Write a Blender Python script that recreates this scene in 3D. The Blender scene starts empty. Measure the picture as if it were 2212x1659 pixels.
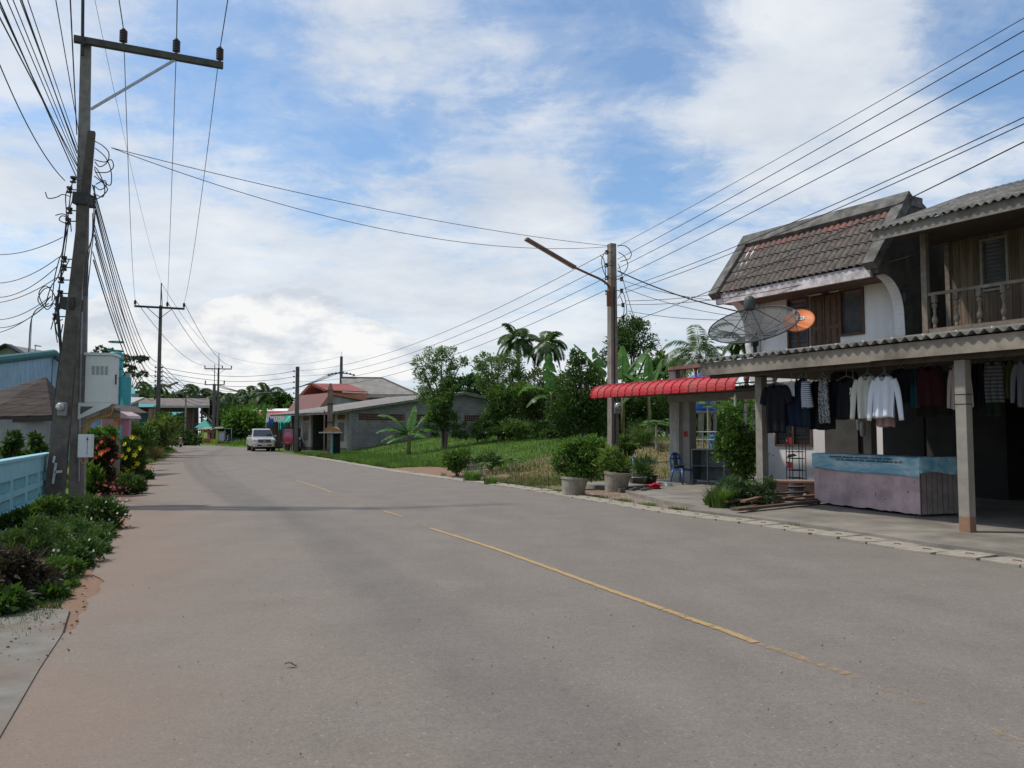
import bpy, math, random
import numpy as np
from mathutils import Vector, Matrix, Euler
random.seed(7)
rng = np.random.default_rng(7)
R = math.radians
scn = bpy.context.scene
COL = scn.collection

# ---------------------------------------------------------------- camera
FPX, CX, CY, PIT, CAMZ = 1736.0, 1106.0, 829.5, R(3.41), 1.6
cam = bpy.data.cameras.new('camera')
cam.sensor_width = 36; cam.lens = FPX*36/2212; cam.clip_end = 3000; cam.clip_start = 0.05
camo = bpy.data.objects.new('camera', cam); COL.objects.link(camo)
camo.location = (0, 0, CAMZ); camo.rotation_euler = (R(90)+PIT, 0, 0)
scn.camera = camo
scn.render.resolution_x = 1024; scn.render.resolution_y = 768
# ---------------------------------------------------------------- sun + sky
SUN_EL, SUN_AZ = R(57), R(-84)          # azimuth from +Y towards +X (negative = to the left)
sdir = Vector((math.sin(SUN_AZ)*math.cos(SUN_EL), math.cos(SUN_AZ)*math.cos(SUN_EL), math.sin(SUN_EL)))
sl = bpy.data.lights.new('sun', 'SUN'); sl.energy = 3.0; sl.angle = R(2.6); sl.color = (1.0, .95, .87)
so = bpy.data.objects.new('sun', sl); COL.objects.link(so)
so.rotation_euler = (-sdir).to_track_quat('-Z', 'Y').to_euler()
scn.view_settings.view_transform = 'Standard'; scn.view_settings.look = 'None'
scn.view_settings.exposure = 0.12; scn.view_settings.gamma = 1.0

def N(nt, t, **kw):
    n = nt.nodes.new(t)
    for k, v in kw.items():
        if k in n.inputs.keys() if hasattr(n.inputs, 'keys') else False: n.inputs[k].default_value = v
        else: setattr(n, k, v)
    return n
def lnk(nt, a, b): nt.links.new(a, b)
def math_n(nt, op, a, b=None, clamp=False):
    n = nt.nodes.new('ShaderNodeMath'); n.operation = op; n.use_clamp = clamp
    for i, s in enumerate((a, b)):
        if s is None: continue
        if isinstance(s, (int, float)): n.inputs[i].default_value = s
        else: nt.links.new(s, n.inputs[i])
    return n.outputs[0]
def mixc(nt, fac, a, b, blend='MIX'):
    n = nt.nodes.new('ShaderNodeMix'); n.data_type = 'RGBA'; n.blend_type = blend
    for s, i in ((fac, 0), (a, 6), (b, 7)):
        if isinstance(s, (int, float)): n.inputs[i].default_value = s
        elif isinstance(s, (tuple, list)): n.inputs[i].default_value = (*s, 1) if len(s) == 3 else s
        else: nt.links.new(s, n.inputs[i])
    return n.outputs[2]
def ramp(nt, fac, stops, interp='LINEAR'):
    n = nt.nodes.new('ShaderNodeValToRGB'); n.color_ramp.interpolation = interp
    e = n.color_ramp.elements
    while len(e) < len(stops): e.new(0.5)
    for el, (p, c) in zip(e, stops):
        el.position = p; el.color = (*c, 1) if isinstance(c, (tuple, list)) else (c, c, c, 1)
    nt.links.new(fac, n.inputs[0]); return n.outputs[0]
def noise(nt, vec, scale, detail=5, rough=.6, dist=0.0):
    n = nt.nodes.new('ShaderNodeTexNoise'); n.inputs['Scale'].default_value = scale
    n.inputs['Detail'].default_value = detail; n.inputs['Roughness'].default_value = rough
    n.inputs['Distortion'].default_value = dist
    if vec is not None: nt.links.new(vec, n.inputs['Vector'])
    return n.outputs[0]

world = bpy.data.worlds.new('World'); scn.world = world; world.use_nodes = True
wt = world.node_tree; wt.nodes.clear()
out = wt.nodes.new('ShaderNodeOutputWorld'); bg = wt.nodes.new('ShaderNodeBackground')
bg.inputs[1].default_value = 0.1
sky = wt.nodes.new('ShaderNodeTexSky'); sky.sky_type = 'NISHITA'; sky.sun_disc = False
sky.sun_elevation = SUN_EL; sky.sun_rotation = SUN_AZ; sky.air_density = 1.0; sky.dust_density = 1.3; sky.ozone_density = 1.5
tc = wt.nodes.new('ShaderNodeTexCoord'); sx = wt.nodes.new('ShaderNodeSeparateXYZ')
lnk(wt, tc.outputs['Generated'], sx.inputs[0])
zc = math_n(wt, 'MAXIMUM', sx.outputs[2], 0.0)
zz = math_n(wt, 'ADD', zc, 0.16)
u_ = math_n(wt, 'DIVIDE', sx.outputs[0], zz); v_ = math_n(wt, 'DIVIDE', sx.outputs[1], zz)
cv = wt.nodes.new('ShaderNodeCombineXYZ'); lnk(wt, u_, cv.inputs[0]); lnk(wt, v_, cv.inputs[1]); cv.inputs[2].default_value = 3.7
# azimuth based blobs shape where it is clearer / cloudier in the sky
def blob(dirv, size):
    d = Vector(dirv).normalized()
    vm = wt.nodes.new('ShaderNodeVectorMath'); vm.operation = 'DOT_PRODUCT'
    lnk(wt, tc.outputs['Generated'], vm.inputs[0]); vm.inputs[1].default_value = d
    mr = wt.nodes.new('ShaderNodeMapRange'); mr.interpolation_type = 'SMOOTHSTEP'
    lnk(wt, vm.outputs['Value'], mr.inputs[0]); mr.inputs[1].default_value = math.cos(size); mr.inputs[2].default_value = 1.0
    mr.inputs[3].default_value = 0; mr.inputs[4].default_value = 1
    return mr.outputs[0]
def pdir(px, py):
    a = (px-CX)/FPX; b = (CY-py)/FPX
    return (a, math.cos(PIT)-b*math.sin(PIT), math.sin(PIT)+b*math.cos(PIT))
n1 = noise(wt, cv.outputs[0], 1.3, 5, .5, .2)
nm_ = noise(wt, cv.outputs[0], 3.1, 9, .62, .35)
n2 = noise(wt, cv.outputs[0], 8.5, 8, .66, .6)
mp2 = wt.nodes.new('ShaderNodeMapping'); lnk(wt, cv.outputs[0], mp2.inputs[0]); mp2.inputs['Scale'].default_value = (1.0, 3.2, 1); mp2.inputs['Rotation'].default_value = (0, 0, R(35))
n3 = noise(wt, mp2.outputs[0], 1.6, 8, .62, .3)
den = math_n(wt, 'ADD', math_n(wt, 'ADD', math_n(wt, 'MULTIPLY', n1, .22), math_n(wt, 'MULTIPLY', nm_, .46)), math_n(wt, 'ADD', math_n(wt, 'MULTIPLY', n2, .16), math_n(wt, 'MULTIPLY', n3, .16)))
for (px, py, s, w) in [(1400, 450, .14, -.07), (1230, 130, .16, -.05), (1440, 60, .10, -.05), (640, 200, .18, -.05), (450, 60, .2, -.03), (800, 330, .14, -.04), (1750, 180, .15, .10), (1600, 330, .10, .05), (1880, 330, .14, .04),
                       (2150, 120, .12, -.06), (120, 480, .3, .06), (650, 520, .25, .06), (820, 60, .12, .07), (1050, 220, .1, .05), (1200, 370, .1, .05), (1000, 560, .2, .05), (1750, 600, .25, .04), (1300, 700, .3, .04)]:
    den = math_n(wt, 'ADD', den, math_n(wt, 'MULTIPLY', blob(pdir(px, py), s), w))
# thin veil near the horizon
hz = wt.nodes.new('ShaderNodeMapRange'); lnk(wt, sx.outputs[2], hz.inputs[0])
hz.inputs[1].default_value = 0.0; hz.inputs[2].default_value = 0.28; hz.inputs[3].default_value = .07; hz.inputs[4].default_value = 0
den = math_n(wt, 'ADD', den, hz.outputs[0])
cl = ramp(wt, den, [(.40, .08), (.465, .27), (.508, .55), (.56, .82), (.64, .97)], 'LINEAR')
# cumulus bank low in the sky
sc = wt.nodes.new('ShaderNodeMapping'); lnk(wt, tc.outputs['Generated'], sc.inputs[0]); sc.inputs['Scale'].default_value = (1, 1, 2.1)
nb = noise(wt, sc.outputs[0], 7.5, 8, .55, .1)
nl = noise(wt, sc.outputs[0], 2.2, 2, .5)
cden = math_n(wt, 'MULTIPLY', math_n(wt, 'SUBTRACT', nb, .60), .9)
for (px, py, s, w) in [(500, 735, .075, .42), (620, 712, .075, .46), (730, 735, .075, .42), (830, 765, .06, .34), (250, 735, .07, .36), (380, 790, .07, .3), (560, 800, .08, .3), (920, 790, .05, .26)]:
    cden = math_n(wt, 'ADD', cden, math_n(wt, 'MULTIPLY', blob(pdir(px, py), s), w))
cum = ramp(wt, cden, [(.17, 0.0), (.205, .8), (.30, 1.0)])
shade = noise(wt, cv.outputs[0], 2.0, 6, .6)
CW = 7.9
white = ramp(wt, shade, [(.3, (.74*CW, .80*CW, .89*CW)), (.62, (.97*CW, 1.01*CW, 1.06*CW))])
for n in wt.nodes:
    pass
skyc = mixc(wt, 1.0, sky.outputs[0], (1.06, 1.38, 1.57), 'MULTIPLY')
c1 = mixc(wt, cl, skyc, white)
cshade = noise(wt, sc.outputs[0], 11, 5, .6)
cumc = ramp(wt, cshade, [(.38, (.72*CW, .78*CW, .87*CW)), (.55, (1.14*CW, 1.13*CW, 1.11*CW))])
c2 = mixc(wt, math_n(wt, 'MULTIPLY', cum, .85), c1, cumc)
lnk(wt, c2, bg.inputs[0]); lnk(wt, bg.outputs[0], out.inputs[0])

# ---------------------------------------------------------------- picture -> place helpers (pixel of the 2212 px wide view)
def ray(px, py): return Vector(pdir(px, py))
def P(px, py, Y):
    d = ray(px, py); t = Y/d.y; return Vector((d.x*t, Y, CAMZ+d.z*t))
def G(px, py, z=0.0):
    d = ray(px, py); t = (z-CAMZ)/d.z; return Vector((d.x*t, d.y*t, z))
# shop frame: x to the right along the frontage, y inwards, origin at the foot of the big post
SO = Vector((6.97, 12.4, 0)); SRZ = math.atan2(-.8565, .5162)
sxv = Vector((.5162, -.8565, 0)); syv = Vector((.8565, .5162, 0))
def SL(px, py, v):
    d = ray(px, py); o = Vector((0, 0, CAMZ))-SO
    t = (v-o.dot(syv))/d.dot(syv); p = o+d*t
    return p.dot(sxv), p.z
def SW(x, y, z=0): return SO+sxv*x+syv*y+Vector((0, 0, z))
def SG(px, py, z=0):
    p = G(px, py, z)-SO; return p.dot(sxv), p.dot(syv)

# ---------------------------------------------------------------- object helpers
class MB:
    def __init__(s): s.v = []; s.f = []; s.m = []; s.mi = 0
    def add(s, vs, fs):
        b = len(s.v); s.v += [tuple(v) for v in vs]; s.f += [tuple(i+b for i in f) for f in fs]; s.m += [s.mi]*len(fs); return s
    def box(s, x0, x1, y0, y1, z0, z1, M=None, b=0):
        vs = [(x, y, z) for z in (z0, z1) for y in (y0, y1) for x in (x0, x1)]
        if M is not None: vs = [M @ Vector(v) for v in vs]
        return s.add(vs, [(0, 2, 3, 1), (4, 5, 7, 6), (0, 1, 5, 4), (2, 6, 7, 3), (0, 4, 6, 2), (1, 3, 7, 5)])
    def cbox(s, c, sz, rot=(0, 0, 0)):
        M = Matrix.Translation(c) @ Euler(rot).to_matrix().to_4x4()
        a, b, d = [q/2 for q in sz]; return s.box(-a, a, -b, b, -d, d, M)
    def beam(s, a, b, w, h, up=(0, 0, 1), w2=None, h2=None):
        a = Vector(a); b = Vector(b); d = (b-a).normalized(); u = Vector(up)
        if abs(d.dot(u)) > .98: u = Vector((0, 1, 0))
        sd = d.cross(u).normalized(); u = sd.cross(d).normalized()
        w2 = w2 or w; h2 = h2 or h; vs = []
        for p, ww, hh in ((a, w, h), (b, w2, h2)):
            for i, j in ((-1, -1), (1, -1), (1, 1), (-1, 1)): vs.append(p+sd*i*ww/2+u*j*hh/2)
        return s.add(vs, [(3, 2, 1, 0), (4, 5, 6, 7), (0, 1, 5, 4), (1, 2, 6, 5), (2, 3, 7, 6), (3, 0, 4, 7)])
    def tube(s, pts, r, n=8, caps=True, ref=None):
        pts = [Vector(p) for p in pts]; k = len(pts)
        rs = r if isinstance(r, (list, tuple)) else [r]*k
        vs = []; pu = None
        for i, p in enumerate(pts):
            d = (pts[min(i+1, k-1)]-pts[max(i-1, 0)]).normalized()
            if pu is None:
                u = Vector((0, 0, 1)) if abs(d.z) < .9 else Vector((1, 0, 0))
            else: u = pu
            u = (u-d*u.dot(d)).normalized(); pu = u; w = d.cross(u)
            for j in range(n):
                a = 2*math.pi*j/n; vs.append(p+(u*math.cos(a)+w*math.sin(a))*rs[i])
        fs = [(i*n+j, i*n+(j+1) % n, (i+1)*n+(j+1) % n, (i+1)*n+j) for i in range(k-1) for j in range(n)]
        if caps: fs += [tuple(range(n))[::-1], tuple(range((k-1)*n, k*n))]
        return s.add(vs, fs)
    def lathe(s, prof, c=(0, 0, 0), n=16, M=None, caps=True):
        vs = []; k = len(prof)
        for r, z in prof:
            for j in range(n):
                a = 2*math.pi*j/n; v = Vector((c[0]+r*math.cos(a), c[1]+r*math.sin(a), c[2]+z))
                vs.append(M @ v if M is not None else v)
        fs = [(i*n+j, i*n+(j+1) % n, (i+1)*n+(j+1) % n, (i+1)*n+j) for i in range(k-1) for j in range(n)]
        if caps: fs += [tuple(range(n))[::-1], tuple(range((k-1)*n, k*n))]
        return s.add(vs, fs)
    def prism(s, poly, d0, d1, axis='y', M=None):
        """poly 2D points, extruded along axis from d0 to d1"""
        def mk(p, d):
            if axis == 'y': return (p[0], d, p[1])
            if axis == 'x': return (d, p[0], p[1])
            return (p[0], p[1], d)
        vs = [mk(p, d0) for p in poly]+[mk(p, d1) for p in poly]; n = len(poly)
        if M is not None: vs = [M @ Vector(v) for v in vs]
        fs = [tuple(range(n)), tuple(range(n, 2*n))[::-1]]+[(i, (i+1) % n, n+(i+1) % n, n+i)[::-1] for i in range(n)]
        return s.add(vs, fs)
    def quad(s, a, b, c, d): return s.add([a, b, c, d], [(0, 1, 2, 3)])
    def grid(s, fn, nu, nv, th=None):
        vs = [Vector(fn(i/nu, j/nv)) for j in range(nv+1) for i in range(nu+1)]; w = nu+1
        fs = [(j*w+i, j*w+i+1, (j+1)*w+i+1, (j+1)*w+i) for j in range(nv) for i in range(nu)]
        return s.add(vs, fs)
    def build(s, name, mats, parent=None, smooth=False, solid=0, bevel=0, loc=None):
        me = bpy.data.meshes.new(name); me.from_pydata(s.v, [], s.f)
        if not isinstance(mats, (list, tuple)): mats = [mats]
        for m in mats: me.materials.append(m)
        if len(mats) > 1: me.polygons.foreach_set('material_index', s.m)
        if smooth: me.polygons.foreach_set('use_smooth', [True]*len(s.f))
        me.update(); o = bpy.data.objects.new(name, me); COL.objects.link(o)
        if parent is not None: o.parent = parent
        if loc is not None: o.location = loc
        if solid:
            md = o.modifiers.new('s', 'SOLIDIFY'); md.thickness = solid; md.offset = 0
        if bevel:
            md = o.modifiers.new('b', 'BEVEL'); md.width = bevel; md.segments = 2; md.limit_method = 'ANGLE'
        return o
def tag(o, label=None, cat=None, group=None, kind=None):
    if label: o['label'] = label
    if cat: o['category'] = cat
    if group: o['group'] = group
    if kind: o['kind'] = kind
    return o
def thing(name, label, cat, loc=(0, 0, 0), rz=0, group=None):
    o = bpy.data.objects.new(name, None); COL.objects.link(o); o.location = loc; o.rotation_euler = (0, 0, rz)
    o.empty_display_size = .2
    return tag(o, label, cat, group)
def copy_tree(o, parent=None, **kw):
    c = o.copy(); COL.objects.link(c)
    if parent is not None: c.parent = parent
    for ch in list(o.children): copy_tree(ch, c)
    for k, v in kw.items(): setattr(c, k, v)
    return c
def shop_thing(name, label, cat, group=None): return thing(name, label, cat, SO, SRZ, group)
def catmull(pts, n=8):
    pts = [Vector(p) for p in pts]; o = []
    for i in range(len(pts)-1):
        p0 = pts[max(i-1, 0)]; p1 = pts[i]; p2 = pts[i+1]; p3 = pts[min(i+2, len(pts)-1)]
        for k in range(n):
            t = k/n
            o.append(.5*((2*p1)+(p2-p0)*t+(2*p0-5*p1+4*p2-p3)*t*t+(3*p1-p0-3*p2+p3)*t**3))
    o.append(pts[-1]); return o

# ---------------------------------------------------------------- materials
_mc = {}
def mat(key, c1, c2=None, scale=6, rough=.8, metal=0, bump=.0, bscale=None, stain=None, stain_amt=.4, stain_scale=1.2, detail=6, spec=.3, streak=False, alpha=None, lo=.35, hi=.65):
    if key in _mc: return _mc[key]
    m = bpy.data.materials.new(key); m.use_nodes = True; nt = m.node_tree; bs = nt.nodes['Principled BSDF']
    tcn = nt.nodes.new('ShaderNodeTexCoord'); vec = tcn.outputs['Object']
    c2 = c2 or tuple(x*.75 for x in c1)
    col = mixc(nt, ramp(nt, noise(nt, vec, scale, detail), [(lo, 0.0), (hi, 1.0)]), c1, c2)
    if stain:
        v2 = vec
        if streak:
            mp = nt.nodes.new('ShaderNodeMapping'); lnk(nt, vec, mp.inputs[0]); mp.inputs['Scale'].default_value = (1, 1, .18); v2 = mp.outputs[0]
        f = ramp(nt, noise(nt, v2, stain_scale, 7, .65), [(.42, 0.0), (.68, stain_amt)])
        col = mixc(nt, f, col, stain)
    lnk(nt, col, bs.inputs['Base Color'])
    bs.inputs['Roughness'].default_value = rough; bs.inputs['Metallic'].default_value = metal
    bs.inputs['Specular IOR Level'].default_value = spec
    if bump:
        b = nt.nodes.new('ShaderNodeBump'); b.inputs['Strength'].default_value = bump; b.inputs['Distance'].default_value = .02
        lnk(nt, noise(nt, vec, bscale or scale*4, 6), b.inputs['Height']); lnk(nt, b.outputs[0], bs.inputs['Normal'])
    _mc[key] = m; return m
def leafmat(key, c1, c2, rough=.55, trans=.35, scale=.8):
    if key in _mc: return _mc[key]
    m = bpy.data.materials.new(key); m.use_nodes = True; nt = m.node_tree; nt.nodes.clear()
    o = nt.nodes.new('ShaderNodeOutputMaterial'); bs = nt.nodes.new('ShaderNodeBsdfPrincipled')
    ge = nt.nodes.new('ShaderNodeNewGeometry'); tcn = nt.nodes.new('ShaderNodeTexCoord')
    col = mixc(nt, ge.outputs['Random Per Island'], c1, c2)
    f = ramp(nt, noise(nt, tcn.outputs['Object'], scale, 4), [(.35, (.62, .62, .62)), (.65, (1.25, 1.25, 1.2))])
    col = mixc(nt, 1.0, col, f, 'MULTIPLY')
    lnk(nt, col, bs.inputs['Base Color']); bs.inputs['Roughness'].default_value = rough; bs.inputs['Specular IOR Level'].default_value = .35
    tr = nt.nodes.new('ShaderNodeBsdfTranslucent'); lnk(nt, mixc(nt, 1.0, col, (1.3, 1.5, .6), 'MULTIPLY'), tr.inputs[0])
    mx = nt.nodes.new('ShaderNodeMixShader'); mx.inputs[0].default_value = trans
    lnk(nt, bs.outputs[0], mx.inputs[1]); lnk(nt, tr.outputs[0], mx.inputs[2]); lnk(nt, mx.outputs[0], o.inputs[0])
    _mc[key] = m; return m
def plankmat(key, c1, c2, width=.15, axis=0, rough=.85, gap=.06):
    """boards: a colour of their own per board plus grain and dark joints, in object space"""
    if key in _mc: return _mc[key]
    m = bpy.data.materials.new(key); m.use_nodes = True; nt = m.node_tree; bs = nt.nodes['Principled BSDF']
    tcn = nt.nodes.new('ShaderNodeTexCoord'); sp = nt.nodes.new('ShaderNodeSeparateXYZ'); lnk(nt, tcn.outputs['Object'], sp.inputs[0])
    a = math_n(nt, 'DIVIDE', sp.outputs[axis], width); fl = math_n(nt, 'FLOOR', a); fr = math_n(nt, 'FRACT', a)
    wn = nt.nodes.new('ShaderNodeTexWhiteNoise'); wn.noise_dimensions = '1D'; lnk(nt, fl, wn.inputs['W'])
    mp = nt.nodes.new('ShaderNodeMapping'); lnk(nt, tcn.outputs['Object'], mp.inputs[0])
    s = [14, 14, 14]; s[2 if axis != 2 else 0] = 1.3; mp.inputs['Scale'].default_value = s
    g = noise(nt, mp.outputs[0], 1.0, 7, .65)
    col = mixc(nt, wn.outputs[0], c1, c2)
    col = mixc(nt, 1.0, col, ramp(nt, g, [(.3, .55), (.7, 1.25)]), 'MULTIPLY')
    e = math_n(nt, 'LESS_THAN', fr, gap)
    col = mixc(nt, e, col, (.015, .012, .01))
    lnk(nt, col, bs.inputs['Base Color']); bs.inputs['Roughness'].default_value = rough; bs.inputs['Specular IOR Level'].default_value = .2
    _mc[key] = m; return m
def blockmat(key, c1, c2, mortar, w=.4, h=.2, ms=.012, rough=.9, plane='xz', off=.5):
    if key in _mc: return _mc[key]
    m = bpy.data.materials.new(key); m.use_nodes = True; nt = m.node_tree; bs = nt.nodes['Principled BSDF']
    tcn = nt.nodes.new('ShaderNodeTexCoord'); sp = nt.nodes.new('ShaderNodeSeparateXYZ'); lnk(nt, tcn.outputs['Object'], sp.inputs[0])
    cb = nt.nodes.new('ShaderNodeCombineXYZ'); lnk(nt, sp.outputs['XYZ'.index(plane[0].upper())], cb.inputs[0]); lnk(nt, sp.outputs['XYZ'.index(plane[1].upper())], cb.inputs[1])
    br = nt.nodes.new('ShaderNodeTexBrick'); lnk(nt, cb.outputs[0], br.inputs['Vector']); br.offset = off
    br.inputs['Scale'].default_value = 1; br.inputs['Brick Width'].default_value = w; br.inputs['Row Height'].default_value = h
    br.inputs['Mortar Size'].default_value = ms; br.inputs['Color1'].default_value = (*c1, 1); br.inputs['Color2'].default_value = (*c2, 1); br.inputs['Mortar'].default_value = (*mortar, 1)
    f = ramp(nt, noise(nt, tcn.outputs['Object'], 1.1, 6), [(.3, .72), (.7, 1.15)])
    col = mixc(nt, 1.0, br.outputs[0], f, 'MULTIPLY')
    lnk(nt, col, bs.inputs['Base Color']); bs.inputs['Roughness'].default_value = rough; bs.inputs['Specular IOR Level'].default_value = .2
    b = nt.nodes.new('ShaderNodeBump'); b.inputs['Strength'].default_value = .4; b.inputs['Distance'].default_value = .01; b.invert = True
    lnk(nt, br.outputs['Fac'], b.inputs['Height']); lnk(nt, b.outputs[0], bs.inputs['Normal'])
    _mc[key] = m; return m

concrete = mat('concrete', (.30, .285, .26), (.21, .20, .185), 9, .9, bump=.3, stain=(.07, .065, .06), stain_amt=.6, streak=True)
pole_conc = mat('pole_concrete', (.27, .255, .235), (.17, .16, .15), 5, .9, bump=.3, stain=(.10, .08, .065), stain_amt=.6, streak=True, stain_scale=2)
pole_dark = mat('pole_concrete_dark', (.15, .135, .12), (.085, .075, .066), 5, .9, bump=.3, stain=(.05, .04, .035), stain_amt=.6, streak=True, stain_scale=2)
dark_metal = mat('dark_metal', (.05, .05, .052), (.03, .03, .03), 10, .6, metal=.3)
galv = mat('galvanised', (.42, .43, .44), (.30, .31, .32), 10, .5, metal=.6)
rust = mat('rust_steel', (.20, .085, .045), (.11, .05, .03), 12, .8)
insul = mat('insulator_glaze', (.045, .03, .025), (.03, .02, .018), 10, .3, spec=.6)
cablem = mat('cable_black', (.03, .03, .035), (.02, .02, .022), 10, .6)
alucable = mat('cable_grey', (.10, .11, .13), (.07, .08, .09), 10, .5)
whitebox = mat('box_paint', (.60, .62, .60), (.54, .56, .54), 3, .5, stain=(.35, .34, .31), stain_amt=.3, streak=True)
black = mat('black_void', (.008, .008, .008), (.006, .006, .006), 4, .9)
# ---------------------------------------------------------------- road, ground
RE_PX = [(2208, 1229.5), (1963, 1193), (1788, 1163), (1613, 1135), (1438, 1111), (1231, 1076), (1080, 1051), (930, 1032), (837, 1018), (700, 994), (612, 979)]
RE = [Vector((16, -20, 0)), Vector((10.2, -4, 0)), Vector((7.6, 4, 0))]+[G(x, y) for x, y in RE_PX]+[Vector(p) for p in ((-24, 76, 0), (-32.5, 90, 0), (-43, 104.5, 0), (-58, 114, 0), (-85, 122, 0), (-130, 128, 0))]
LE_PX = [(0, 1560), (75, 1440), (150, 1330), (205, 1250), (252, 1150), (278, 1090), (300, 1050), (340, 1000)]
LE = [Vector((4.5, -22, 0)), Vector((.3, -5, 0)), Vector((-1.6, 1, 0))]+[G(x, y) for x, y in LE_PX]+[Vector(p) for p in ((-24.5, 58, 0), (-33.5, 80, 0), (-42, 93, 0), (-55, 103, 0), (-82, 111, 0), (-130, 117, 0))]
REc = catmull(RE, 6); LEc = catmull(LE, 6)
def seg_dist(px, py, poly):
    """signed distance (positive right of travel direction) to a polyline"""
    best = None
    for i in range(len(poly)-1):
        ax, ay = poly[i].x, poly[i].y; bx, by = poly[i+1].x, poly[i+1].y
        dx, dy = bx-ax, by-ay; L2 = dx*dx+dy*dy
        t = np.clip(((px-ax)*dx+(py-ay)*dy)/L2, 0, 1)
        qx, qy = px-(ax+dx*t), py-(ay+dy*t); d = np.sqrt(qx*qx+qy*qy)
        sgn = np.sign(qx*dy-qy*dx)
        if best is None: best = d; bs = sgn
        else:
            m = d < best; best = np.where(m, d, best); bs = np.where(m, sgn, bs)
    return best*bs
def sstep(a, b, x):
    t = np.clip((x-a)/(b-a), 0, 1); return t*t*(3-2*t)
REs = [RE[i] for i in range(len(RE))]; LEs = LE
def hgt(x, y):
    x = np.asarray(x, float); y = np.asarray(y, float)
    d = seg_dist(x, y, REs)
    xl = (x-SO.x)*sxv.x+(y-SO.y)*sxv.y; yl = (x-SO.x)*syv.x+(y-SO.y)*syv.y
    # level ground round the shophouse; the vacant lot rises away from the road
    blend = sstep(12.5, 19, -xl)
    h = 1.22*sstep(.8, 12, d)*blend
    h = h+sstep(7.5, 12, -xl)*0.0
    far = sstep(70, 110, y)
    return h*(1-far*.6)
def hz_at(x, y): return float(hgt(np.array([x]), np.array([y]))[0])

xs = np.concatenate([[-900, -400, -200, -120, -90], np.arange(-70, 40, .8), [45, 60, 90, 150, 300, 900]])
ys = np.concatenate([[-300, -100, -40, -20], np.arange(-8, 110, .8), [115, 125, 140, 170, 220, 320, 500, 900, 1600]])
XX, YY = np.meshgrid(xs, ys); fx = XX.ravel(); fy = YY.ravel()
dR = seg_dist(fx, fy, REs); dL = seg_dist(fx, fy, LEs)
H = hgt(fx, fy)
inroad = (dR < -.6) & (dL > .6)
H = H+np.where(inroad, -.05, 0)
rough_n = .035*np.sin(fx*1.7+1.3*np.sin(fy*.9))*np.sin(fy*1.4)
H = H+np.where((dR > 1.2) & (fy > 18), rough_n, 0)
# cover: r = grass, g = dry straw, b = red soil ; painted from where each cover grows
def bl(cx, cy, r, x=fx, y=fy): return np.clip(1.3-np.hypot(x-cx, y-cy)/r, 0, 1)
xl = (fx-SO.x)*sxv.x+(fy-SO.y)*sxv.y; yl = (fx-SO.x)*syv.x+(fy-SO.y)*syv.y
grass = np.ones_like(fx); straw = np.zeros_like(fx); soil = np.zeros_like(fx)
p1 = G(1250, 1035); p2 = G(1150, 1030); p3 = G(1330, 1000, .6)
for p, r in ((p1, 4.0), (p2, 3.5), (Vector((2.2, 26, 0)), 3.5), (Vector((3.5, 31, 0)), 4.0), (Vector((6, 34, 0)), 4)): straw = np.maximum(straw, bl(p.x, p.y, r))
for p, r in ((G(905, 1020), 2.6), (G(860, 1014, .05), 2.9), (G(940, 1014, .15), 2.7), (G(985, 1008, .4), 2.4)): soil = np.maximum(soil, bl(p.x, p.y, r))
soil = np.maximum(soil, .55*np.clip(1-np.abs(dR-.2)/1.0, 0, 1)*(fy > 16))
near_shop = (dR > -.3) & (-xl < 12.0)
gravel = np.where(near_shop, 1.0, 0.0)
left_soil = np.clip(1.2-np.abs(dL+.3)/1.4, 0, 1)*(dL < 1)*(fy < 45)
soil = np.maximum(soil, left_soil*.75)
me = bpy.data.meshes.new('ground'); nx = len(xs); ny = len(ys)
fcs = [(j*nx+i, j*nx+i+1, (j+1)*nx+i+1, (j+1)*nx+i) for j in range(ny-1) for i in range(nx-1)]
me.from_pydata(np.stack([fx, fy, H], 1).tolist(), [], fcs); me.polygons.foreach_set('use_smooth', [True]*len(fcs))
ca = me.color_attributes.new('cover', 'FLOAT_COLOR', 'POINT')
cc = np.stack([gravel, straw, soil, np.ones_like(fx)], 1).ravel(); ca.data.foreach_set('color', cc)
gm = bpy.data.materials.new('ground_cover'); gm.use_nodes = True; nt = gm.node_tree; bs = nt.nodes['Principled BSDF']
at = nt.nodes.new('ShaderNodeAttribute'); at.attribute_name = 'cover'; sp = nt.nodes.new('ShaderNodeSeparateColor'); lnk(nt, at.outputs['Color'], sp.inputs[0])
tcn = nt.nodes.new('ShaderNodeTexCoord'); ov = tcn.outputs['Object']
nf = noise(nt, ov, 5, 7, .7); nm = noise(nt, ov, .9, 5, .6); nff = noise(nt, ov, 30, 4, .7)
gcol = mixc(nt, nf, (.045, .085, .018), (.12, .19, .035))
scol = mixc(nt, ramp(nt, nf, [(.35, 0.0), (.6, 1.0)]), (.17, .12, .07), (.22, .18, .09))
rcol = mixc(nt, nff, (.19, .12, .085), (.28, .18, .125))
vv = nt.nodes.new('ShaderNodeTexVoronoi'); vv.inputs['Scale'].default_value = 26; lnk(nt, ov, vv.inputs['Vector'])
kcol = mixc(nt, ramp(nt, vv.outputs['Color'], [(.2, 0.0), (.8, 1.0)]), (.13, .085, .06), (.34, .30, .26))
kcol = mixc(nt, ramp(nt, nm, [(.4, 0.0), (.62, .6)]), kcol, (.21, .11, .065))
def msk(ch, lo=.25, hi=.55): return ramp(nt, math_n(nt, 'ADD', ch, math_n(nt, 'MULTIPLY', math_n(nt, 'SUBTRACT', nf, .5), .9)), [(lo, 0.0), (hi, 1.0)])
col = mixc(nt, msk(sp.outputs[1]), gcol, scol); col = mixc(nt, msk(sp.outputs[2]), col, rcol); col = mixc(nt, msk(sp.outputs[0]), col, kcol)
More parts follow.
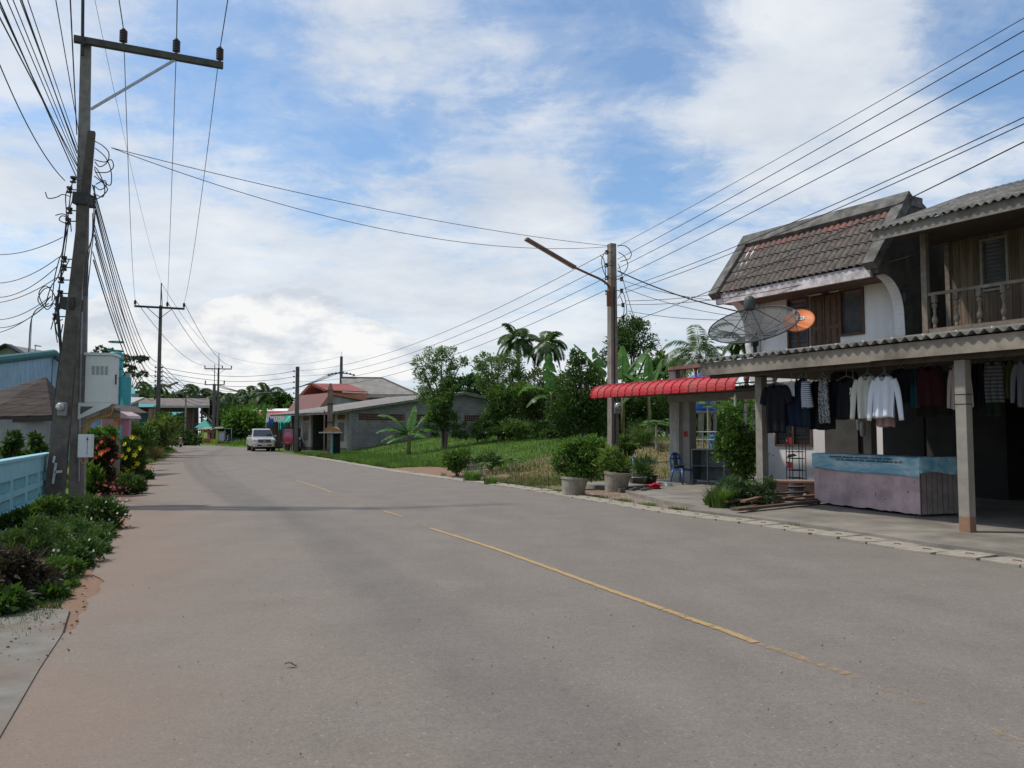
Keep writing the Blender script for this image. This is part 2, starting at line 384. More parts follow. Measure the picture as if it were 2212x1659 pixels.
lnk(nt, col, bs.inputs['Base Color']); bs.inputs['Roughness'].default_value = .95; bs.inputs['Specular IOR Level'].default_value = .1
b = nt.nodes.new('ShaderNodeBump'); b.inputs['Strength'].default_value = .6; b.inputs['Distance'].default_value = .04; lnk(nt, nff, b.inputs['Height']); lnk(nt, b.outputs[0], bs.inputs['Normal'])
me.materials.append(gm); go = bpy.data.objects.new('ground', me); COL.objects.link(go); tag(go, kind='structure')

# road sheet
def resample(pl, n):
    L = [0]
    for i in range(1, len(pl)): L.append(L[-1]+(pl[i]-pl[i-1]).length)
    o = []; j = 0
    for k in range(n):
        s = L[-1]*k/(n-1)
        while j < len(pl)-2 and L[j+1] < s: j += 1
        t = (s-L[j])/max(1e-9, L[j+1]-L[j]); o.append(pl[j].lerp(pl[j+1], min(1, t)))
    return o
# match both edges by corresponding positions along Y
a_, b_ = resample(catmull(RE, 14), 900), resample(catmull(LE, 14), 900)
mb = MB(); nw = 10; NR = len(a_); lat = []
for i in range(NR):
    for k in range(nw+1):
        t = k/nw; p = b_[i].lerp(a_[i], t)
        j = 0.0
        if k == 0: p = p+Vector((.05*math.sin(i*.83)+.035*math.sin(i*2.1)+.12*math.sin(i*.21)+.025*math.sin(i*5.3), 0, 0))
        mb.v.append((p.x, p.y, .012+.02*(1-(2*t-1)**2))); lat.append(t)
for i in range(NR-1):
    for k in range(nw):
        q = i*(nw+1)+k; mb.f.append((q, q+1, q+nw+2, q+nw+1)); mb.m.append(0)
am = bpy.data.materials.new('asphalt'); am.use_nodes = True; nt = am.node_tree; bs = nt.nodes['Principled BSDF']
tcn = nt.nodes.new('ShaderNodeTexCoord'); ov = tcn.outputs['Object']
at = nt.nodes.new('ShaderNodeAttribute'); at.attribute_name = 'lat'
fine = noise(nt, ov, 55, 5, .75); med = noise(nt, ov, 1.1, 6, .6); big = noise(nt, ov, .25, 4, .55)
vo = nt.nodes.new('ShaderNodeTexVoronoi'); vo.inputs['Scale'].default_value = 75; lnk(nt, ov, vo.inputs['Vector'])
mpp = nt.nodes.new('ShaderNodeMapping'); lnk(nt, ov, mpp.inputs[0]); mpp.inputs['Rotation'].default_value = (0, 0, R(-23)); mpp.inputs['Scale'].default_value = (1.6, .12, 1)
strk = noise(nt, mpp.outputs[0], 1.0, 5, .6)
col = mixc(nt, ramp(nt, fine, [(.3, 0.0), (.7, 1.0)]), (.138, .118, .101), (.232, .201, .171))
spd = ramp(nt, vo.outputs['Color'], [(.9, 0.0), (.94, .45)]); col = mixc(nt, spd, col, (.36, .33, .28))
vo2 = nt.nodes.new('ShaderNodeTexVoronoi'); vo2.inputs['Scale'].default_value = 19; lnk(nt, ov, vo2.inputs['Vector'])
dk = math_n(nt, 'MULTIPLY', math_n(nt, 'LESS_THAN', vo2.outputs['Distance'], .13), math_n(nt, 'GREATER_THAN', vo2.outputs['Color'], .72)); col = mixc(nt, math_n(nt, 'MULTIPLY', dk, .75), col, (.05, .045, .04))
col = mixc(nt, 1.0, col, ramp(nt, med, [(.3, .9), (.7, 1.06)]), 'MULTIPLY')
col = mixc(nt, 1.0, col, ramp(nt, noise(nt, ov, 17, 5, .7), [(.32, .92), (.68, 1.07)]), 'MULTIPLY')
col = mixc(nt, 1.0, col, ramp(nt, strk, [(.3, .96), (.7, 1.04)]), 'MULTIPLY')
# red dust carried from the left verge
dus = math_n(nt, 'SUBTRACT', 1.0, math_n(nt, 'MULTIPLY', at.outputs['Fac'], 2.3))
dus = math_n(nt, 'ADD', dus, math_n(nt, 'MULTIPLY', math_n(nt, 'SUBTRACT', big, .5), 1.6))
dus = math_n(nt, 'ADD', dus, math_n(nt, 'MULTIPLY', math_n(nt, 'SUBTRACT', strk, .5), .25))
dm = ramp(nt, dus, [(.35, 0.0), (.8, .22), (1.15, .5)]); col = mixc(nt, dm, col, (.235, .16, .115))
lnk(nt, col, bs.inputs['Base Color']); bs.inputs['Roughness'].default_value = .88; bs.inputs['Specular IOR Level'].default_value = .25
b = nt.nodes.new('ShaderNodeBump'); b.inputs['Strength'].default_value = .5; b.inputs['Distance'].default_value = .01; lnk(nt, fine, b.inputs['Height']); lnk(nt, b.outputs[0], bs.inputs['Normal'])
ro = mb.build('road', am, smooth=True); tag(ro, kind='structure')
la = ro.data.attributes.new('lat', 'FLOAT', 'POINT'); la.data.foreach_set('value', lat)

# centre line dashes, worn
lm = bpy.data.materials.new('worn_yellow_paint'); lm.use_nodes = True; nt = lm.node_tree; bs = nt.nodes['Principled BSDF']
tcn = nt.nodes.new('ShaderNodeTexCoord'); ov = tcn.outputs['Object']
bs.inputs['Roughness'].default_value = .8
lnk(nt, mixc(nt, ramp(nt, noise(nt, ov, 40, 4), [(.35, 0.0), (.65, .5)]), (.44, .28, .10), (.30, .22, .13)), bs.inputs['Base Color'])
tr = nt.nodes.new('ShaderNodeBsdfTransparent'); mx = nt.nodes.new('ShaderNodeMixShader')
w_ = noise(nt, ov, 9.0, 9, .8)
wat = nt.nodes.new('ShaderNodeAttribute'); wat.attribute_name = 'wear'
lnk(nt, ramp(nt, math_n(nt, 'ADD', w_, wat.outputs['Fac']), [(.40, .12), (.66, 1.0)]), mx.inputs[0]); lnk(nt, bs.outputs[0], mx.inputs[1]); lnk(nt, tr.outputs[0], mx.inputs[2])
lnk(nt, mx.outputs[0], nt.nodes['Material Output'].inputs[0])
def dash(pxs, wear, w=.075):
    pts = catmull([G(x, y, .03) for x, y in pxs], 12); mb = MB()
    for i, p in enumerate(pts):
        d = (pts[min(i+1, len(pts)-1)]-pts[max(i-1, 0)]).normalized(); n = Vector((-d.y, d.x, 0))
        ww = w*(1+.15*math.sin(i*1.9))
        for s in (-1, 0, 1): q = p+n*s*ww/2; mb.v.append((q.x, q.y, .0385))
    for i in range(len(pts)-1):
        for s in (0, 1): a = i*3+s; mb.f.append((a, a+1, a+4, a+3)); mb.m.append(0)
    o = mb.build('road_marking', lm); tag(o, kind='structure')
    at = o.data.attributes.new('wear', 'FLOAT', 'POINT'); at.data.foreach_set('value', [wear]*len(mb.v))
dash([(2400, 1690), (2212, 1610), (2060, 1548), (1930, 1497), (1830, 1458)], .17)
dash([(1830, 1458), (1700, 1412), (1640, 1392)], .06)
dash([(1632, 1390), (1560, 1362), (1490, 1338), (1435, 1318)], -.08)
dash([(1432, 1317), (1385, 1300), (1300, 1270), (1170, 1222), (1050, 1180), (930, 1142)], -.14)
dash([(930, 1142), (900, 1130)], .12); dash([(868, 1117), (828, 1104)], -.04, .08)
dash([(716, 1064), (680, 1051), (638, 1038)], -.08, .07); dash([(828, 1104), (716, 1064)], .10, .06); dash([(600, 1024), (560, 1011)], .08, .06); dash([(520, 1000), (490, 991)], .1, .08)

# drain cover slabs along the right edge
slab_m = mat('slab_concrete', (.36, .32, .26), (.25, .22, .18), 7, .9, bump=.3, stain=(.16, .11, .075), stain_amt=.6)
mb = MB(); mb.box(-.26, .26, 0, .5, -.02, .03)
slab0 = mb.build('drain_cover', [slab_m], bevel=.006)
tag(slab0, 'flat concrete drain cover slab in the long row lining the right road edge', 'drain cover', 'drain cover slabs in a row along the right edge of the road')
mb = MB(); mb.tube([(.05+.06*math.cos(a), .22+.05*math.sin(a), .034) for a in np.linspace(.4, 2.8, 7)], .008, 5)
lh = mb.build('lifting_hook', rust, slab0)
LL = [0]
for i in range(1, len(REc)): LL.append(LL[-1]+(REc[i]-REc[i-1]).length)
def re_at(s):
    j = 0
    while j < len(LL)-2 and LL[j+1] < s: j += 1
    t = (s-LL[j])/(LL[j+1]-LL[j]); p = REc[j].lerp(REc[j+1], t); d = (REc[j+1]-REc[j]).normalized(); return p, d
s0 = next(LL[i] for i in range(len(REc)) if REc[i].y > 5.5)
k = 0; s = s0
while True:
    p, d = re_at(s)
    if p.y > 52: break
    o = slab0 if k == 0 else copy_tree(slab0)
    if k and p.y > 24:
        for c in list(o.children): bpy.data.objects.remove(c)
    n = Vector((d.y, -d.x, 0)); q = p+n*random.uniform(.01, .06)
    o.location = (q.x, q.y, .0+random.uniform(0, .012)); o.rotation_euler = (random.uniform(-.012, .012), random.uniform(-.01, .01), math.atan2(-d.y, -d.x)+math.pi*0+random.uniform(-.03, .03))
    # local +y must point away from the road
    yv = Vector((-math.sin(o.rotation_euler.z), math.cos(o.rotation_euler.z), 0))
    if yv.dot(n) < 0: o.rotation_euler.z += math.pi
    k += 1; s += random.uniform(.525, .57)
mb = MB()   # worn earth channel under the slabs
rs = [re_at(s0+i*.8) for i in range(int((s-s0)/.8)+1)]
for p, d in rs:
    n = Vector((d.y, -d.x, 0))
    for w in (0.0, .62): q = p+n*w; mb.v.append((q.x, q.y, .006))
for i in range(len(rs)-1): mb.f.append((i*2, i*2+1, i*2+3, i*2+2)); mb.m.append(0)
tag(mb.build('drain_gutter', mat('gutter', (.09, .075, .06), (.05, .045, .04), 8, .95)), kind='structure')

# apron / floor of the shophouse
apron_m = mat('apron_concrete', (.27, .24, .20), (.19, .17, .145), 1.6, .8, bump=.2, stain=(.10, .09, .07), stain_amt=.7, stain_scale=.9)
pts = []
for i in range(40):
    p, d = re_at(s0-2+i*.5); n = Vector((d.y, -d.x, 0)); q = p+n*.60; l = q-SO
    if l.dot(sxv) < -5.2: break
    pts.append((l.dot(sxv), l.dot(syv)))
pts = pts+[(-5.4, pts[-1][1]+.7), (-6.6, -.2), (-10.5, 1.4), (-13.0, 1.8), (-13.0, 12), (12, 12), (12, pts[0][1])]

mb = MB(); mb.prism(pts, -.05, .075, 'z')
ap = mb.build('paved_apron', apron_m); ap.location = SO; ap.rotation_euler = (0, 0, SRZ); tag(ap, kind='structure')
# ---------------------------------------------------------------- shophouse (local frame: x right, y inwards)
plaster = mat('white_plaster', (.80, .76, .74), (.75, .71, .69), 2.0, .9, stain=(.30, .27, .25), stain_amt=.35, streak=True)
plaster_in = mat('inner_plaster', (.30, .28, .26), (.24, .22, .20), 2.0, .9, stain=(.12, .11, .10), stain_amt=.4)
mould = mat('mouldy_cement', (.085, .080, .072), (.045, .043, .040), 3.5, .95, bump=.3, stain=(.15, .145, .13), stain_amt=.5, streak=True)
band_m = mat('weathered_band', (.17, .16, .145), (.09, .085, .08), 4, .95, bump=.3, stain=(.05, .05, .045), stain_amt=.7, stain_scale=2)
tile_m = mat('weathered_tile', (.15, .13, .113), (.062, .054, .048), 6, .9, bump=.3, stain=(.15, .085, .07), stain_amt=.35, stain_scale=1.6)
tile_red = mat('fresh_tile_red', (.26, .10, .075), (.14, .10, .085), 4, .85, stain=(.10, .09, .08), stain_amt=.9)
fascia_w = mat('fascia_white', (.62, .57, .58), (.50, .45, .45), 3, .85, stain=(.12, .09, .08), stain_amt=.7, stain_scale=3)
asb = mat('cement_sheet', (.21, .20, .18), (.12, .115, .105), 4, .95, bump=.3, stain=(.055, .055, .045), stain_amt=.7, stain_scale=2)
fascia_b = mat('fascia_board', (.31, .265, .215), (.21, .175, .14), 2.5, .85, stain=(.05, .042, .035), stain_amt=.75, stain_scale=1.5)
post_m = mat('post_concrete', (.29, .265, .225), (.21, .19, .165), 4, .85, bump=.2, stain=(.19, .14, .09), stain_amt=.5, streak=True)
door_w = mat('door_wood', (.15, .08, .045), (.09, .048, .028), 9, .6, stain=(.05, .03, .02), stain_amt=.5, streak=True)
frame_w = mat('frame_wood', (.13, .065, .045), (.08, .045, .03), 9, .7)
louvre = mat('louvre_glass', (.10, .105, .115), (.07, .075, .085), 3, .15, spec=.7)
plank_v = plankmat('wall_planks', (.19, .135, .095), (.11, .08, .058), .17, 0)
rail_m = mat('rail_wood', (.24, .195, .15), (.15, .12, .095), 8, .85, stain=(.07, .055, .045), stain_amt=.5)
terra = mat('terracotta_rail', (.26, .135, .10), (.17, .095, .075), 5, .85, stain=(.07, .06, .05), stain_amt=.6)

house = shop_thing('white_house', 'white two storey house with a mossy mansard roof and brown wooden upstairs door', 'house')
# ground floor + upper wall: solid with door and window openings built of pieces
def wall_open(mb, x0, x1, z0, z1, y0, y1, holes):
    """wall slab in the xz plane with rectangular holes (sorted in x)"""
    x = x0
    for hx0, hx1, hz0, hz1 in sorted(holes):
        if hx0 > x: mb.box(x, hx0, y0, y1, z0, z1)
        if hz0 > z0: mb.box(hx0, hx1, y0, y1, z0, hz0)
        if hz1 < z1: mb.box(hx0, hx1, y0, y1, hz1, z1)
        x = hx1
    if x < x1: mb.box(x, x1, y0, y1, z0, z1)
VW = 6.5
def SLx(px, v, py=700): return SL(px, py, v)[0]
dx0, dx1 = SLx(1748, VW), SLx(1815, VW)
wx0, wx1 = SLx(1814.5, VW), SLx(1868, VW)
lx0, lx1 = SLx(1702, VW), SLx(1748, VW)
zt = SL(1840, 624, VW)[1]; zb_w = SL(1840, 724, VW)[1]; zb_l = 3.82
print('DOOR', dx0, dx1, wx0, wx1, lx0, lx1, zt, zb_w)
mb = MB()
XL, XR = -9.75, -4.95
wall_open(mb, XL, -5.21, 3.05, 6.2, VW, VW+.18, [(lx0, lx1, zb_l, zt), (dx0+.002, dx1, 3.2, zt), (wx0+.002, wx1, zb_w, zt)])
gx0, gz0 = SL(1676, 963, VW); gx1, gz1 = SL(1754, 900, VW)
print('GWIN', gx0, gx1, gz0)
wall_open(mb, XL, XR-.0, .02, 2.83, VW, VW+.18, [(gx0, gx1, gz0, 2.25), (-7.05, -6.1, .05, 2.2)])
mb.box(XL, XL+.18, VW+.181, 12.5, .02, 2.83); mb.box(XL, XL+.18, VW+.181, 12.5, 3.05, 6.3)
mb.box(XR-.6, XR-.4, VW+.181, 12.5, 3.05, 6.3)
mb.build('wall', plaster, house)
mb = MB(); mb.box(XL-.1, XR+.05, VW-.25, 12.4, 2.832, 3.048); mb.build('floor_slab', concrete, house)
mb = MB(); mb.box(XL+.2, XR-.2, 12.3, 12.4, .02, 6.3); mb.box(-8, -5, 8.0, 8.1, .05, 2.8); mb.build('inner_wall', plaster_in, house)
# window helper
def window(par, x0, x1, z0, z1, y, fm, louv=12, name='window', mull=0, th=.055, tilt=.5):
    mb = MB(); mb.box(x0-th, x0, y-.04, y+.06, z0-th, z1+th); mb.box(x1, x1+th, y-.04, y+.06, z0-th, z1+th)
    mb.box(x0, x1, y-.04, y+.06, z1, z1+th); mb.box(x0, x1, y-.055, y+.06, z0-th, z0)
    for i in range(mull): xm = x0+(x1-x0)*(i+1)/(mull+1); mb.box(xm-.025, xm+.025, y-.035, y+.05, z0, z1)
    f = mb.build(name, fm, par)
    mb = MB(); h = (z1-z0)/louv
    for i in range(louv): mb.cbox(((x0+x1)/2, y+.05, z0+h*(i+.5)), (x1-x0-.01, .006, h*1.15), (tilt, 0, 0))
    mb.build('louvre_pane', louvre, f); return f
window(house, lx0+.05, lx1-.06, zb_l+.05, zt-.05, VW, frame_w, 12)
window(house, wx0+.06, wx1-.05, zb_w+.05, zt-.05, VW, frame_w, 14)
window(house, gx0+.05, gx1-.05, gz0+.05, 2.2, VW, frame_w, 9, mull=1)
mb = MB(); mb.box(lx0, lx1, VW+.12, VW+.14, zb_l, zt); mb.box(wx0, wx1, VW+.12, VW+.14, zb_w, zt); mb.box(gx0, gx1, VW+.12, VW+.14, gz0, 2.25); mb.build('curtain', mat('dark_curtain', (.025, .028, .03), None, 3, .9), house)
# panelled double door
mb = MB(); a0, a1 = dx0+.03, dx1-.03; mb.box(a0, a1, VW+.06, VW+.1, 3.2, zt-.03)
dm = MB(); nP = 2
for s in range(2):
    xa = a0+(a1-a0)*s/2+.01; xb = a0+(a1-a0)*(s+1)/2-.01
    dm.box(xa, xb, VW+.02, VW+.058, 3.2, zt-.04)
    for r, (za, zb) in enumerate([(3.35, 3.95), (4.05, 4.45), (4.55, zt-.15)]):
        for c in range(2):
            w = (xb-xa-.2)/2; xo = xa+.06+c*(w+.08); dm.box(xo, xo+w, VW-.002, VW+.018, za, zb); dm.box(xo+.03, xo+w-.03, VW-.014, VW-.003, za+.03, zb-.03)
d = dm.build('door', door_w, house, bevel=.006)
mb.build('frame', frame_w, d)
# balcony style side wing walls with a curved front (y,z profile)
def wing(x0, x1, nm, mats, hole=True):
    arc = [(VW-.02-.95*math.cos(t)**1.0+0.0, 4.45+1.0*math.sin(t)) for t in np.linspace(0, math.pi/2, 9)]
    pr = [(VW, 3.05), (VW-.10, 3.05), (VW-.13, 4.2)]
    for t in np.linspace(0, math.pi/2, 9): pr.append((VW-.15-.80*(1-math.cos(t)), 4.55+.93*math.sin(t)))
    pr += [(VW-1.12, 5.5), (VW-1.14, 5.62), (VW-1.12, 5.85), (VW+.05, 7.35), (VW+.6, 7.6), (VW+1.6, 7.05), (VW+6, 6.3), (VW+6, 3.05)]
    mb = MB(); mb.prism(pr, x0, x1, 'x'); return mb.build(nm, mats, house)
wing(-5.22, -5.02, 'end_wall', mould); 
mb = MB()   # white edge strip of the end wall
pe = [(VW-.105, 3.05), (VW-.135, 4.2)]+[(VW-.155-.80*(1-math.cos(t)), 4.55+.93*math.sin(t)-.004) for t in np.linspace(0, math.pi/2, 12)]
for i in range(len(pe)-1):
    a, b = pe[i], pe[i+1]; mb.quad((-5.30, a[0]-.004, a[1]), (-5.018, a[0]-.004, a[1]), (-5.018, b[0]-.004, b[1]-.003), (-5.30, b[0]-.004, b[1]-.003))
mb.build('edge_trim', plaster, house)
pr = [(VW, 3.05), (VW-.10, 3.05), (VW-.3, 4.2)]
for t in np.linspace(0, math.pi/2, 9): pr.append((VW-.3-.7*(1-math.cos(t)), 4.45+1.0*math.sin(t)))
pr += [(VW-1.1, 5.5), (VW-1.1, 5.84), (VW+.05, 7.34), (VW+1, 7.34), (VW+1, 3.05)]
mb = MB(); mb.prism(pr, -10.1, -9.78, 'x'); mb.build('end_wall', plaster, house)
# mansard roof: fascia, tiles, concrete border
mb = MB(); mb.box(-10.42, -5.23, VW-1.17, VW-1.07, 5.42, 5.72); mb.build('fascia', fascia_w, house)
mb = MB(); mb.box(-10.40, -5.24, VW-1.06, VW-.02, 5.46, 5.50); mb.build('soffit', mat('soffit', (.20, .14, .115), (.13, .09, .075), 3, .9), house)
def slope(t): return (VW-1.20+1.32*t, 5.74+1.66*t)
mb = MB(); rows = 5
for r in range(rows):
    t0 = r/rows; t1 = (r+1)/rows+.03
    y0, z0 = slope(t0); y1, z1 = slope(t1)
    def f(u, v, r=r, y0=y0, z0=z0, y1=y1, z1=z1):
        x = -10.25+4.95*u; w = .03*math.sin(x*2*math.pi/.2)+.010*math.sin(x*4*math.pi/.2+.8)
        lift = .035*(1-v)
        return (x, y0+(y1-y0)*v-.78*(w+lift), z0+(z1-z0)*v+.62*(w+lift))
    mb.mi = 1 if r == rows-1 else 0
    mb.grid(f, 200, 2)
mb.build('roof_tiles', [tile_m, tile_red], house, solid=.012)
mb = MB()
def sl_box(xa, xb, ta, tb, off, th):
    y0, z0 = slope(ta); y1, z1 = slope(tb); nx_, nz_ = -.78, .62
    vs = [(x, y+nx_*o, z+nz_*o) for o in (off, off+th) for (y, z) in ((y0, z0), (y1, z1)) for x in (xa, xb)]
    mb.add(vs, [(0, 2, 3, 1), (4, 5, 7, 6), (0, 1, 5, 4), (2, 6, 7, 3), (0, 4, 6, 2), (1, 3, 7, 5)])
sl_box(-10.55, -5.0, .93, 1.14, -.1, .26); sl_box(-10.55, -10.22, -.05, .93, -.1, .24); sl_box(-5.32, -4.99, -.05, .93, -.1, .24)
mb.box(-10.5, -5.0, VW+.15, VW+.75, 7.35, 7.62)
mb.build('roof_border', band_m, house)
mb = MB(); mb.box(-10.4, -5.05, VW+.76, VW+5.9, 6.3, 6.42); mb.build('roof', band_m, house)
# hanging wall lantern and horn speaker
lt = shop_thing('wall_lantern', 'small dark hanging wall lantern beside the curved end wall of the white house', 'lantern')
lx, lz = SL(1957, 640, VW-.15)
mb = MB(); mb.lathe([(.0, .24), (.05, .2), (.13, .12), (.10, .10), (.085, -.1), (.05, -.17), (.0, -.2)], (lx, VW-.16, lz), 6); mb.build('lantern_body', dark_metal, lt)
mb = MB(); mb.tube([(lx, VW-.16, lz+.22), (lx, VW-.12, lz+.3), (lx, VW, lz+.28)], .012, 6); mb.build('bracket', dark_metal, lt)
sx_, sz_ = SL(1782, 629, VW-.05)
sp_ = shop_thing('wall_fan', 'small round dark fan fixed above the upstairs wooden door', 'fan')
mb = MB(); mb.lathe([(.0, -.03), (.12, -.03), (.12, .02), (.03, .05), (0, .05)], (0, 0, 0), 16, Matrix.Translation((sx_, VW-.05, sz_)) @ Matrix.Rotation(R(90), 4, 'X')); mb.build('fan_guard', dark_metal, sp_)
mb = MB(); mb.box(sx_-.02, sx_+.02, VW-.05, VW, sz_-.02, sz_+.02); mb.build('mount', dark_metal, sp_)

# ------------- porch with corrugated cement roof
porch = shop_thing('shop_porch', 'long porch with a wavy grey cement sheet roof on square concrete posts', 'porch')
XE, XW = 3.6, SLx(1519, -.25, 800)
print('XW', XW)
ZF = 3.03   # top of the fascia
pitch = (4.03-3.12)/6.9
def fr(u, v):
    x = XW-.12+(XE-XW)*u; y = -.42+7.0*v
    return (x, y, 3.075+pitch*(y+.42)+.032*math.sin(x*2*math.pi/.177))
mb = MB(); mb.grid(fr, 700, 3); mb.build('corrugated_roof', asb, porch, smooth=True, solid=.012)
mb = MB()
for i in range(0, 54, 3):
    x = XW+.1+i*.177; mb.lathe([(.018, 0), (.018, .02), (0, .028)], (x, -.30, 3.075+.032+.1*pitch), 6)
mb.build('roof_screw', mat('screw_tin', (.7, .66, .55), None, 4, .4), porch)
mb = MB(); fz0 = 2.77
mb.prism([(-.34, fz0), (-.29, fz0), (-.29, ZF), (-.34, ZF)], XW, -1.35, 'x'); mb.prism([(-.342, fz0+.01), (-.292, fz0+.01), (-.292, ZF-.004), (-.342, ZF-.004)], -1.345, XE, 'x')
mb.build('fascia_board', fascia_b, porch)
mb = MB(); mb.box(XW+.03, XE, -.10, .10, 2.72, 2.98)
for x in np.arange(XW+.15, XE, 1.2): mb.prism([(.102, 2.90), (VW-.3, 3.85), (VW-.3, 3.97), (.102, 3.04)], x-.04, x+.04, 'x')
for k in range(1, 6): y = .1+k*1.15; zz_ = 3.075+pitch*(y+.42)-.06; mb.box(XW+.05, XE, y-.03, y+.03, zz_-.07, zz_-.005)
mb.build('roof_frame', mat('dark_beam', (.10, .075, .055), (.06, .045, .035), 6, .9), porch)
def post(x, y, w, z1, lbl=None):
    mb = MB(); mb.box(x-w/2, x+w/2, y-w/2, y+w/2, .3, z1); mb.mi = 1; mb.box(x-w/2-.002, x+w/2+.002, y-w/2-.002, y+w/2+.002, .06, .3)
    mb.mi = 2
    o = mb.build('post', [post_m, mat('stained_foot', (.27, .15, .09), (.20, .12, .075), 6, .9), dark_metal], porch, bevel=.008)
    if lbl: o['label'] = lbl
    return o
PX2 = SLx(1645, 0, 900)
post(0, 0, .17, 2.71, 'square post with a rusty brown foot'); PX2b = SLx(1645, 1.1, 900); post(PX2b, 1.1, .18, 2.78); post(SLx(1873, 3.5), 3.5, .2, 2.9); post(3.3, .1, .17, 2.71)
mb = MB()
for z in (2.02, 2.17): mb.box(-.09, .09, -.09, .09, z, z+.012)
mb.build('post_binding', dark_metal, porch)

# interior walls of the ground floor shop (dark)
shopw = shop_thing('shop_interior', 'dark open shop room behind the hanging clothes', 'shop room')
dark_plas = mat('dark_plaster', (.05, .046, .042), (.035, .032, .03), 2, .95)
ix0, ix1 = SLx(1990, 5.0, 900), SLx(1900, 5.0, 900)
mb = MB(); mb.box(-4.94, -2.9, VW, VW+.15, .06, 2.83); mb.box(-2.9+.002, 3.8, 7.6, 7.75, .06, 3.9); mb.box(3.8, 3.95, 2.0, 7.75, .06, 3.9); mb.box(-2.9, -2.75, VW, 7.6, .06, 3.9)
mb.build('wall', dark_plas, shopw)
sx0, sx1 = SLx(1758, 4.6, 900), SLx(1800, 4.6, 900)
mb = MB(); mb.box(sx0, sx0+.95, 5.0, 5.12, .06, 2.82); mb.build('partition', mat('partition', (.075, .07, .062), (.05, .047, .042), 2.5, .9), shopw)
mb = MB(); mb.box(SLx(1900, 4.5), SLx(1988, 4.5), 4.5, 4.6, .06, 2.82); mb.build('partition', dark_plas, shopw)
mb = MB(); mb.box(XW+.15, 3.8, .13, VW-.28, 2.79, 2.815); mb.box(-4.9, 3.8, VW-.27, 7.6, 2.83, 2.86); mb.build('light_block_ceiling', mat('dark_light_block', (.07, .06, .05), None, 3, .9), shopw)  # flat boards added under the roof to block sunlight from the shop

# ------------- wooden house upper floor on the right
wood = shop_thing('wooden_house', 'dark weathered plank upper storey with a turned baluster balcony', 'house')
VB, VWW, VE = 5.5, 6.9, 4.5
xb0 = SLx(2000, VB, 650); z_rail = SL(2100, 621, VB)[1]
print('rail', xb0, z_rail, SL(2100, 705, VB))
wxl = SLx(2048, VWW, 600)
w0, wz1 = SL(2118, 520, VWW); w1, wz0 = SL(2180, 622, VWW)
mb = MB(); wall_open(mb, wxl, 4.5, 3.3, 7.1, VWW, VWW+.08, [(w0, w1, wz0, wz1)]); mb.build('plank_wall', plank_v, wood)
window(wood, w0+.04, w1-.04, wz0+.04, wz1-.04, VWW, mat('pale_frame', (.30, .27, .23), (.22, .2, .17), 6, .8), 12)
mb = MB(); mb.box(w0, w1, VWW+.1, VWW+.12, wz0, wz1); mb.build('curtain', mat('dark_curtain', (.03, .03, .03)), wood)
mb = MB(); mb.box(wxl-.05, wxl+.06, VWW-.05, VWW+.02, 3.3, 7.0); mb.build('corner_board', rail_m, wood)
mb = MB(); mb.beam((xb0, VB, 3.7), (xb0, VB, 6.35), .13, .13); mb.build('post', rail_m, wood)
mb = MB(); mb.box(xb0+.07, 4.4, VB-.035, VB+.035, z_rail-.05, z_rail+.02); mb.build('handrail', rail_m, wood)
prof = [(.035, 0), (.035, .06), (.025, .08), (.05, .16), (.056, .22), (.03, .33), (.024, .40), (.034, .44), (.024, .47), (.036, .53), (.05, .57), (.05, .60), (.028, .64), (.028, .66)]
zb = 3.99; sc_ = (z_rail-.06-zb-.16)/.66
bp = SLx(2066, VB, 650); stepb = SLx(2116, VB, 650)-bp
bx = bp-stepb+.0
nbal = 0
while bx < 4.2:
    mb = MB(); mb.lathe([(r*1.2, z*sc_) for r, z in prof], (bx, VB, zb), 10); mb.box(bx-.05, bx+.05, VB-.05, VB+.05, zb+.66*sc_, z_rail-.052); mb.build('baluster', rail_m, wood, smooth=False); bx += stepb
mb = MB(); mb.box(xb0, 4.4, VB-.05, VWW, 3.86, 3.98); mb.build('balcony_floor', rail_m, wood)
e0, ez0 = SL(1886, 504, VE); e1, ez1 = SL(2212, 418, VE)
print('eave', e0, ez0, e1, ez1)
ez = (ez0+ez1)/2
mb = MB(); mb.box(e0, 4.6, VE-.03, VE+.02, ez-.24, ez); mb.build('fascia', mat('grey_board', (.27, .24, .21), (.17, .15, .13), 4, .9, stain=(.06, .05, .045), stain_amt=.5), wood)
def fw(u, v):
    x = e0-.1+(4.6-e0)*u; y = VE-.12+4.2*v; return (x, y, ez+.05+.36*(y-VE)+.03*math.sin(x*2*math.pi/.177))
mb = MB(); mb.grid(fw, 460, 2); mb.build('corrugated_roof', asb, wood, smooth=True, solid=.012)
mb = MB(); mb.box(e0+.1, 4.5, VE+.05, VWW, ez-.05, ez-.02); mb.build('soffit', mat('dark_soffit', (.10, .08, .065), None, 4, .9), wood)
mb = MB(); mb.box(wxl+.01, wxl+.09, VWW+.09, 11, 3.2, 7.1); mb.build('side_wall', plank_v, wood)

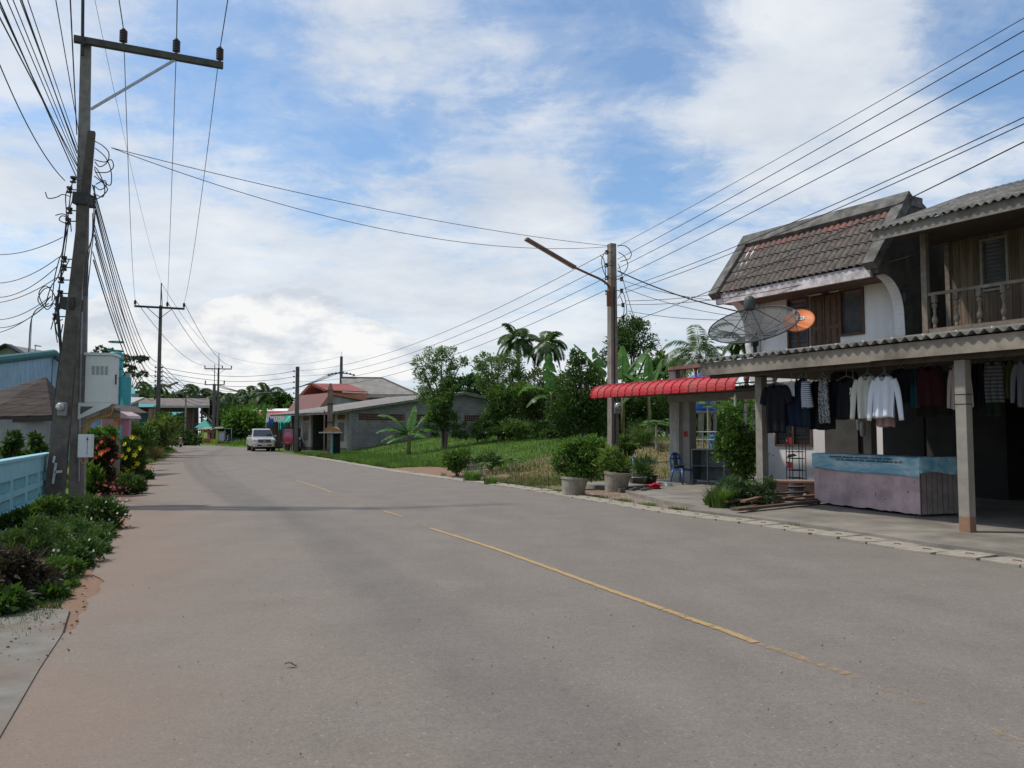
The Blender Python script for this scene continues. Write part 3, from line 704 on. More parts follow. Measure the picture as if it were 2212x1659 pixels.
# ------------- terrace at the far end (pier, beam, balustrade, red awning)
ter = shop_thing('terrace', 'stained concrete terrace on a thick pier with a small terracotta baluster parapet', 'terrace')
VP = 4.8
px0 = SLx(1446, VP, 900); px1 = SLx(1490, VP, 900)
print('pier', px0, px1, SL(1465, 1045, VP), SL(1465, 860, VP), SL(1465, 795, VP))
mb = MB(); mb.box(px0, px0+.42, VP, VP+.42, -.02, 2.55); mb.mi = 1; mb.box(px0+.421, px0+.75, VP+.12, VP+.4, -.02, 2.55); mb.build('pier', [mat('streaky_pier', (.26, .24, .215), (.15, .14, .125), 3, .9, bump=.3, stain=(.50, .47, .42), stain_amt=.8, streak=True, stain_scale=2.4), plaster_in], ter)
zb0 = 2.52; bxr = -7.2
mb = MB(); mb.box(px0-.1, bxr, VP, VP+.25, zb0, 2.9); mb.box(px0-.1, XL-.1, VP+.252, 12, 2.7, 2.9); mb.build('beam', mat('beam_conc', (.30, .28, .25), (.23, .21, .19), 3, .9), ter)
rz = SL(1465, 791, VP)[1]
mb = MB(); mb.box(px0, px0+.3, VP, VP+.2, 2.902, rz-.1); mb.build('parapet_post', band_m, ter)
mb = MB(); mb.box(px0-.02, -7.4, VP-.03, VP+.2, rz-.1, rz); mb.build('parapet_rail', terra, ter)
hb = rz-.1-2.902
for i in range(9):
    x = SLx(1478, VP+.1, 820)+i*(SLx(1503, VP+.1, 820)-SLx(1478, VP+.1, 820))
    if x > -7.5: break
    mb = MB(); mb.lathe([(.07, 0), (.07, .05*hb), (.04, .1*hb), (.08, .25*hb), (.085, .38*hb), (.045, .55*hb), (.035, .68*hb), (.05, .75*hb), (.035, .8*hb), (.07, .95*hb), (.07, hb)], (x, VP+.1, 2.902), 12); mb.build('baluster', terra, ter, smooth=True)
aw = shop_thing('red_awning', 'curved glossy red metal awning with raised ribs over the terrace front', 'awning')
redm = mat('awning_red', (.50, .022, .03), (.42, .02, .028), 2, .5, spec=.3, stain=(.27, .08, .07), stain_amt=.7, streak=True, stain_scale=2.5)
def awp(px, py): 
    return SL(px, py, 3.15)
ax0, az0 = awp(1278, 862); ax1, az1 = awp(1590, 842)
print('awning', ax0, az0, ax1, az1)
azb = (az0+az1)/2
prof = [(3.12, azb), (3.12, azb+.14), (3.16, azb+.24), (3.26, azb+.33), (3.42, azb+.40), (3.9, azb+.47), (4.7, azb+.52)]
mb = MB(); n = 18
def fa(u, v):
    k = v*(len(prof)-1); i = min(int(k), len(prof)-2); t = k-i
    y = prof[i][0]*(1-t)+prof[i+1][0]*t; z = prof[i][1]*(1-t)+prof[i+1][1]*t
    x = ax0+(ax1-ax0)*u; 
    g = (.006*math.sin(z*120) if v < .6 else 0)
    return (x, y-g, z)
mb.grid(fa, n*2, 30); mb.build('awning_sheet', redm, aw, smooth=True, solid=.006)
for i in range(n+1):
    x = ax0+(ax1-ax0)*i/n; mb = MB()
    for j in range(len(prof)-1):
        (ya, za), (yb, zb_) = prof[j], prof[j+1]
        mb.tube([(x, ya-.012, za+.008), (x, yb-.012, zb_+.008)], .016, 6)
    mb.build('rib', redm, aw, smooth=True)
mb = MB(); mb.tube([(ax0, 3.2, azb+.05), (ax1, 3.2, azb+.05)], .02, 6); mb.tube([(ax0+.1, 4.7, azb+.3), (ax1-.1, 4.7, azb+.3)], .02, 6)
for t in (.02, .3, .6, .98): x = ax0+(ax1-ax0)*t; mb.tube([(x, 3.2, azb+.05), (x, 4.75, azb+.2)], .018, 6)
mb.box(ax0, ax1, 3.15, 4.7, azb+.06, azb+.064)
mb.build('awning_frame', dark_metal, aw)
mb = MB(); mb.box(px0+.5, px0+.68, VP+.115, VP+.12, 1.45, 1.62)
sg = mb.build('wall_sign', mat('sign_red', (.35, .03, .03), None, 4, .6)); sg.location = SO; sg.rotation_euler = (0, 0, SRZ); tag(sg, 'small dark red notice plate on the inner face of the terrace pier', 'sign')
# ---------------------------------------------------------------- things in and round the shop
def place_shop(o): o.location = SO; o.rotation_euler = (0, 0, SRZ); return o
FZ = .075
# stall counter, built in the shop frame by its measured corners
def SGw(px, py, z=FZ): p = G(px, py, z); return Vector((p.x, p.y, z))
cA = SGw(1760, 1086, .1); cB = SGw(1988, 1114, .1)
cd = (cB-cA); CLn = cd.length; cd.normalize(); crz = math.atan2(cd.y, cd.x)
ct = thing('stall_counter', 'pink painted plywood stall counter with a slatted side, paint flaking at the bottom', 'counter', (cA.x, cA.y, FZ), crz)
pinkm = mat('pink_paint', (.58, .41, .42), (.51, .36, .37), 3, .8, stain=(.16, .10, .085), stain_amt=.55, stain_scale=1.7)
rawwood = plankmat('slat_wood', (.34, .26, .22), (.23, .18, .15), .12, 1)
H1 = 1.03
mb = MB(); prof = [(0, .06)]
xs_ = np.linspace(0, CLn, 40)
pr = [(x, .035+.03*abs(math.sin(x*5.1))*random.random()) for x in xs_]+[(CLn, H1), (0, H1)]
mb.prism(pr, 0, .02, 'y'); mb.build('front_panel', pinkm, ct)
mb = MB()
for i in range(7): mb.box(CLn-.03, CLn-.01, .06+i*.125, .06+i*.125+.105, .04, H1)
mb.build('side_slats', mat('slat_grey', (.33, .27, .235), (.24, .19, .17), 5, .85, stain=(.10, .08, .07)), ct)
mb = MB(); mb.box(.0, .03, .022, .92, .04, H1); mb.box(CLn-.08, CLn-.031, .022, .07, 0, H1); mb.box(CLn-.08, CLn-.031, .87, .92, 0, H1); mb.box(0.03, .08, .022, .07, 0, H1); mb.box(.0, CLn, .02, .93, H1+.001, H1+.03); mb.box(.032, CLn-.1, .9, .92, .05, H1); mb.build('frame', mat('dark_wood', (.07, .05, .04), None, 8, .8), ct)
mb = MB()
for (x, z, w, h) in ((CLn-.12, .62, .02, .02), (CLn-.12, .95, .05, .012), (CLn*.45, .33, .03, .02), (CLn*.62, .28, .012, .10), (CLn*.7, .25, .04, .014), (CLn*.9, .42, .03, .025), (CLn*.25, .42, .02, .015)): mb.box(x, x+w, -.003, -.0005, z, z+h)
mb.build('scuff_marks', dark_metal, ct)
# vinyl banner draped over the counter top
bn = thing('vinyl_banner', 'pale blue printed vinyl banner draped over the front of the pink counter', 'banner', (cA.x, cA.y, FZ), crz)
bm = bpy.data.materials.new('banner_vinyl'); bm.use_nodes = True; nt = bm.node_tree; bs = nt.nodes['Principled BSDF']
tcn = nt.nodes.new('ShaderNodeTexCoord'); mp = nt.nodes.new('ShaderNodeMapping'); lnk(nt, tcn.outputs['Object'], mp.inputs[0]); mp.inputs['Scale'].default_value = (1.5, 3, 5)
lnk(nt, ramp(nt, noise(nt, mp.outputs[0], 1.2, 4, .6, .5), [(.3, (.09, .27, .42)), (.48, (.22, .42, .50)), (.62, (.42, .56, .60)), (.75, (.55, .62, .62))]), bs.inputs['Base Color']); bs.inputs['Roughness'].default_value = .4
mb = MB()
def fb(u, v):
    x = -.03+(CLn+.08)*u; drop = .30+.05*math.sin(u*3.0)+.06*max(0, (u-.75)*4)-.04*max(0, .15-u)*8*(1 if u > .05 else 0)
    s = v*(drop+.30)
    if s < .3: return (x, .28-s, H1+.045+.006*math.sin(x*9)+.004*math.sin(s*40))
    d = s-.3; return (x, -.02-.014*math.sin(x*7)*d*3-.02*d-.012*abs(math.sin(x*3.1)), H1+.04-d)
mb.grid(fb, 90, 18)
def fs(u, v):
    y = -.03+.9*u; d = (.30-.03*math.sin(u*5))*v; return (CLn+.03+.015*math.sin(y*8)*v+.02*v, y, H1+.042-d)
mb.grid(fs, 20, 8); mb.build('sheet', bm, bn, smooth=True, solid=.004)
inkm = mat('banner_ink', (.05, .09, .16), None, 4, .6); mb = MB()
for row, (zz, xa, xb, hh) in enumerate([(.96, .55, 2.2, .030), (.905, .75, 2.45, .034)]):
    x = xa
    while x < xb:
        w = random.uniform(.018, .035)
        mb.box(x, x+w, -.062, -.058, H1+.03-(1-zz)-hh*.5, H1+.03-(1-zz)+hh*random.uniform(.2, .6)); mb.box(x+w*.2, x+w*.9, -.063, -.06, H1+.03-(1-zz)+hh*.62, H1+.03-(1-zz)+hh*.78) if random.random() < .35 else None
        x += w+random.uniform(.006, .012) if random.random() > .12 else w+.05
mb.build('print_line', inkm, bn)
# folded garment pile on counter? the counter carries a dark cloth edge
# ------------- stone bench
stone = mat('terrazzo', (.36, .22, .17), (.28, .18, .14), 14, .8, bump=.2, stain=(.14, .10, .08), stain_amt=.5)
bC = SGw(1712, 1083); bt = thing('stone_bench', 'reddish terrazzo stone bench on two waisted legs beside the counter', 'bench', (bC.x+.05, bC.y+.1, FZ), R(-18))
mb = MB(); mb.box(-.48, .62, -.17, .17, .40, .46); mb.build('seat', stone, bt, bevel=.015)
for sx2 in (-.24, .38):
    mb = MB(); mb.prism([(-.15, 0), (.15, 0), (.14, .08), (.085, .2), (.14, .34), (.16, .398), (-.16, .398), (-.14, .34), (-.085, .2), (-.14, .08)], -.11, .11, 'y', Matrix.Translation((sx2, 0, 0))); mb.build('leg', stone, bt)
# ------------- red and black wire rack
rC = SGw(1700, 1060); rk = thing('wire_rack', 'tall narrow black wire display rack with red name panels', 'rack', (rC.x, rC.y, FZ), crz-.45)
mb = MB(); W2, Dp, Ht = .72, .32, 1.52
mb = MB()
for x in (0, W2/2, W2):
    for y in (0, Dp): mb.tube([(x, y, 0), (x, y, Ht)], .011, 6)
for z in (.35, .55, .85, 1.02, 1.38, 1.52):
    for y in (0, Dp): mb.tube([(0, y, z), (W2, y, z)], .008, 5)
    for x in np.linspace(0, W2, 7): mb.tube([(x, 0, z), (x, Dp, z)], .005, 4)
mb.build('frame', dark_metal, rk)
redp = mat('rack_red', (.34, .025, .03), (.24, .02, .025), 4, .5)
for z0, z1 in ((1.22, 1.38), (.60, .76)):
    mb = MB(); mb.box(.012, W2/2-.012, -.012, -.006, z0, z1); mb.box(W2/2+.012, W2-.012, -.012, -.006, z0, z1); p = mb.build('name_panel', redp, rk)
    mb = MB()
    for x0 in (.10,):
        for k in range(5): mb.box(x0+k*.032, x0+k*.032+.02, -.016, -.013, z0+.05, z1-.05)
    mb.build('lettering', mat('pale_letter', (.5, .38, .36)), p)
sh = thing('bottle_tray', 'tray of small dark items leaning on the middle shelf of the wire rack', 'tray', (rC.x, rC.y, FZ), crz-.45)
mb = MB(); mb.cbox((.18, .1, .90), (.26, .2, .02), (.25, 0, 0)); mb.build('tray_base', dark_metal, sh)
mb = MB(); [mb.cbox((.08+.05*i, .09, .93), (.035, .14, .035), (.25, 0, 0)) for i in range(5)]; mb.build('small_packet', mat('packet', (.10, .10, .11), (.2, .19, .18), 20, .5), sh)
# wood piece standing on the bench / box beneath
bxm = mat('grey_tub', (.10, .11, .13), None, 3, .6)
tb = place_shop(MB().lathe([(0, 0), (.17, 0), (.21, .33), (.20, .33), (.16, .02), (0, .02)], (*SG(1718, 1080), FZ), 18).build('bucket', bxm, smooth=False)); tag(tb, 'dark grey plastic bucket under the stone bench', 'bucket')

# ------------- clothes on the line behind the fascia
clm = {}
def clothmat(key, c1, c2=None, pattern=None, c3=None, sc=30):
    k = 'cloth_'+key
    if k in _mc: return _mc[k]
    m = bpy.data.materials.new(k); m.use_nodes = True; nt = m.node_tree; bs = nt.nodes['Principled BSDF']
    tcn = nt.nodes.new('ShaderNodeTexCoord'); ov = tcn.outputs['Object']
    base = mixc(nt, noise(nt, ov, 3, 4), c1, c2 or tuple(x*.8 for x in c1))
    if pattern == 'stripe':
        sp = nt.nodes.new('ShaderNodeSeparateXYZ'); lnk(nt, ov, sp.inputs[0]); f = math_n(nt, 'GREATER_THAN', math_n(nt, 'FRACT', math_n(nt, 'MULTIPLY', sp.outputs[2], sc)), .5); base = mixc(nt, f, base, c3)
    if pattern == 'print':
        vo = nt.nodes.new('ShaderNodeTexVoronoi'); vo.inputs['Scale'].default_value = sc; lnk(nt, ov, vo.inputs['Vector']); base = mixc(nt, ramp(nt, vo.outputs['Color'], [(.45, 0.0), (.5, 1.0)]), base, c3)
    lnk(nt, base, bs.inputs['Base Color']); bs.inputs['Roughness'].default_value = .9; bs.inputs['Specular IOR Level'].default_value = .1
    _mc[k] = m; return m
hanger = mat('hanger', (.25, .25, .27), None, 5, .4)
def garment(kind, name, label, cat, pl, pr_, pt, pb, v, m, sl_len=.5, neck='round', fold=.03, bellm=0.0, sleeve_m=None, yaw=None):
    x0, zt_ = SL(pl, pt, v); x1, zb_ = SL(pr_, pb, v)
    w = x1-x0; h = zt_-zb_; cx_ = (x0+x1)/2; sk_ = yaw if yaw is not None else random.choice((-1, 1))*random.uniform(.15, .5)
    t = thing(name, label, cat, SO, SRZ, 'clothes hanging along the porch line')
    body_w = w*(.62 if kind == 'long' else .74 if kind == 'tee' else 1.0)
    nu, nv = 26, 20; ph = random.uniform(0, 6)
    for side in (0, 1):
        mb = MB()
        def fg(u, q):
            z = zt_-h*(q if kind != 'long' else q*.98)
            ww = body_w*(1 if q > .25 else (.86+.14*q/.25))*(1+bellm*q)
            if kind == 'skirt': ww = w*(.75+.25*q)
            uu = u-.5; sag = 0
            if kind in ('long', 'tee', 'dress'):
                # shoulder slope and neck opening
                sh_ = .09*h*abs(uu*2)**1.3*(1-q)
                nk = (.10 if side == 0 else .04)*max(0, 1-(abs(uu)/.2)**2)*(1-q) if neck == 'round' else 0
                sag = sh_+nk
            x = cx_+ww*uu
            th = (.045*(1-abs(uu*2)**3)+.008)*(1 if side == 0 else -1)
            y = v-th-(fold*q**.7)*math.sin(u*17+ph+1.4*math.sin(q*2.2))-.5*fold*q*math.sin(u*31+ph*2)
            y += (x-cx_)*sk_+.03*math.sin(q*3+ph)*q
            return (x, y if side == 0 else y+.001, z-sag+.01*math.sin(u*9+ph)*q)
        mb.grid(fg, nu, nv)
        if side == 0: o1 = mb
        else: o1.add(mb.v, mb.f)
    o1.build('body', m, t, smooth=True, solid=.003)
    if kind in ('long', 'tee'):
        for s in (-1, 1):
            a = Vector((cx_+s*body_w*.43, v, zt_-.12*h)); L = h*sl_len
            b_ = Vector((cx_+s*w*.48, v+.01, zt_-.10*h-L)) if kind == 'long' else Vector((cx_+s*w*.5, v, zt_-.12*h-L))
            mid = a.lerp(b_, .35)+Vector((s*.03, 0, .02))
            mb = MB(); pts = catmull([a, mid, b_], 5); rr = [w*(.115-.045*i/(len(pts)-1)) for i in range(len(pts))] if kind == 'long' else [w*.12]*len(pts)
            mb.tube(pts, rr, 10)
            mb.v = [(p[0], v+(p[1]-v)*.45+(p[0]-cx_)*sk_, p[2]) for p in mb.v]
            mb.build('sleeve', sleeve_m or m, t, smooth=True)
    mb = MB(); mb.tube([(cx_-w*.28, v, zt_-.05), (cx_, v, zt_+.03), (cx_+w*.28, v, zt_-.05)], .006, 5); mb.tube([(cx_, v, zt_+.03), (cx_+.01, v, zt_+.08), (cx_+.0, v, 2.76)], .004, 5); mb.build('hanger', hanger, t)
    return t
V0 = .28
blk = clothmat('black', (.012, .012, .015)); nav = clothmat('navy', (.012, .018, .04)); nav2 = clothmat('blue_black', (.012, .022, .032))
garment('tee', 'hanging_dress', 'black short sleeved dress hanging leftmost against the porch post', 'dress', 1642, 1712, 830, 935, V0, blk, .3)
garment('dress', 'hanging_singlet', 'navy blue top with a pale grey shoulder panel, hanging second from the left', 'top', 1690, 1732, 828, 920, V0+.05, nav, .3)
t_ = shop_thing('x', None, None); bpy.data.objects.remove(t_)
xq, zq = SL(1698, 828, V0-.02); xq1, zq1 = SL(1718, 856, V0-.02)
mb = MB(); mb.grid(lambda u, v_: (xq+(xq1-xq)*u, V0-.035-.015*math.sin(u*3), zq+(zq1-zq)*v_), 6, 4); pnl = mb.build('folded_scarf', clothmat('pale', (.40, .42, .46)), solid=.004); place_shop(pnl); tag(pnl, 'pale grey cloth folded over the shoulder of the navy top', 'scarf')
garment('dress', 'hanging_dress', 'plain dark blue dress in the middle of the dark clothes', 'dress', 1708, 1756, 815, 922, V0+.12, nav2, .3)
garment('dress', 'hanging_dress', 'wide black dress behind the striped sleeveless top', 'dress', 1742, 1806, 820, 928, V0+.16, blk, .3)
garment('skirt', 'hanging_singlet', 'small white top with fine dark stripes hanging narrow and folded', 'top', 1731, 1752, 825, 880, V0-.06, clothmat('fine_stripe', (.55, .56, .60), None, 'stripe', (.12, .13, .20), 26), .3, fold=.01)
garment('dress', 'hanging_dress', 'black dress with a white speckled print, long and narrow', 'dress', 1764, 1796, 812, 914, V0-.02, clothmat('speckle', (.03, .03, .032), None, 'print', (.28, .28, .28), 60), .3)
garment('tee', 'hanging_shirt', 'wide plain black shirt between the speckled dress and the cream shirt', 'shirt', 1788, 1872, 818, 905, V0+.05, blk, .35)
garment('skirt', 'sequin_bag', 'small glittering sequin purse cloth hanging beside the cream shirt', 'purse', 1836, 1850, 838, 868, V0-.06, clothmat('glitter', (.12, .11, .10), None, 'print', (.6, .58, .5), 60), .3, fold=.006)
garment('long', 'hanging_shirt', 'cream long sleeved shirt hanging behind the white blouse', 'shirt', 1846, 1904, 811, 905, V0-.03, clothmat('cream', (.52, .50, .44)), .9)
garment('long', 'hanging_blouse', 'white long sleeved blouse with a scooped neck, brightest of the hanging clothes', 'blouse', 1876, 1946, 812, 903, V0-.12, clothmat('white', (.62, .64, .70), (.55, .57, .63)), .95, fold=.03, yaw=.12)
garment('skirt', 'hanging_shirt', 'dusty pink shirt hem showing below the white blouse', 'shirt', 1896, 1934, 850, 922, V0+.1, clothmat('dusty_pink', (.36, .24, .22)), .3)
garment('tee', 'hanging_tee', 'black t-shirt with a pale chest print right of the white blouse', 't-shirt', 1922, 1972, 795, 868, V0+.22, blk, .4)
garment('dress', 'hanging_dress', 'dull teal dress right of the black printed t-shirt', 'dress', 1950, 1990, 795, 880, V0+.35, clothmat('teal', (.015, .06, .065)), .3)
garment('dress', 'hanging_dress', 'dark maroon dress right of the teal dress', 'dress', 1984, 2036, 790, 876, V0+.35, clothmat('maroon', (.035, .011, .013)), .3)
garment('long', 'hanging_shirt', 'pale pink long sleeved shirt hanging behind the big front post', 'shirt', 2036, 2110, 788, 885, V0+.18, clothmat('pale_pink', (.34, .28, .25)), .85)
garment('dress', 'hanging_dress', 'black dress just right of the front post', 'dress', 2094, 2134, 782, 880, V0+.3, blk, .3)
garment('dress', 'hanging_dress', 'grey and black striped dress right of the front post', 'dress', 2128, 2168, 778, 868, V0+.2, clothmat('grey_stripe', (.11, .105, .10), None, 'stripe', (.04, .04, .045), 17), .3)
garment('dress', 'hanging_dress', 'olive brown dress near the right picture edge', 'dress', 2160, 2196, 776, 860, V0+.3, clothmat('olive', (.05, .042, .012)), .3)
garment('long', 'hanging_shirt', 'grey long sleeved shirt at the right picture edge', 'shirt', 2188, 2250, 775, 880, V0+.25, clothmat('grey', (.11, .11, .12)), .8)
for i, (a, b, lb, c) in enumerate(((1800, 1850, 'dark brown jacket hanging on the second line, left', (.05, .035, .03)), (1985, 2050, 'charcoal trousers on the second line left of the front post', (.03, .03, .032)), (2110, 2165, 'dark green jacket on the second line right of the front post', (.02, .035, .025)))):
    garment('dress', 'hanging_clothing', lb, 'clothing', a, b, 800, 900, 1.5+.1*i, clothmat('dk%d' % i, c), .3)
mb = MB(); mb.tube([(PX2, V0, 2.75), (0, V0+.05, 2.72), (3.3, V0, 2.75)], .006, 5); cl_ = place_shop(mb.build('clothes_line', dark_metal)); tag(cl_, 'thin dark line under the porch fascia that carries the clothes', 'clothes line')
# plastic bottles hanging by the inner column
mb = MB(); bx0, bz0 = SL(1855, 905, 3.2)
for dx, dz in ((0, 0), (.09, -.14)): mb.lathe([(0, -.17), (.05, -.15), (.06, 0), (.05, .12), (.02, .2), (0, .2)], (bx0+dx, 3.2, bz0+dz-.08), 10)
hb_ = place_shop(mb.build('plastic_bag', mat('clear_plastic', (.45, .46, .45), None, 4, .3), smooth=True)); tag(hb_, 'pale plastic bag hanging on the inner column above the counter', 'bag')
# toy bird hanging below the awning
tx, tz = SL(1588, 862, 3.3)
bd = shop_thing('hanging_ornament', 'small yellow and white bird ornament hanging under the red awning end', 'ornament')
mb = MB(); mb.lathe([(0, -.2), (.03, -.15), (.04, 0), (.02, .12), (0, .16)], (tx, 3.3, tz), 8); mb.build('body', mat('orn_white', (.6, .62, .62)), bd, smooth=True)
mb = MB(); mb.prism([(-.2, .04), (0, .07), (.02, -.01), (-.1, -.01)], -.01, .01, 'y', Matrix.Translation((tx, 3.3, tz))); mb.build('wing', mat('orn_yellow', (.65, .38, .03)), bd)
mb = MB(); mb.tube([(tx, 3.3, tz+.14), (tx, 3.3, azb+.05)], .004, 4); mb.build('string', dark_metal, bd)

# ------------- planks: each a thing
wm = [mat('plank_a', (.27, .15, .09), (.18, .10, .065), 6, .8, stain=(.08, .05, .035), stain_amt=.5), mat('plank_b', (.13, .085, .06), (.08, .055, .04), 6, .85)]
pl = [((1600, 1091), (1800, 1083), .26, .14, .05, 0, 'long light brown plank lying on top of the timber pile'),
      ((1568, 1107), (1690, 1092), .12, .12, .035, 1, 'dark plank poking out left at the bottom of the timber pile'),
      ((1590, 1117), (1815, 1092), .05, .13, .05, 1, 'long dark plank lowest at the roadside front of the timber pile'),
      ((1605, 1113), (1700, 1083), .17, .10, .04, 0, 'short brown plank lying aslant across the timber pile'),
      ((1690, 1100), (1812, 1088), .14, .13, .035, 0, 'reddish plank on the right half of the timber pile'),
      ((1640, 1098), (1815, 1086), .19, .12, .04, 1, 'dark plank tucked under the top one of the timber pile'),
      ((1620, 1102), (1780, 1096), .09, .14, .035, 1, 'flat dark plank in the middle of the timber pile'),
      ((1585, 1112), (1640, 1104), .02, .16, .04, 1, 'stubby plank end lying flat by the drain covers')]
for a, b, z, w, h, mi, lb in pl:
    A = G(*a, 0); B = G(*b, 0); A.z = B.z = z+.09
    mb = MB(); mb.beam(A, B, w, h); tag(mb.build('timber_plank', wm[mi], bevel=.004), lb, 'plank', 'planks piled at the roadside')

# ------------- terrace things: chair, cabinet, tap, pots, basin
def plastic_chair(loc, rz):
    t = thing('plastic_chair', 'blue plastic chair with a high curved back standing on the wet paving', 'chair', loc, rz)
    bl_ = mat('blue_plastic', (.03, .09, .20), (.025, .075, .17), 4, .4, spec=.5)
    mb = MB(); mb.grid(lambda u, v: (-.21+.42*u, -.21+.42*v, .44+.02*((2*u-1)**2)), 8, 8); mb.build('seat', bl_, t, smooth=True, solid=.025)
    mb = MB()
    for s in (-1, 1): mb.tube(catmull([(s*.21, .2, .42), (s*.22, .25, .6), (s*.19, .29, .8), (s*.10, .30, .88), (0, .30, .90)], 5), .024, 8)
    mb.tube([(-.19, .27, .74), (0, .29, .74), (.19, .27, .74)], .02, 6)
    mb.grid(lambda u, v: (-.085+.17*u, .235+.055*v, .44+.44*v), 3, 6); mb.build('backrest', bl_, t, smooth=True, solid=.012)
    for sx2, sy2 in ((-1, -1), (1, -1), (-1, 1), (1, 1)):
        mb = MB(); mb.tube([(sx2*.19, sy2*.18, .44), (sx2*.215, sy2*.21, .22), (sx2*.235, sy2*.24, 0)], [.036, .026, .02], 8); mb.build('leg', bl_, t, smooth=True)
    mb = MB(); 
    for s in (-1, 1): mb.grid(lambda u, v: (s*.21, -.2+.4*u, .44-.05*v-.04*v*(2*u-1)**2), 6, 2)
    mb.build('apron', bl_, t, solid=.01)
    return t
gc = G(1474, 1046, FZ); plastic_chair((gc.x, gc.y, FZ), R(35))
bw = place_shop(MB().lathe([(0, .0), (.13, .01), (.2, .09), (.19, .09), (.12, .02), (0, .015)], (*[c for c in SG(1466, 1046, FZ)], FZ+.47), 18).build('metal_pan', dark_metal, smooth=True)); tag(bw, 'shallow dark metal pan on the seat of the blue chair', 'pan')
wp = place_shop(MB().lathe([(0, 0), (.10, 0), (.11, .10), (.10, .10), (.095, .015), (0, .015)], (*[c for c in SG(1444, 1050, FZ)], FZ), 18).build('white_pot', mat('enamel', (.6, .6, .58), None, 4, .4), smooth=False)); tag(wp, 'small white enamel pot on the paving under the blue chair', 'pot')
gk = G(1516, 1044, FZ)
cb_ = thing('steel_cabinet', 'old open fronted grey green steel cabinet standing behind the blue chair', 'cabinet', (gk.x-.2, gk.y+.3, FZ), SRZ+.25)
cm = mat('cabinet_green', (.16, .20, .20), (.11, .14, .14), 5, .6, metal=.2, stain=(.3, .3, .28), stain_amt=.5, streak=True); fm_ = mat('cabinet_frame', (.22, .22, .21), (.16, .16, .155), 5, .6)
mb = MB(); mb.box(-.015, .0, 0, .5, .08, .98); mb.box(.0, 1.05, .48, .5, .08, .98); mb.box(1.05, 1.065, 0, .5, .08, .98); mb.box(.001, 1.049, .0, .479, .08, .1); mb.box(.001, 1.049, .0, .479, .5, .52); mb.build('shell', cm, cb_)
mb = MB(); mb.box(-.03, 1.08, -.02, .52, .981, 1.02); mb.build('top', fm_, cb_)
for x in (-.03, .5, 1.045):
    mb = MB(); mb.box(x, x+.035, -.021, .01, 0, .98); mb.build('leg', fm_, cb_)
# grey pipe frame stand behind
fr_ = thing('pipe_stand', 'thin grey pipe frame stand behind the cabinet and bush', 'stand', tuple(P(1502, 930, 26.5)-Vector((0, 0, P(1502, 930, 26.5).z))), SRZ)
mb = MB()
for x in (0, .35, 2.1, 2.45):
    for y in (0, .6): mb.tube([(x, y, 0), (x, y, 1.6+(.9 if x > 2 else 0))], .025, 6)
for z in (1.6, 1.35): mb.tube([(0, 0, z), (2.45, 0, z)], .02, 6)
mb.tube([(2.1, 0, 2.5), (2.45, 0, 2.5)], .02, 6); mb.tube([(2.1, 0, 2.2), (2.45, 0, 2.2)], .02, 6); mb.build('frame', galv, fr_)
# tap on a blue pipe
tp = thing('standpipe_tap', 'blue water pipe standing upright with a small tap and a pipe arm to the pier', 'tap', tuple(G(1368, 1050, 0)))
blp = mat('blue_pvc', (.08, .30, .45), (.06, .25, .38), 6, .4)
q0 = G(1368, 1050, 0); q1 = SW(px0, VP-.05, .78)
tpx = P(1368, 995, q0.y)
mb = MB(); mb.tube([(0, 0, 0), (0, 0, .86)], .02, 8); mb.tube([(0, 0, .66), tuple(q1-q0-Vector((0, 0, .1)))], .016, 8); mb.build('pipe', blp, tp, smooth=True)
mb = MB(); mb.tube([(0, 0, .82), (0, 0, .90)], .022, 8); mb.tube([(0, 0, .88), (.07, -.05, .88), (.085, -.06, .84)], .014, 8); mb.box(-.04, .04, -.008, .008, .92, .935); mb.build('faucet', galv, tp)
bs_ = place_shop(MB().lathe([(0, 0), (.17, .0), (.30, .17), (.315, .175), (.30, .19), (.16, .025), (0, .02)], (*SG(1375, 1056), FZ+.08), 24).build('metal_basin', mat('bright_steel', (.55, .55, .56), (.45, .45, .46), 8, .25, metal=.9), smooth=True)); tag(bs_, 'wide shiny metal basin on stones under the tap', 'basin')
mb = MB()
for i in range(9):
    a = i*.8; r = .16+.12*random.random(); c = G(1362+8*i-20, 1066-2*(i % 3), 0)
    mb.cbox((c.x, c.y, .07), (random.uniform(.14, .26), random.uniform(.12, .2), .12), (random.uniform(-.1, .1), random.uniform(-.1, .1), random.random()*3))
tag(mb.build('rubble', mat('dark_stone', (.10, .09, .08), (.06, .055, .05), 8, .95, bump=.4), bevel=.02), 'dark broken stones and mortar lumps under the metal basin', 'rubble', kind='stuff')
gc = G(1410, 1056, FZ)
mb = MB()
for j in range(3):
    ph = random.random()*6
    mb.grid(lambda u, v, j=j, ph=ph: (gc.x-.2+.4*u+.03*math.sin(v*9+ph), gc.y-.12+.24*v+.02*math.sin(u*8), .085+.04*j+.035*math.sin(u*7+ph)*math.sin(v*6+j)+.09*math.exp(-((u-.6-.1*j)**2+(v-.5)**2)*9)), 16, 12)
tag(mb.build('red_cloth', clothmat('red', (.42, .03, .05)), smooth=True, solid=.006), 'crumpled red cloth dropped on the paving beside the basin', 'cloth')
potm = mat('pot_cement', (.32, .28, .22), (.22, .19, .15), 5, .9, bump=.3, stain=(.10, .085, .06), stain_amt=.6)
soilm = mat('soil', (.06, .04, .03), None, 12, .95)
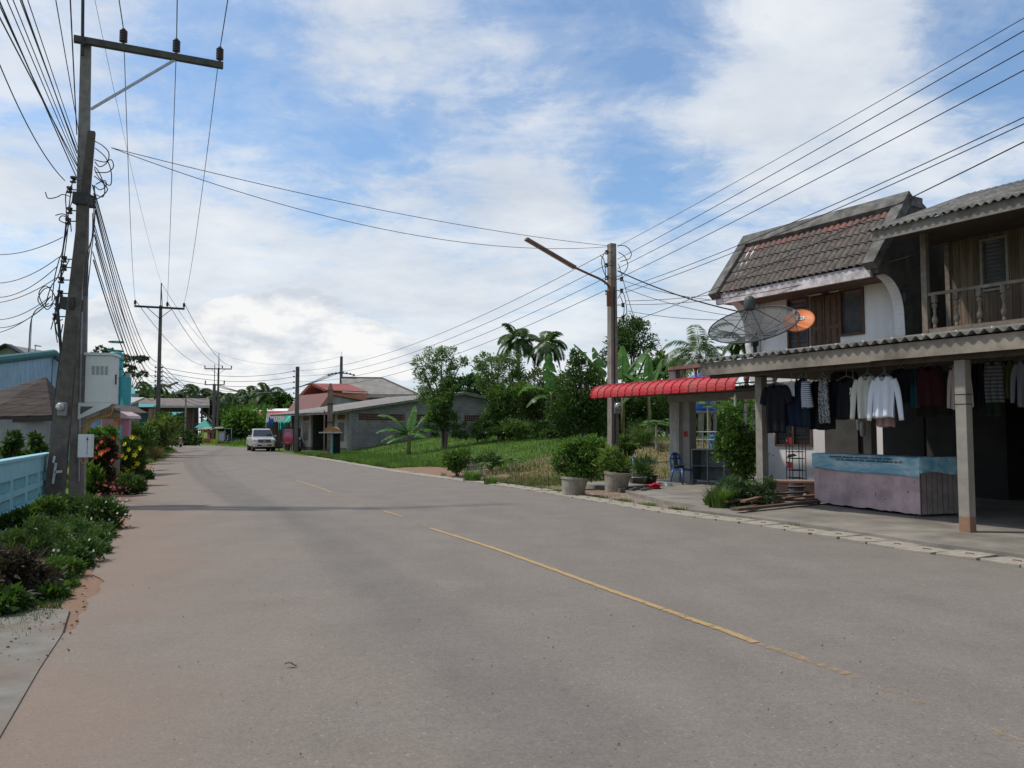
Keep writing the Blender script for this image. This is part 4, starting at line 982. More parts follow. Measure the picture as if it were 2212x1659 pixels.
def cpot(name, px, py, r, h, label, tilt=(0, 0), m=None, grp=None):
    g = G(px, py, 0); t = thing(name, label, 'planter', (g.x, g.y, 0), 0, grp); t.rotation_euler = (tilt[0], tilt[1], 0)
    mb = MB(); mb.lathe([(0, 0), (r*.80, 0), (r*.96, h*.86), (r*1.02, h*.865), (r*1.03, h), (r*.93, h), (r*.86, h*.5), (0, h*.5)], (0, 0, 0), 28, caps=False); mb.build('pot_body', m or potm, t, smooth=False, bevel=0)
    mb = MB(); mb.lathe([(0, h*.86), (r*.91, h*.86)], (0, 0, 0), 20, caps=False); mb.build('soil', soilm, t); return t, g
POT1, gp1 = cpot('cement_planter', 1238, 1071, .34, .46, 'round weathered cement planter tub tilted at the kerb, left of the pair', (R(-3), R(5)), grp='cement planter tubs')
POT2, gp2 = cpot('cement_planter', 1330, 1063, .36, .55, 'round weathered cement planter tub right of the pair, in front of the lamp post', (R(4), R(5)), grp='cement planter tubs')
POT3, gp3 = cpot('black_planter', 1394, 1050, .36, .32, 'wide black rubber planter tub behind the metal basin', m=mat('black_rubber', (.015, .015, .016), None, 5, .5))
def ring(px, py, w, lb):
    g = G(px, py, 0)
    for _ in range(6):
        hh = hz_at(g.x, g.y); g = G(px, py, hh)
    r = w/1736*g.y/2; t = thing('concrete_ring', lb, 'well ring', (g.x, g.y, hh-.05))
    mb = MB(); mb.lathe([(r*.9, 0), (r, 0), (r, .42), (r*1.03, .42), (r*1.03, .5), (r*.86, .5), (r*.86, 0)], n=24, caps=False); mb.build('ring_wall', mat('ring_cement', (.40, .36, .30), (.3, .27, .23), 5, .9, stain=(.12, .10, .08)), t)
    mb = MB(); mb.lathe([(0, .44), (r*.86, .44)], n=20, caps=False); mb.build('lid', soilm, t)
    mb = MB(); mb.tube([(0, 0, .44), (0, 0, .66)], .05, 8); mb.build('vent_pipe', potm, t)
ring(1011, 1016, 52, 'low round cement ring in the grass, the nearer to the red soil drive'); ring(1076, 1012, 62, 'low round cement ring in the grass, wider and darker than its neighbour')
# blue water tank on a stand behind the terrace
tk = P(1512, 862, 34); tt = thing('water_tank', 'bright blue ribbed plastic water tank seen through the terrace opening', 'water tank', (tk.x, tk.y, 0))
mb = MB(); R_ = .62; zz0 = P(1512, 888, 34).z
mb.lathe([(0, 0), (R_, 0)]+[(R_*(1+.02*(i % 2)), .1+i*.11) for i in range(11)]+[(R_*.9, 1.35), (.22, 1.55), (.2, 1.62), (0, 1.62)], (0, 0, zz0), 24); mb.build('tank_body', mat('tank_blue', (.02, .10, .42), (.02, .085, .36), 4, .4), tt, smooth=True)
mb = MB(); [mb.beam((a*.5, b*.5, .3), (a*.5, b*.5, zz0), .12, .12) for a in (-1, 1) for b in (-1, 1)]; mb.box(-.6, .6, -.6, .6, zz0-.08, zz0-.001); mb.build('stand', concrete, tt)
bu = P(1545, 930, 33); b2 = thing('blue_drum', 'blue plastic drum on the ground below the water tank', 'drum', (bu.x, bu.y, .6)); mb = MB(); mb.lathe([(0, 0), (.28, 0), (.3, .3), (.28, .32), (.3, .6), (.28, .88), (0, .9)], n=18); mb.build('drum_body', mat('tank_blue2', (.03, .12, .30)), b2, smooth=True)

# ------------- satellite dishes
def dish(name, label, c, axis, rad, depth, m, rimm, mesh=True, feedlen=.8, ribs=12, feed_r=.08, cat='satellite dish'):
    t = thing(name, label, cat, c); q = Vector(axis).to_track_quat('Z', 'Y').to_matrix().to_4x4()
    mb = MB()
    mb.lathe([(rad*k/10, depth*((k/10)**2)-depth) for k in range(0, 11)], n=40, caps=False, M=q); mb.build('reflector', m, t, smooth=True, solid=.004)
    mb = MB(); mb.tube([q @ Vector((rad*math.cos(a), rad*math.sin(a), 0)) for a in np.linspace(0, 2*math.pi, 41)], .016 if mesh else .012, 6)
    if mesh:
        for i in range(ribs):
            a = 2*math.pi*i/ribs; mb.tube([q @ Vector((rad*k*math.cos(a), rad*k*math.sin(a), depth*k*k-depth-.012)) for k in (.05, .3, .55, .8, 1)], .011, 5)
        mb.tube([q @ Vector((rad*.5*math.cos(a), rad*.5*math.sin(a), depth*.25-depth-.012)) for a in np.linspace(0, 2*math.pi, 31)], .01, 5)
    mb.build('rim', rimm, t)
    f = q @ Vector((0, 0, feedlen-depth)); mb = MB()
    if mesh:
        for i in range(4):
            a = 2*math.pi*(i+.4)/4; mb.tube([q @ Vector((rad*.62*math.cos(a), rad*.62*math.sin(a), depth*.38-depth)), f], .009, 5)
    mb.build('feed_strut', rimm, t) if mb.v else None
    return t, q, f
dc = Vector((SW(*[SL(1627, 700, 2.2)[0], 2.2], SL(1627, 700, 2.2)[1])))
mesh_m = bpy.data.materials.new('mesh_screen'); mesh_m.use_nodes = True; nt = mesh_m.node_tree; bs = nt.nodes['Principled BSDF']
bs.inputs['Base Color'].default_value = (.035, .04, .04, 1); bs.inputs['Roughness'].default_value = .6
tr = nt.nodes.new('ShaderNodeBsdfTransparent'); mx = nt.nodes.new('ShaderNodeMixShader'); mx.inputs[0].default_value = .42
lnk(nt, tr.outputs[0], mx.inputs[1]); lnk(nt, bs.outputs[0], mx.inputs[2]); lnk(nt, mx.outputs[0], nt.nodes['Material Output'].inputs[0])
t, q, f = dish('satellite_dish', 'big black mesh satellite dish on a pole above the porch roof', dc, (-.29, -.42, .86), 1.04, .26, mesh_m, dark_metal, True, .72)
mb = MB(); M_ = Matrix.Translation(f) @ Matrix.Rotation(0, 4, 'X'); mb.lathe([(0, -.1), (.10, -.1), (.13, -.05), (.13, .12), (.11, .2), (.05, .24), (0, .25)], n=14, M=M_); mb.build('feed_horn', mat('feed_grey', (.07, .08, .08), None, 4, .5), t, smooth=True)
mb = MB(); mb.tube([q @ Vector((0, 0, -.26)), (0.03, 0, -.42), (0.03, 0, -1.1)], .045, 10); mb.cbox((.03, 0, -.42), (.14, .14, .2)); mb.build('mast', dark_metal, t)
oc = Vector(SW(SL(1725, 692, 3.4)[0], 3.4, SL(1725, 692, 3.4)[1]))
om = mat('dish_orange', (.72, .19, .035), (.62, .16, .03), 3, .5, stain=(.30, .14, .08), stain_amt=.4)
t, q, f = dish('satellite_dish', 'small solid orange satellite dish beside the big mesh one', oc, (-.35, -.62, .55), .36, .07, om, om, False)
mb = MB(); mb.tube(catmull([q @ Vector((0, 0, -.08)), (.02, .08, -.25), (.02, .1, -.5), (.12, .1, -.68), (.28, .1, -.72)], 5), .028, 8); mb.build('mast', rust, t, smooth=True)
mb = MB(); mb.tube([q @ Vector((0, -.34, 0)), q @ Vector((0, -.2, .42))], .012, 6); mb.cbox(q @ Vector((0, -.18, .45)), (.07, .07, .11)); mb.build('feed_arm', galv, t)
mb = MB(); mb.prism([(-.10, -.055), (.10, -.055), (.10, .055), (-.10, .055)], -.002, .002, 'z', q @ Matrix.Translation((.02, .12, -.045))); lb_ = mb.build('white_label', mat('label_white', (.7, .7, .68)), t)
mb = MB()
for k in range(3): mb.prism([(-.06+.045*k, -.03), (-.035+.045*k, -.03), (-.035+.045*k, .03), (-.06+.045*k, .03)], .003, .005, 'z', q @ Matrix.Translation((.02, .12, -.042)))
mb.build('lettering', dark_metal, lb_)
# ---------------------------------------------------------------- poles, lamps, wires
def wire_obj(name, a, b, sag, r, label, group, m=alucable, n=22, cat='power line'):
    a = Vector(a); b = Vector(b); pts = []
    for i in range(n+1):
        t = i/n; p = a.lerp(b, t); p.z -= 4*sag*t*(1-t); pts.append(p)
    mb = MB(); mb.tube(pts, r, 5, caps=False); return tag(mb.build(name, m), label, cat, group)
def insulator_pin(mb, p, h=.34, r=.075, n=7):
    pr = [(0, 0), (.03, 0), (.03, .06)]
    for i in range(n): z = .07+i*(h-.1)/n; pr += [(r, z), (r*.98, z+.018), (r*.6, z+.022)]
    pr += [(r*.5, h), (0, h)]; mb.lathe(pr, p, 12)
def spool(mb, p, r=.045, h=.10):
    mb.lathe([(0, -h/2), (r, -h/2), (r, -h*.25), (r*.6, 0), (r, h*.25), (r, h/2), (0, h/2)], p, 10)
# --- big double pole on the left
YB = 17.3
b0 = P(166, 1095, YB); b1 = P(186, 84, YB)
a0_ = P(114, 1110, YB-.45); a1_ = P(198, 284, YB-.45)
b0.z = min(b0.z, 0)-.0; 
pt = thing('utility_pole', 'tall pale concrete utility pole at the left with a long one sided crossarm', 'utility pole', (b0.x, b0.y, 0))
def rel(p): return Vector(p)-Vector((b0.x, b0.y, 0))
foot = Vector((0, 0, -.1)); top = rel(b1)
roadp = Vector((.92, .39, 0)); roadd = Vector((-.39, .92, 0))
mb = MB(); mb.beam(foot, top, .34, .30, up=(roadp.x, roadp.y, 0), w2=.20, h2=.2)
mb.build('shaft', pole_conc, pt, bevel=.01)
mb = MB()
for i in range(15):
    p = foot.lerp(top, .03+i*.064); 
    mb.cbox(p+Vector((0, -.16+.0045*i, 0)), (.03, .02, .035))
mb.build('bolt_hole', black, pt)
armL = rel(P(172, 92, YB)); dd = ray(482, 142); 
zA = b1.z-.12
# arm end on the ray at the arm's height
tt_ = (zA-CAMZ)/dd.z; armR = rel(Vector((dd.x*tt_, dd.y*tt_, zA)))
armL = rel(Vector((b1.x, b1.y-.18, zA))) - (armR-rel(Vector((b1.x, b1.y-.18, zA)))).normalized()*.15
print('arm', armL, armR, (armR-armL).length)
mb = MB(); mb.beam(armL, armR, .12, .14); mb.build('crossarm', mat('arm_dark', (.10, .10, .09), (.06, .06, .055), 5, .85, stain=(.03, .03, .03)), pt)
insP = []
for px, py in ((266, 92), (381, 117), (475, 136)):
    d = ray(px, py); t_ = None
    # closest point on arm line by x ratio
    best = min((abs((( (b0.x+armL.lerp(armR, k/200).x))/(b0.y+armL.lerp(armR, k/200).y))-d.x/d.y), k) for k in range(201))[1]
    p = armL.lerp(armR, best/200); mb = MB(); insulator_pin(mb, p+Vector((0, 0, .07)), .36, .085); mb.build('insulator', insul, pt, smooth=False); insP.append(p+Vector((b0.x, b0.y, .40)))
mb = MB(); mb.beam(rel(P(196, 236, YB-.1)), armL.lerp(armR, .66)+Vector((0, 0, -.07)), .05, .05); mb.build('brace', galv, pt)
mb = MB(); mb.tube([rel(P(178, 120, YB-.2)), rel(P(180, -120, YB-.2))], .035, 8); mb.cbox(rel(P(180, 90, YB-.2)), (.09, .06, .16)); mb.build('ground_wire_mast', dark_metal, pt)
mb = MB(); mb.tube([rel(P(170, 1040, YB-.17)), rel(P(178, 600, YB-.17))], .02, 6); mb.build('conduit', galv, pt)
# --- short dark pole leaning beside it
qt = thing('utility_pole', 'shorter dark leaning concrete pole in front of the tall pale one, laden with cables', 'utility pole', (a0_.x, a0_.y, 0))
def relq(p): return Vector(p)-Vector((a0_.x, a0_.y, 0))
f2 = relq(a0_); f2.z = -.1; t2 = relq(a1_)
mb = MB(); mb.beam(f2, t2, .38, .36, up=(roadp.x, roadp.y, 0), w2=.15, h2=.15); mb.build('shaft', pole_dark, qt, bevel=.012)
for px, py, w_s in ((181, 432, .30), (154, 657, .31)):
    c = relq(P(px, py, YB-.42)); mb = MB(); mb.cbox(c, (w_s, .36, .25), (0, R(4), 0)); mb.build('strap_plate', dark_metal, qt)
mb = MB(); mpix = [(158, 388), (150, 410), (150, 455), (147, 478), (138, 560), (138, 578), (132, 605), (130, 634), (124, 662), (120, 684)]
spP = []
for px, py in mpix:
    c = P(px, py, YB-.35); spP.append(c); mb = MB(); spool(mb, relq(c), .06, .13); mb.tube([relq(c), relq(c)+Vector((.28, 0, 0))], .014, 5); mb.build('spool_insulator', insul, qt)
mb = MB(); mb.tube([relq(P(158, 380, YB-.35)), relq(P(134, 560, YB-.35)), relq(P(122, 700, YB-.35))], .012, 5); mb.build('insulator_rack', dark_metal, qt)
# tangled loops of cable
def loop(pxs, Y, r=.011, m=cablem):
    mb = MB(); mb.tube(catmull([relq(P(x, y, Y+random.uniform(-.1, .1))) for x, y in pxs], 8), r, 5); mb.build('cable_loop', m, qt, smooth=True)
YC = YB-.6
for pxs in ([(205, 305), (222, 315), (235, 330), (232, 350), (216, 360), (205, 350)], [(206, 320), (228, 340), (240, 370), (238, 400), (215, 385), (204, 365)], [(204, 345), (225, 350), (240, 345), (245, 360), (232, 372), (205, 372)],
            [(204, 360), (214, 372), (226, 405), (222, 425), (206, 420)], [(203, 380), (222, 395), (232, 410), (218, 425), (203, 432)], [(205, 402), (216, 410), (229, 402), (226, 390), (207, 398)],
            [(98, 415), (104, 428), (122, 426), (135, 420), (150, 424)], [(120, 465), (135, 462), (148, 470), (143, 482), (128, 475), (135, 466), (150, 475), (154, 500)],
            [(155, 400), (142, 420), (143, 470), (135, 540), (128, 560), (118, 600), (112, 650)], [(158, 430), (148, 460), (146, 500), (138, 560), (128, 620), (118, 680), (110, 712)],
            [(112, 620), (95, 625), (82, 645), (90, 660), (108, 660), (118, 640), (100, 618), (84, 635), (100, 668), (116, 655)], [(110, 640), (92, 660), (76, 672), (66, 700), (62, 760)],
            [(150, 480), (140, 520), (128, 590), (110, 620), (98, 660)], [(135, 690), (120, 700), (128, 730), (136, 700)], [(150, 560), (132, 600), (126, 640), (118, 690), (124, 740)]): loop(pxs, YC)
for k in range(3): loop([(204-2*k, 400+30*k), (205-3*k, 470+20*k), (196-5*k, 560), (188-4*k, 640)], YC-.02, .010)
mb = MB(); mb.tube([relq(P(122, 640, YC)), relq(P(132, 760, YC)), relq(P(110, 960, YC))], .035, 6); mb.build('black_conduit', dark_metal, qt)
# meters, cabinets on the poles: things of their own
def emeter(c, label, s=1.0, rz=0):
    t = thing('electric_meter', label, 'electric meter', c, rz)
    mb = MB(); mb.box(-.09*s, .09*s, -.02*s, .05*s, -.16*s, .13*s); mb.build('base', mat('meter_grey', (.25, .26, .27), None, 4, .4), t, bevel=.01)
    mb = MB(); mb.lathe([(0, 0), (.085*s, 0), (.085*s, .08*s), (.06*s, .11*s), (0, .115*s)], n=18, M=Matrix.Translation((0, -.02*s, .03*s)) @ Matrix.Rotation(R(90), 4, 'X')); mb.build('glass_cover', mat('meter_glass', (.42, .43, .42), (.2, .2, .2), 20, .12, spec=.8), t, smooth=True)
    return t
emeter(P(134, 882, YB-.72), 'round glazed electric meter strapped to the dark leaning pole', .95)
cabY = YB-.15
c0 = P(180, 870, cabY); c1 = P(247, 762, cabY)
cab = thing('telecom_cabinet', 'big pale grey louvred metal cabinet on a bracket high on the pale pole', 'cabinet', ((c0.x+c1.x)/2, cabY, c0.z), R(12))
w = (c1.x-c0.x)*.86; h = c1.z-c0.z
mb = MB(); mb.box(-w/2, w/2, 0, .5, 0, h-.06); mb.build('body', whitebox, cab, bevel=.008)
mb = MB(); mb.prism([(-w/2-.03, h-.055), (w/2+.03, h-.055), (w/2+.02, h), (-w/2-.02, h)], -.03, .53, 'y'); mb.build('roof_cap', whitebox, cab)
mb = MB()
for i in range(4):
    for j in range(8): mb.cbox((-w/2+.16+i*.085, -.004, h*.52+j*.024+.05), (.06, .01, .008), (R(30), 0, 0))
mb.build('louvre', mat('louvre_shadow', (.22, .23, .22)), cab)
mb = MB(); mb.box(w/2+.001, w/2+.02, .2, .25, h*.38, h*.58); mb.build('handle', dark_metal, cab)
mb = MB()
for y in (-.0, .46): mb.prism([(-w/2-.12, -.02), (w/2, -.02), (w/2-.06, -.08), (-w/2-.12, -.36)], y, y+.03, 'y'); 
mb.box(-w/2-.12, w/2, .0, .5, -.019, -.001); mb.build('bracket', whitebox, cab)
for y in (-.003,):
    mb = MB(); mb.prism([(-w/2-.07, -.08), (w/2-.35, -.08), (-w/2-.07, -.25)], y-.002, y, 'y'); mb.build('bracket_shade_patch', mat('brk_shadow', (.10, .10, .10)), cab)  # dark triangle laid on the bracket as painted shade, nothing is cut out
mb = MB()
for k in range(5): x = w*.05+.05*k; mb.tube(catmull([(x, .2, -.02), (x-.02, .15, -.25), (x-.25-.03*k, .1, -.42), (-w/2-.1, .05, -.55-.1*k)], 5), .018, 5)
mb.build('cable', mat('cable_tan', (.32, .22, .10), None, 5, .6), cab, smooth=True)
s0_ = P(171, 988, YB-.35); s1_ = P(199, 938, YB-.35)
sb = thing('junction_box', 'small white locked junction box low on the pale pole', 'junction box', ((s0_.x+s1_.x)/2, YB-.4, s0_.z), R(12))
w = s1_.x-s0_.x; h = s1_.z-s0_.z
mb = MB(); mb.box(-w/2, w/2, 0, .2, 0, h); mb.build('body', whitebox, sb, bevel=.006)
mb = MB(); mb.box(w*.2, w*.23, -.004, -.001, .05, h-.05); mb.box(w*.16, w*.27, -.012, -.001, h*.74, h*.82); mb.build('lock', dark_metal, sb)
mb = MB(); mb.tube(catmull([(-w*.3, .05, 0), (-w*.2, .03, -.1), (0, .02, -.14), (w*.2, .05, -.08), (w*.15, .05, 0)], 5), .02, 6); mb.build('cable', mat('cable_tan', (.32, .22, .10)), sb)
# white paint mark on the dark pole
mb = MB(); m0 = P(124, 1022, YB-.66)
for a, b, ww in (((121, 1000), (114, 1045), .05), ((118, 1020), (134, 1018), .05), ((118, 985), (115, 1000), .045)): mb.beam(P(*a, YB-.665)-Vector((a0_.x, a0_.y, 0)), P(*b, YB-.665)-Vector((a0_.x, a0_.y, 0)), .01, ww, up=(1, 0, .3) if a[1] != 1020 else (0, 0, 1))
mb.build('paint_mark', mat('mark_white', (.6, .62, .6)), qt)

# --- standard T pole copies (second and third on the left)
def t_pole(label, base, H, armdir, armlen=2.3, mast=1.4, group='utility poles along the left roadside', dbl=False, lamp=False):
    t = thing('utility_pole', label, 'utility pole', base, 0, group)
    mb = MB(); mb.beam((0, 0, -.1), (0, 0, H), .33, .3, up=(armdir.x, armdir.y, 0), w2=.2, h2=.2); mb.build('shaft', pole_dark, t)
    mb = MB(); a = armdir*armlen/2; mb.beam(-a+Vector((0, -.15, H-.15)), a+Vector((0, -.15, H-.15)), .12, .13); 
    mb.beam(Vector((0, -.15, H-.9)), a*.5+Vector((0, -.15, H-.2)), .04, .04); mb.beam(Vector((0, -.15, H-.9)), -a*.5+Vector((0, -.15, H-.2)), .04, .04); mb.build('crossarm', dark_metal, t)
    P3 = []
    for k in (-.97, .3, .97):
        p = a*k+Vector((0, -.15, H-.09)); mb = MB(); insulator_pin(mb, p, .36, .09, 5); mb.build('insulator', insul, t); P3.append(p+Vector(base)+Vector((0, 0, .36)))
    if mast:
        mb = MB(); mb.tube([(0, 0, H-.2), (0, 0, H+mast)], .04, 6); mb.tube([(.12, 0, H-.1), (0, 0, H+mast*.9)], .02, 5); mb.build('ground_wire_mast', dark_metal, t)
    for i in range(8):
        for s in ((-1, 1) if i < 5 else (-1,)):
            mb = MB(); c = Vector((s*.22, -.05, H-4.2-i*.3)); spool(mb, c, .06, .12); mb.tube([c, c*1+Vector((-s*.15, 0, 0))], .015, 4); mb.build('spool_insulator', insul, t)
    return t, P3
base2 = P(340, 984, 54.0); base2 = Vector((P(341, 900, 54).x, 54, 0)); H2 = P(346, 665, 54).z+.15
T2, ins2 = t_pole('concrete utility pole with a T crossarm, second along the left roadside', base2, H2, roadp, (P(397, 668, 54)-P(298, 660, 54)).length, 1.55)
base3 = Vector((P(470, 900, 104).x, 104, 0)); H3 = P(470, 797, 104).z+.15
T3, ins3 = t_pole('farther T pole with a crossarm above the wooden house by the bend', base3, H3, Vector((.98, .2, 0)), (P(500, 797, 104)-P(444, 797, 104)).length, 1.9)
mb = MB(); z3 = P(470, 833, 104).z; 
t4 = thing('utility_pole', 'lower thin pole with a small crossarm just left of the farther T pole', 'utility pole', (P(463, 833, 102).x, 102, 0), 0, 'utility poles along the left roadside')
mb.beam((0, 0, -.1), (0, 0, z3+.1), .3, .25); mb.tube([(0, 0, z3), (0, 0, z3+2.6)], .05, 5); mb.build('shaft', pole_dark, t4)
mb = MB(); mb.beam((-1.2, 0, z3), (1.3, 0, z3), .12, .12); mb.build('crossarm', dark_metal, t4)
for x in (-1.15, 1.25): mb = MB(); insulator_pin(mb, (x, 0, z3+.05), .5, .1, 4); mb.build('insulator', insul, t4)
def tube_lamp(par, a, b, c):
    mb = MB(); mb.tube([a, b], .03, 6); mb.build('lamp_arm', rust, par)
    mb = MB(); mb.beam(b, c, .16, .09); mb.build('lamp_head', mat('lamp_rust', (.22, .12, .09), (.14, .08, .06), 7, .7), par)
bb = Vector(base2)
tube_lamp(T2, P(345, 838, 54)-bb, P(362, 834, 53)-bb, P(383, 826, 52)-bb)

# --- street lamp pole on the right
LB = Vector((P(1325, 1020, 27.0).x, 27.0, 0)); LH = P(1328, 527, 27).z
lp = thing('street_lamp_pole', 'mottled concrete roadside pole with a long rusty fluorescent lamp arm reaching over the road', 'street lamp', LB)
def rell(p): return Vector(p)-LB
mb = MB(); mb.beam((0, 0, -.1), (.0, 0, LH), .30, .30, up=(roadp.x, roadp.y, 0), w2=.25, h2=.22); mb.build('shaft', mat('lamp_pole_conc', (.27, .24, .205), (.17, .15, .125), 4, .9, bump=.3, stain=(.10, .07, .055), stain_amt=.6, streak=True, stain_scale=2), lp, bevel=.012)
mb = MB()
for i in range(16): mb.cbox((-.03, -.155+.002*i, .6+i*.46), (.03, .012, .03))
mb.build('bolt_hole', black, lp)
mb = MB(); mb.tube([(.05, -.17, 1.0), (.05, -.15, 3.5), (.06, -.14, LH-1.5)], .022, 6); mb.build('cable_down', cablem, lp)
L0 = rell(P(1318, 640, 26.8)); L1 = rell(P(1316, 620, 26.8)); L2 = rell(P(1300, 605, 26.6)); L3 = rell(P(1240, 577, 26.2)); L4 = rell(P(1136, 516, 25.4))
mb = MB(); mb.tube(catmull([L0, L1, L2, rell(P(1270, 591, 26.4)), L3], 6), .038, 8); mb.build('lamp_arm', rust, lp, smooth=True)
mb = MB(); mb.beam(L3.lerp(L4, -.02), L4, .20, .09); mb.build('lamp_housing', mat('lamp_rust', (.22, .12, .09), (.14, .08, .06), 7, .7), lp, bevel=.01)
mb = MB(); off = Vector((0, 0, -.055)); mb.tube([L3.lerp(L4, .03)+off, L3.lerp(L4, .97)+off], .018, 8); mb.build('fluorescent_tube', mat('tube_white', (.55, .55, .52), None, 4, .4), lp)
mb = MB(); mb.cbox(rell(P(1316, 645, 26.75)), (.16, .16, .5)); mb.build('bracket_box', rust, lp)
spR = []
for px, py in ((1311, 545), (1310, 573), (1311, 600), (1311, 632)):
    c = rell(P(px, py, 26.8)); mb = MB(); spool(mb, c, .06, .13); mb.tube([c, c+Vector((.2, 0, 0))], .014, 4); mb.build('spool_insulator', insul, lp)
for px, py in ((1346, 685-14), (1346, 660), (1345, 655), (1350, 687)):
    pass
for px, py in ((1349, 615), (1349, 640), (1352, 671), (1352, 698)):
    c = rell(P(px*1.0-6, py-26 if False else py-12, 26.8)); mb = MB(); spool(mb, c, .06, .13); mb.tube([c, c-Vector((.2, 0, 0))], .014, 4); mb.build('spool_insulator', insul, lp)
def lloop(pxs):
    mb = MB(); mb.tube(catmull([rell(P(x, y, 26.7)) for x, y in pxs], 8), .014, 5); mb.build('cable_loop', cablem, lp, smooth=True)
for pxs in ([(1334, 530), (1352, 532), (1363, 545), (1360, 558), (1340, 565)], [(1336, 545), (1350, 555), (1356, 575), (1345, 592), (1332, 598)], [(1310, 540), (1300, 560), (1302, 580), (1310, 600)], [(1334, 645), (1345, 632), (1352, 655), (1354, 690), (1346, 695), (1348, 665), (1340, 640)], [(1296, 552), (1304, 560), (1308, 590), (1306, 615)]): lloop(pxs)
emeter(P(1338, 838, 26.75), 'glass fronted electric meter high on the lamp pole above the awning', 1.3); emeter(P(1335, 880, 26.75), 'glass fronted electric meter on the lamp pole just under the awning', 1.3)
# --- pole by the pickup and the odd ones
pb = Vector((P(640, 978, 61.0).x, 61, 0)); ph = P(641, 792, 61).z
pp = thing('utility_pole', 'plain weathered pole without crossarm right of the silver pickup', 'utility pole', pb)
mb = MB(); mb.beam((0, 0, -.1), (0, 0, ph), .30, .28, w2=.24, h2=.22); mb.build('shaft', pole_dark, pp, bevel=.02)
for i in range(6):
    mb = MB(); c = Vector((-.24, -.1, ph-.35-i*.42)); spool(mb, c, .06, .12); mb.tube([c, c+Vector((.2, 0, 0))], .014, 4); mb.build('spool_insulator', insul, pp)
pfar = Vector((P(737, 820, 88).x, 88, 0)); hfar = P(737, 770, 88).z
pf = thing('utility_pole', 'pole rising behind the orange house with a curved row of insulators', 'utility pole', pfar)
mb = MB(); mb.beam((0, 0, 0), (0, 0, hfar), .32, .3, w2=.26, h2=.24); mb.tube([(0, 0, hfar), (0, 0, hfar+.5)], .02, 4); mb.build('shaft', pole_dark, pf)
mb = MB(); zc_ = P(737, 806, 88).z; mb.tube([(x, 0, zc_-.25*(x/1.4)**2) for x in np.linspace(-1.5, 1.5, 9)], .06, 6); mb.build('crossarm', dark_metal, pf)
for x in np.linspace(-1.4, 1.4, 8): mb = MB(); spool(mb, (x, 0, zc_+.05-.25*(x/1.4)**2), .09, .2); mb.build('insulator', insul, pf)

# --- wires
BASEV = Vector((b0.x, b0.y, 0)); nxt = Vector((13.6, -32.0, 0))
for i, p in enumerate(insP):
    nm = ('left', 'middle', 'right')[i]
    wire_obj('power_line', p, ins2[i], .9, .010+.0, f'high voltage line from the {nm} insulator of the near crossarm to the second pole', 'high voltage lines', n=40)
    wire_obj('power_line', p, p+nxt, .9, .012, f'high voltage line leading overhead towards the viewer from the {nm} insulator', 'high voltage lines', n=60)
    wire_obj('power_line', ins2[i], ins3[i], 1.0, .02, f'high voltage line between the second and farther T poles, {nm} insulator', 'high voltage lines', n=24)
wire_obj('ground_wire', P(180, -120, YB-.2), base2+Vector((0, 0, H2+1.55)), .6, .006, 'thin ground wire between the mast tops of the two left poles', None)
wire_obj('ground_wire', base2+Vector((0, 0, H2+1.55)), base3+Vector((0, 0, H3+1.9)), .8, .014, 'thin ground wire from the second pole mast to the farther T pole', None)
# bundle of telephone cables along the left
random.seed(11)
ORD = ['first', 'second', 'third', 'fourth', 'fifth', 'sixth', 'seventh', 'eighth', 'ninth', 'tenth']
ends = [(0, 30, 0), (0, 48, 0), (0, 10, 0), (0, 62, 0), (14, 0, 0), (26, 0, 0), (38, 0, 0), (48, 0, 0), (112, 0, 0), (150, 0, 0)]
for i, (ex, ey, _) in enumerate(ends):
    sy = 345-6*i if i > 7 else 385-9*i
    nth = ORD[i]; a = P(166+(i % 3)*3, sy, YB-.4); 
    d = ray(ex, ey); h = a.z-CAMZ; t_ = h/d.z*(.985-.01*(i % 3)); e = Vector((d.x*t_, d.y*t_, CAMZ+d.z*t_)); e2 = a+(e-a)*3.0; e2.z = a.z+.3
    wire_obj('telephone_cable', a, e2, .05, .008 if i % 3 else .011, f'{nth} cable from the bottom in the bundle sweeping up from the leaning pole, top left', 'telephone cables overhead at the left', cablem, n=40, cat='cable')
    bz = P(333, 760+i*11, 54); bz = Vector((base2.x-.15, 53.9, H2-3.8-.28*i))
    a2 = P(200+(i % 4)*2, 400+i*18, YB-.5)
    wire_obj('telephone_cable', a2, bz, .9+.12*(i % 4), .011 if i % 3 else .016, f'{nth} cable from the top sagging from the leaning pole to the second pole', 'telephone cables between the left poles', cablem, n=40, cat='cable')
for i in range(5):
    wire_obj('telephone_cable', (base2.x+.15, 54, H2-4.0-.3*i), (base3.x-.1, 103.8, H3-3.0-.35*i), 1.0, .02, f'{ORD[i]} cable from the top sagging between the second pole and the farther T pole', 'cables beyond the second pole', cablem, n=24, cat='cable')
wire_obj('telephone_cable', P(140, 390, YB-.4), P(-40, 40, YB-5.5), .3, .010, 'lone thin cable curving from the leaning pole to the left picture edge', None, cablem, cat='cable')
for i, (x0, y0, x1, y1) in enumerate([(136, 512, -30, 548), (128, 555, -30, 610), (124, 575, -30, 640), (122, 600, -30, 655), (110, 640, -30, 688), (105, 655, -30, 702), (96, 662, -30, 722)]):
    wire_obj('service_drop', P(x0, y0, YB-.4), P(x1, y1, YB+3+i*.4), .15+.05*(i % 3), .009, f'{ORD[i]} service cable from the top drooping from the leaning pole to the left edge', 'service cables to the left', cablem, cat='cable')
lpT = lambda px, py: P(px, py, 26.8)
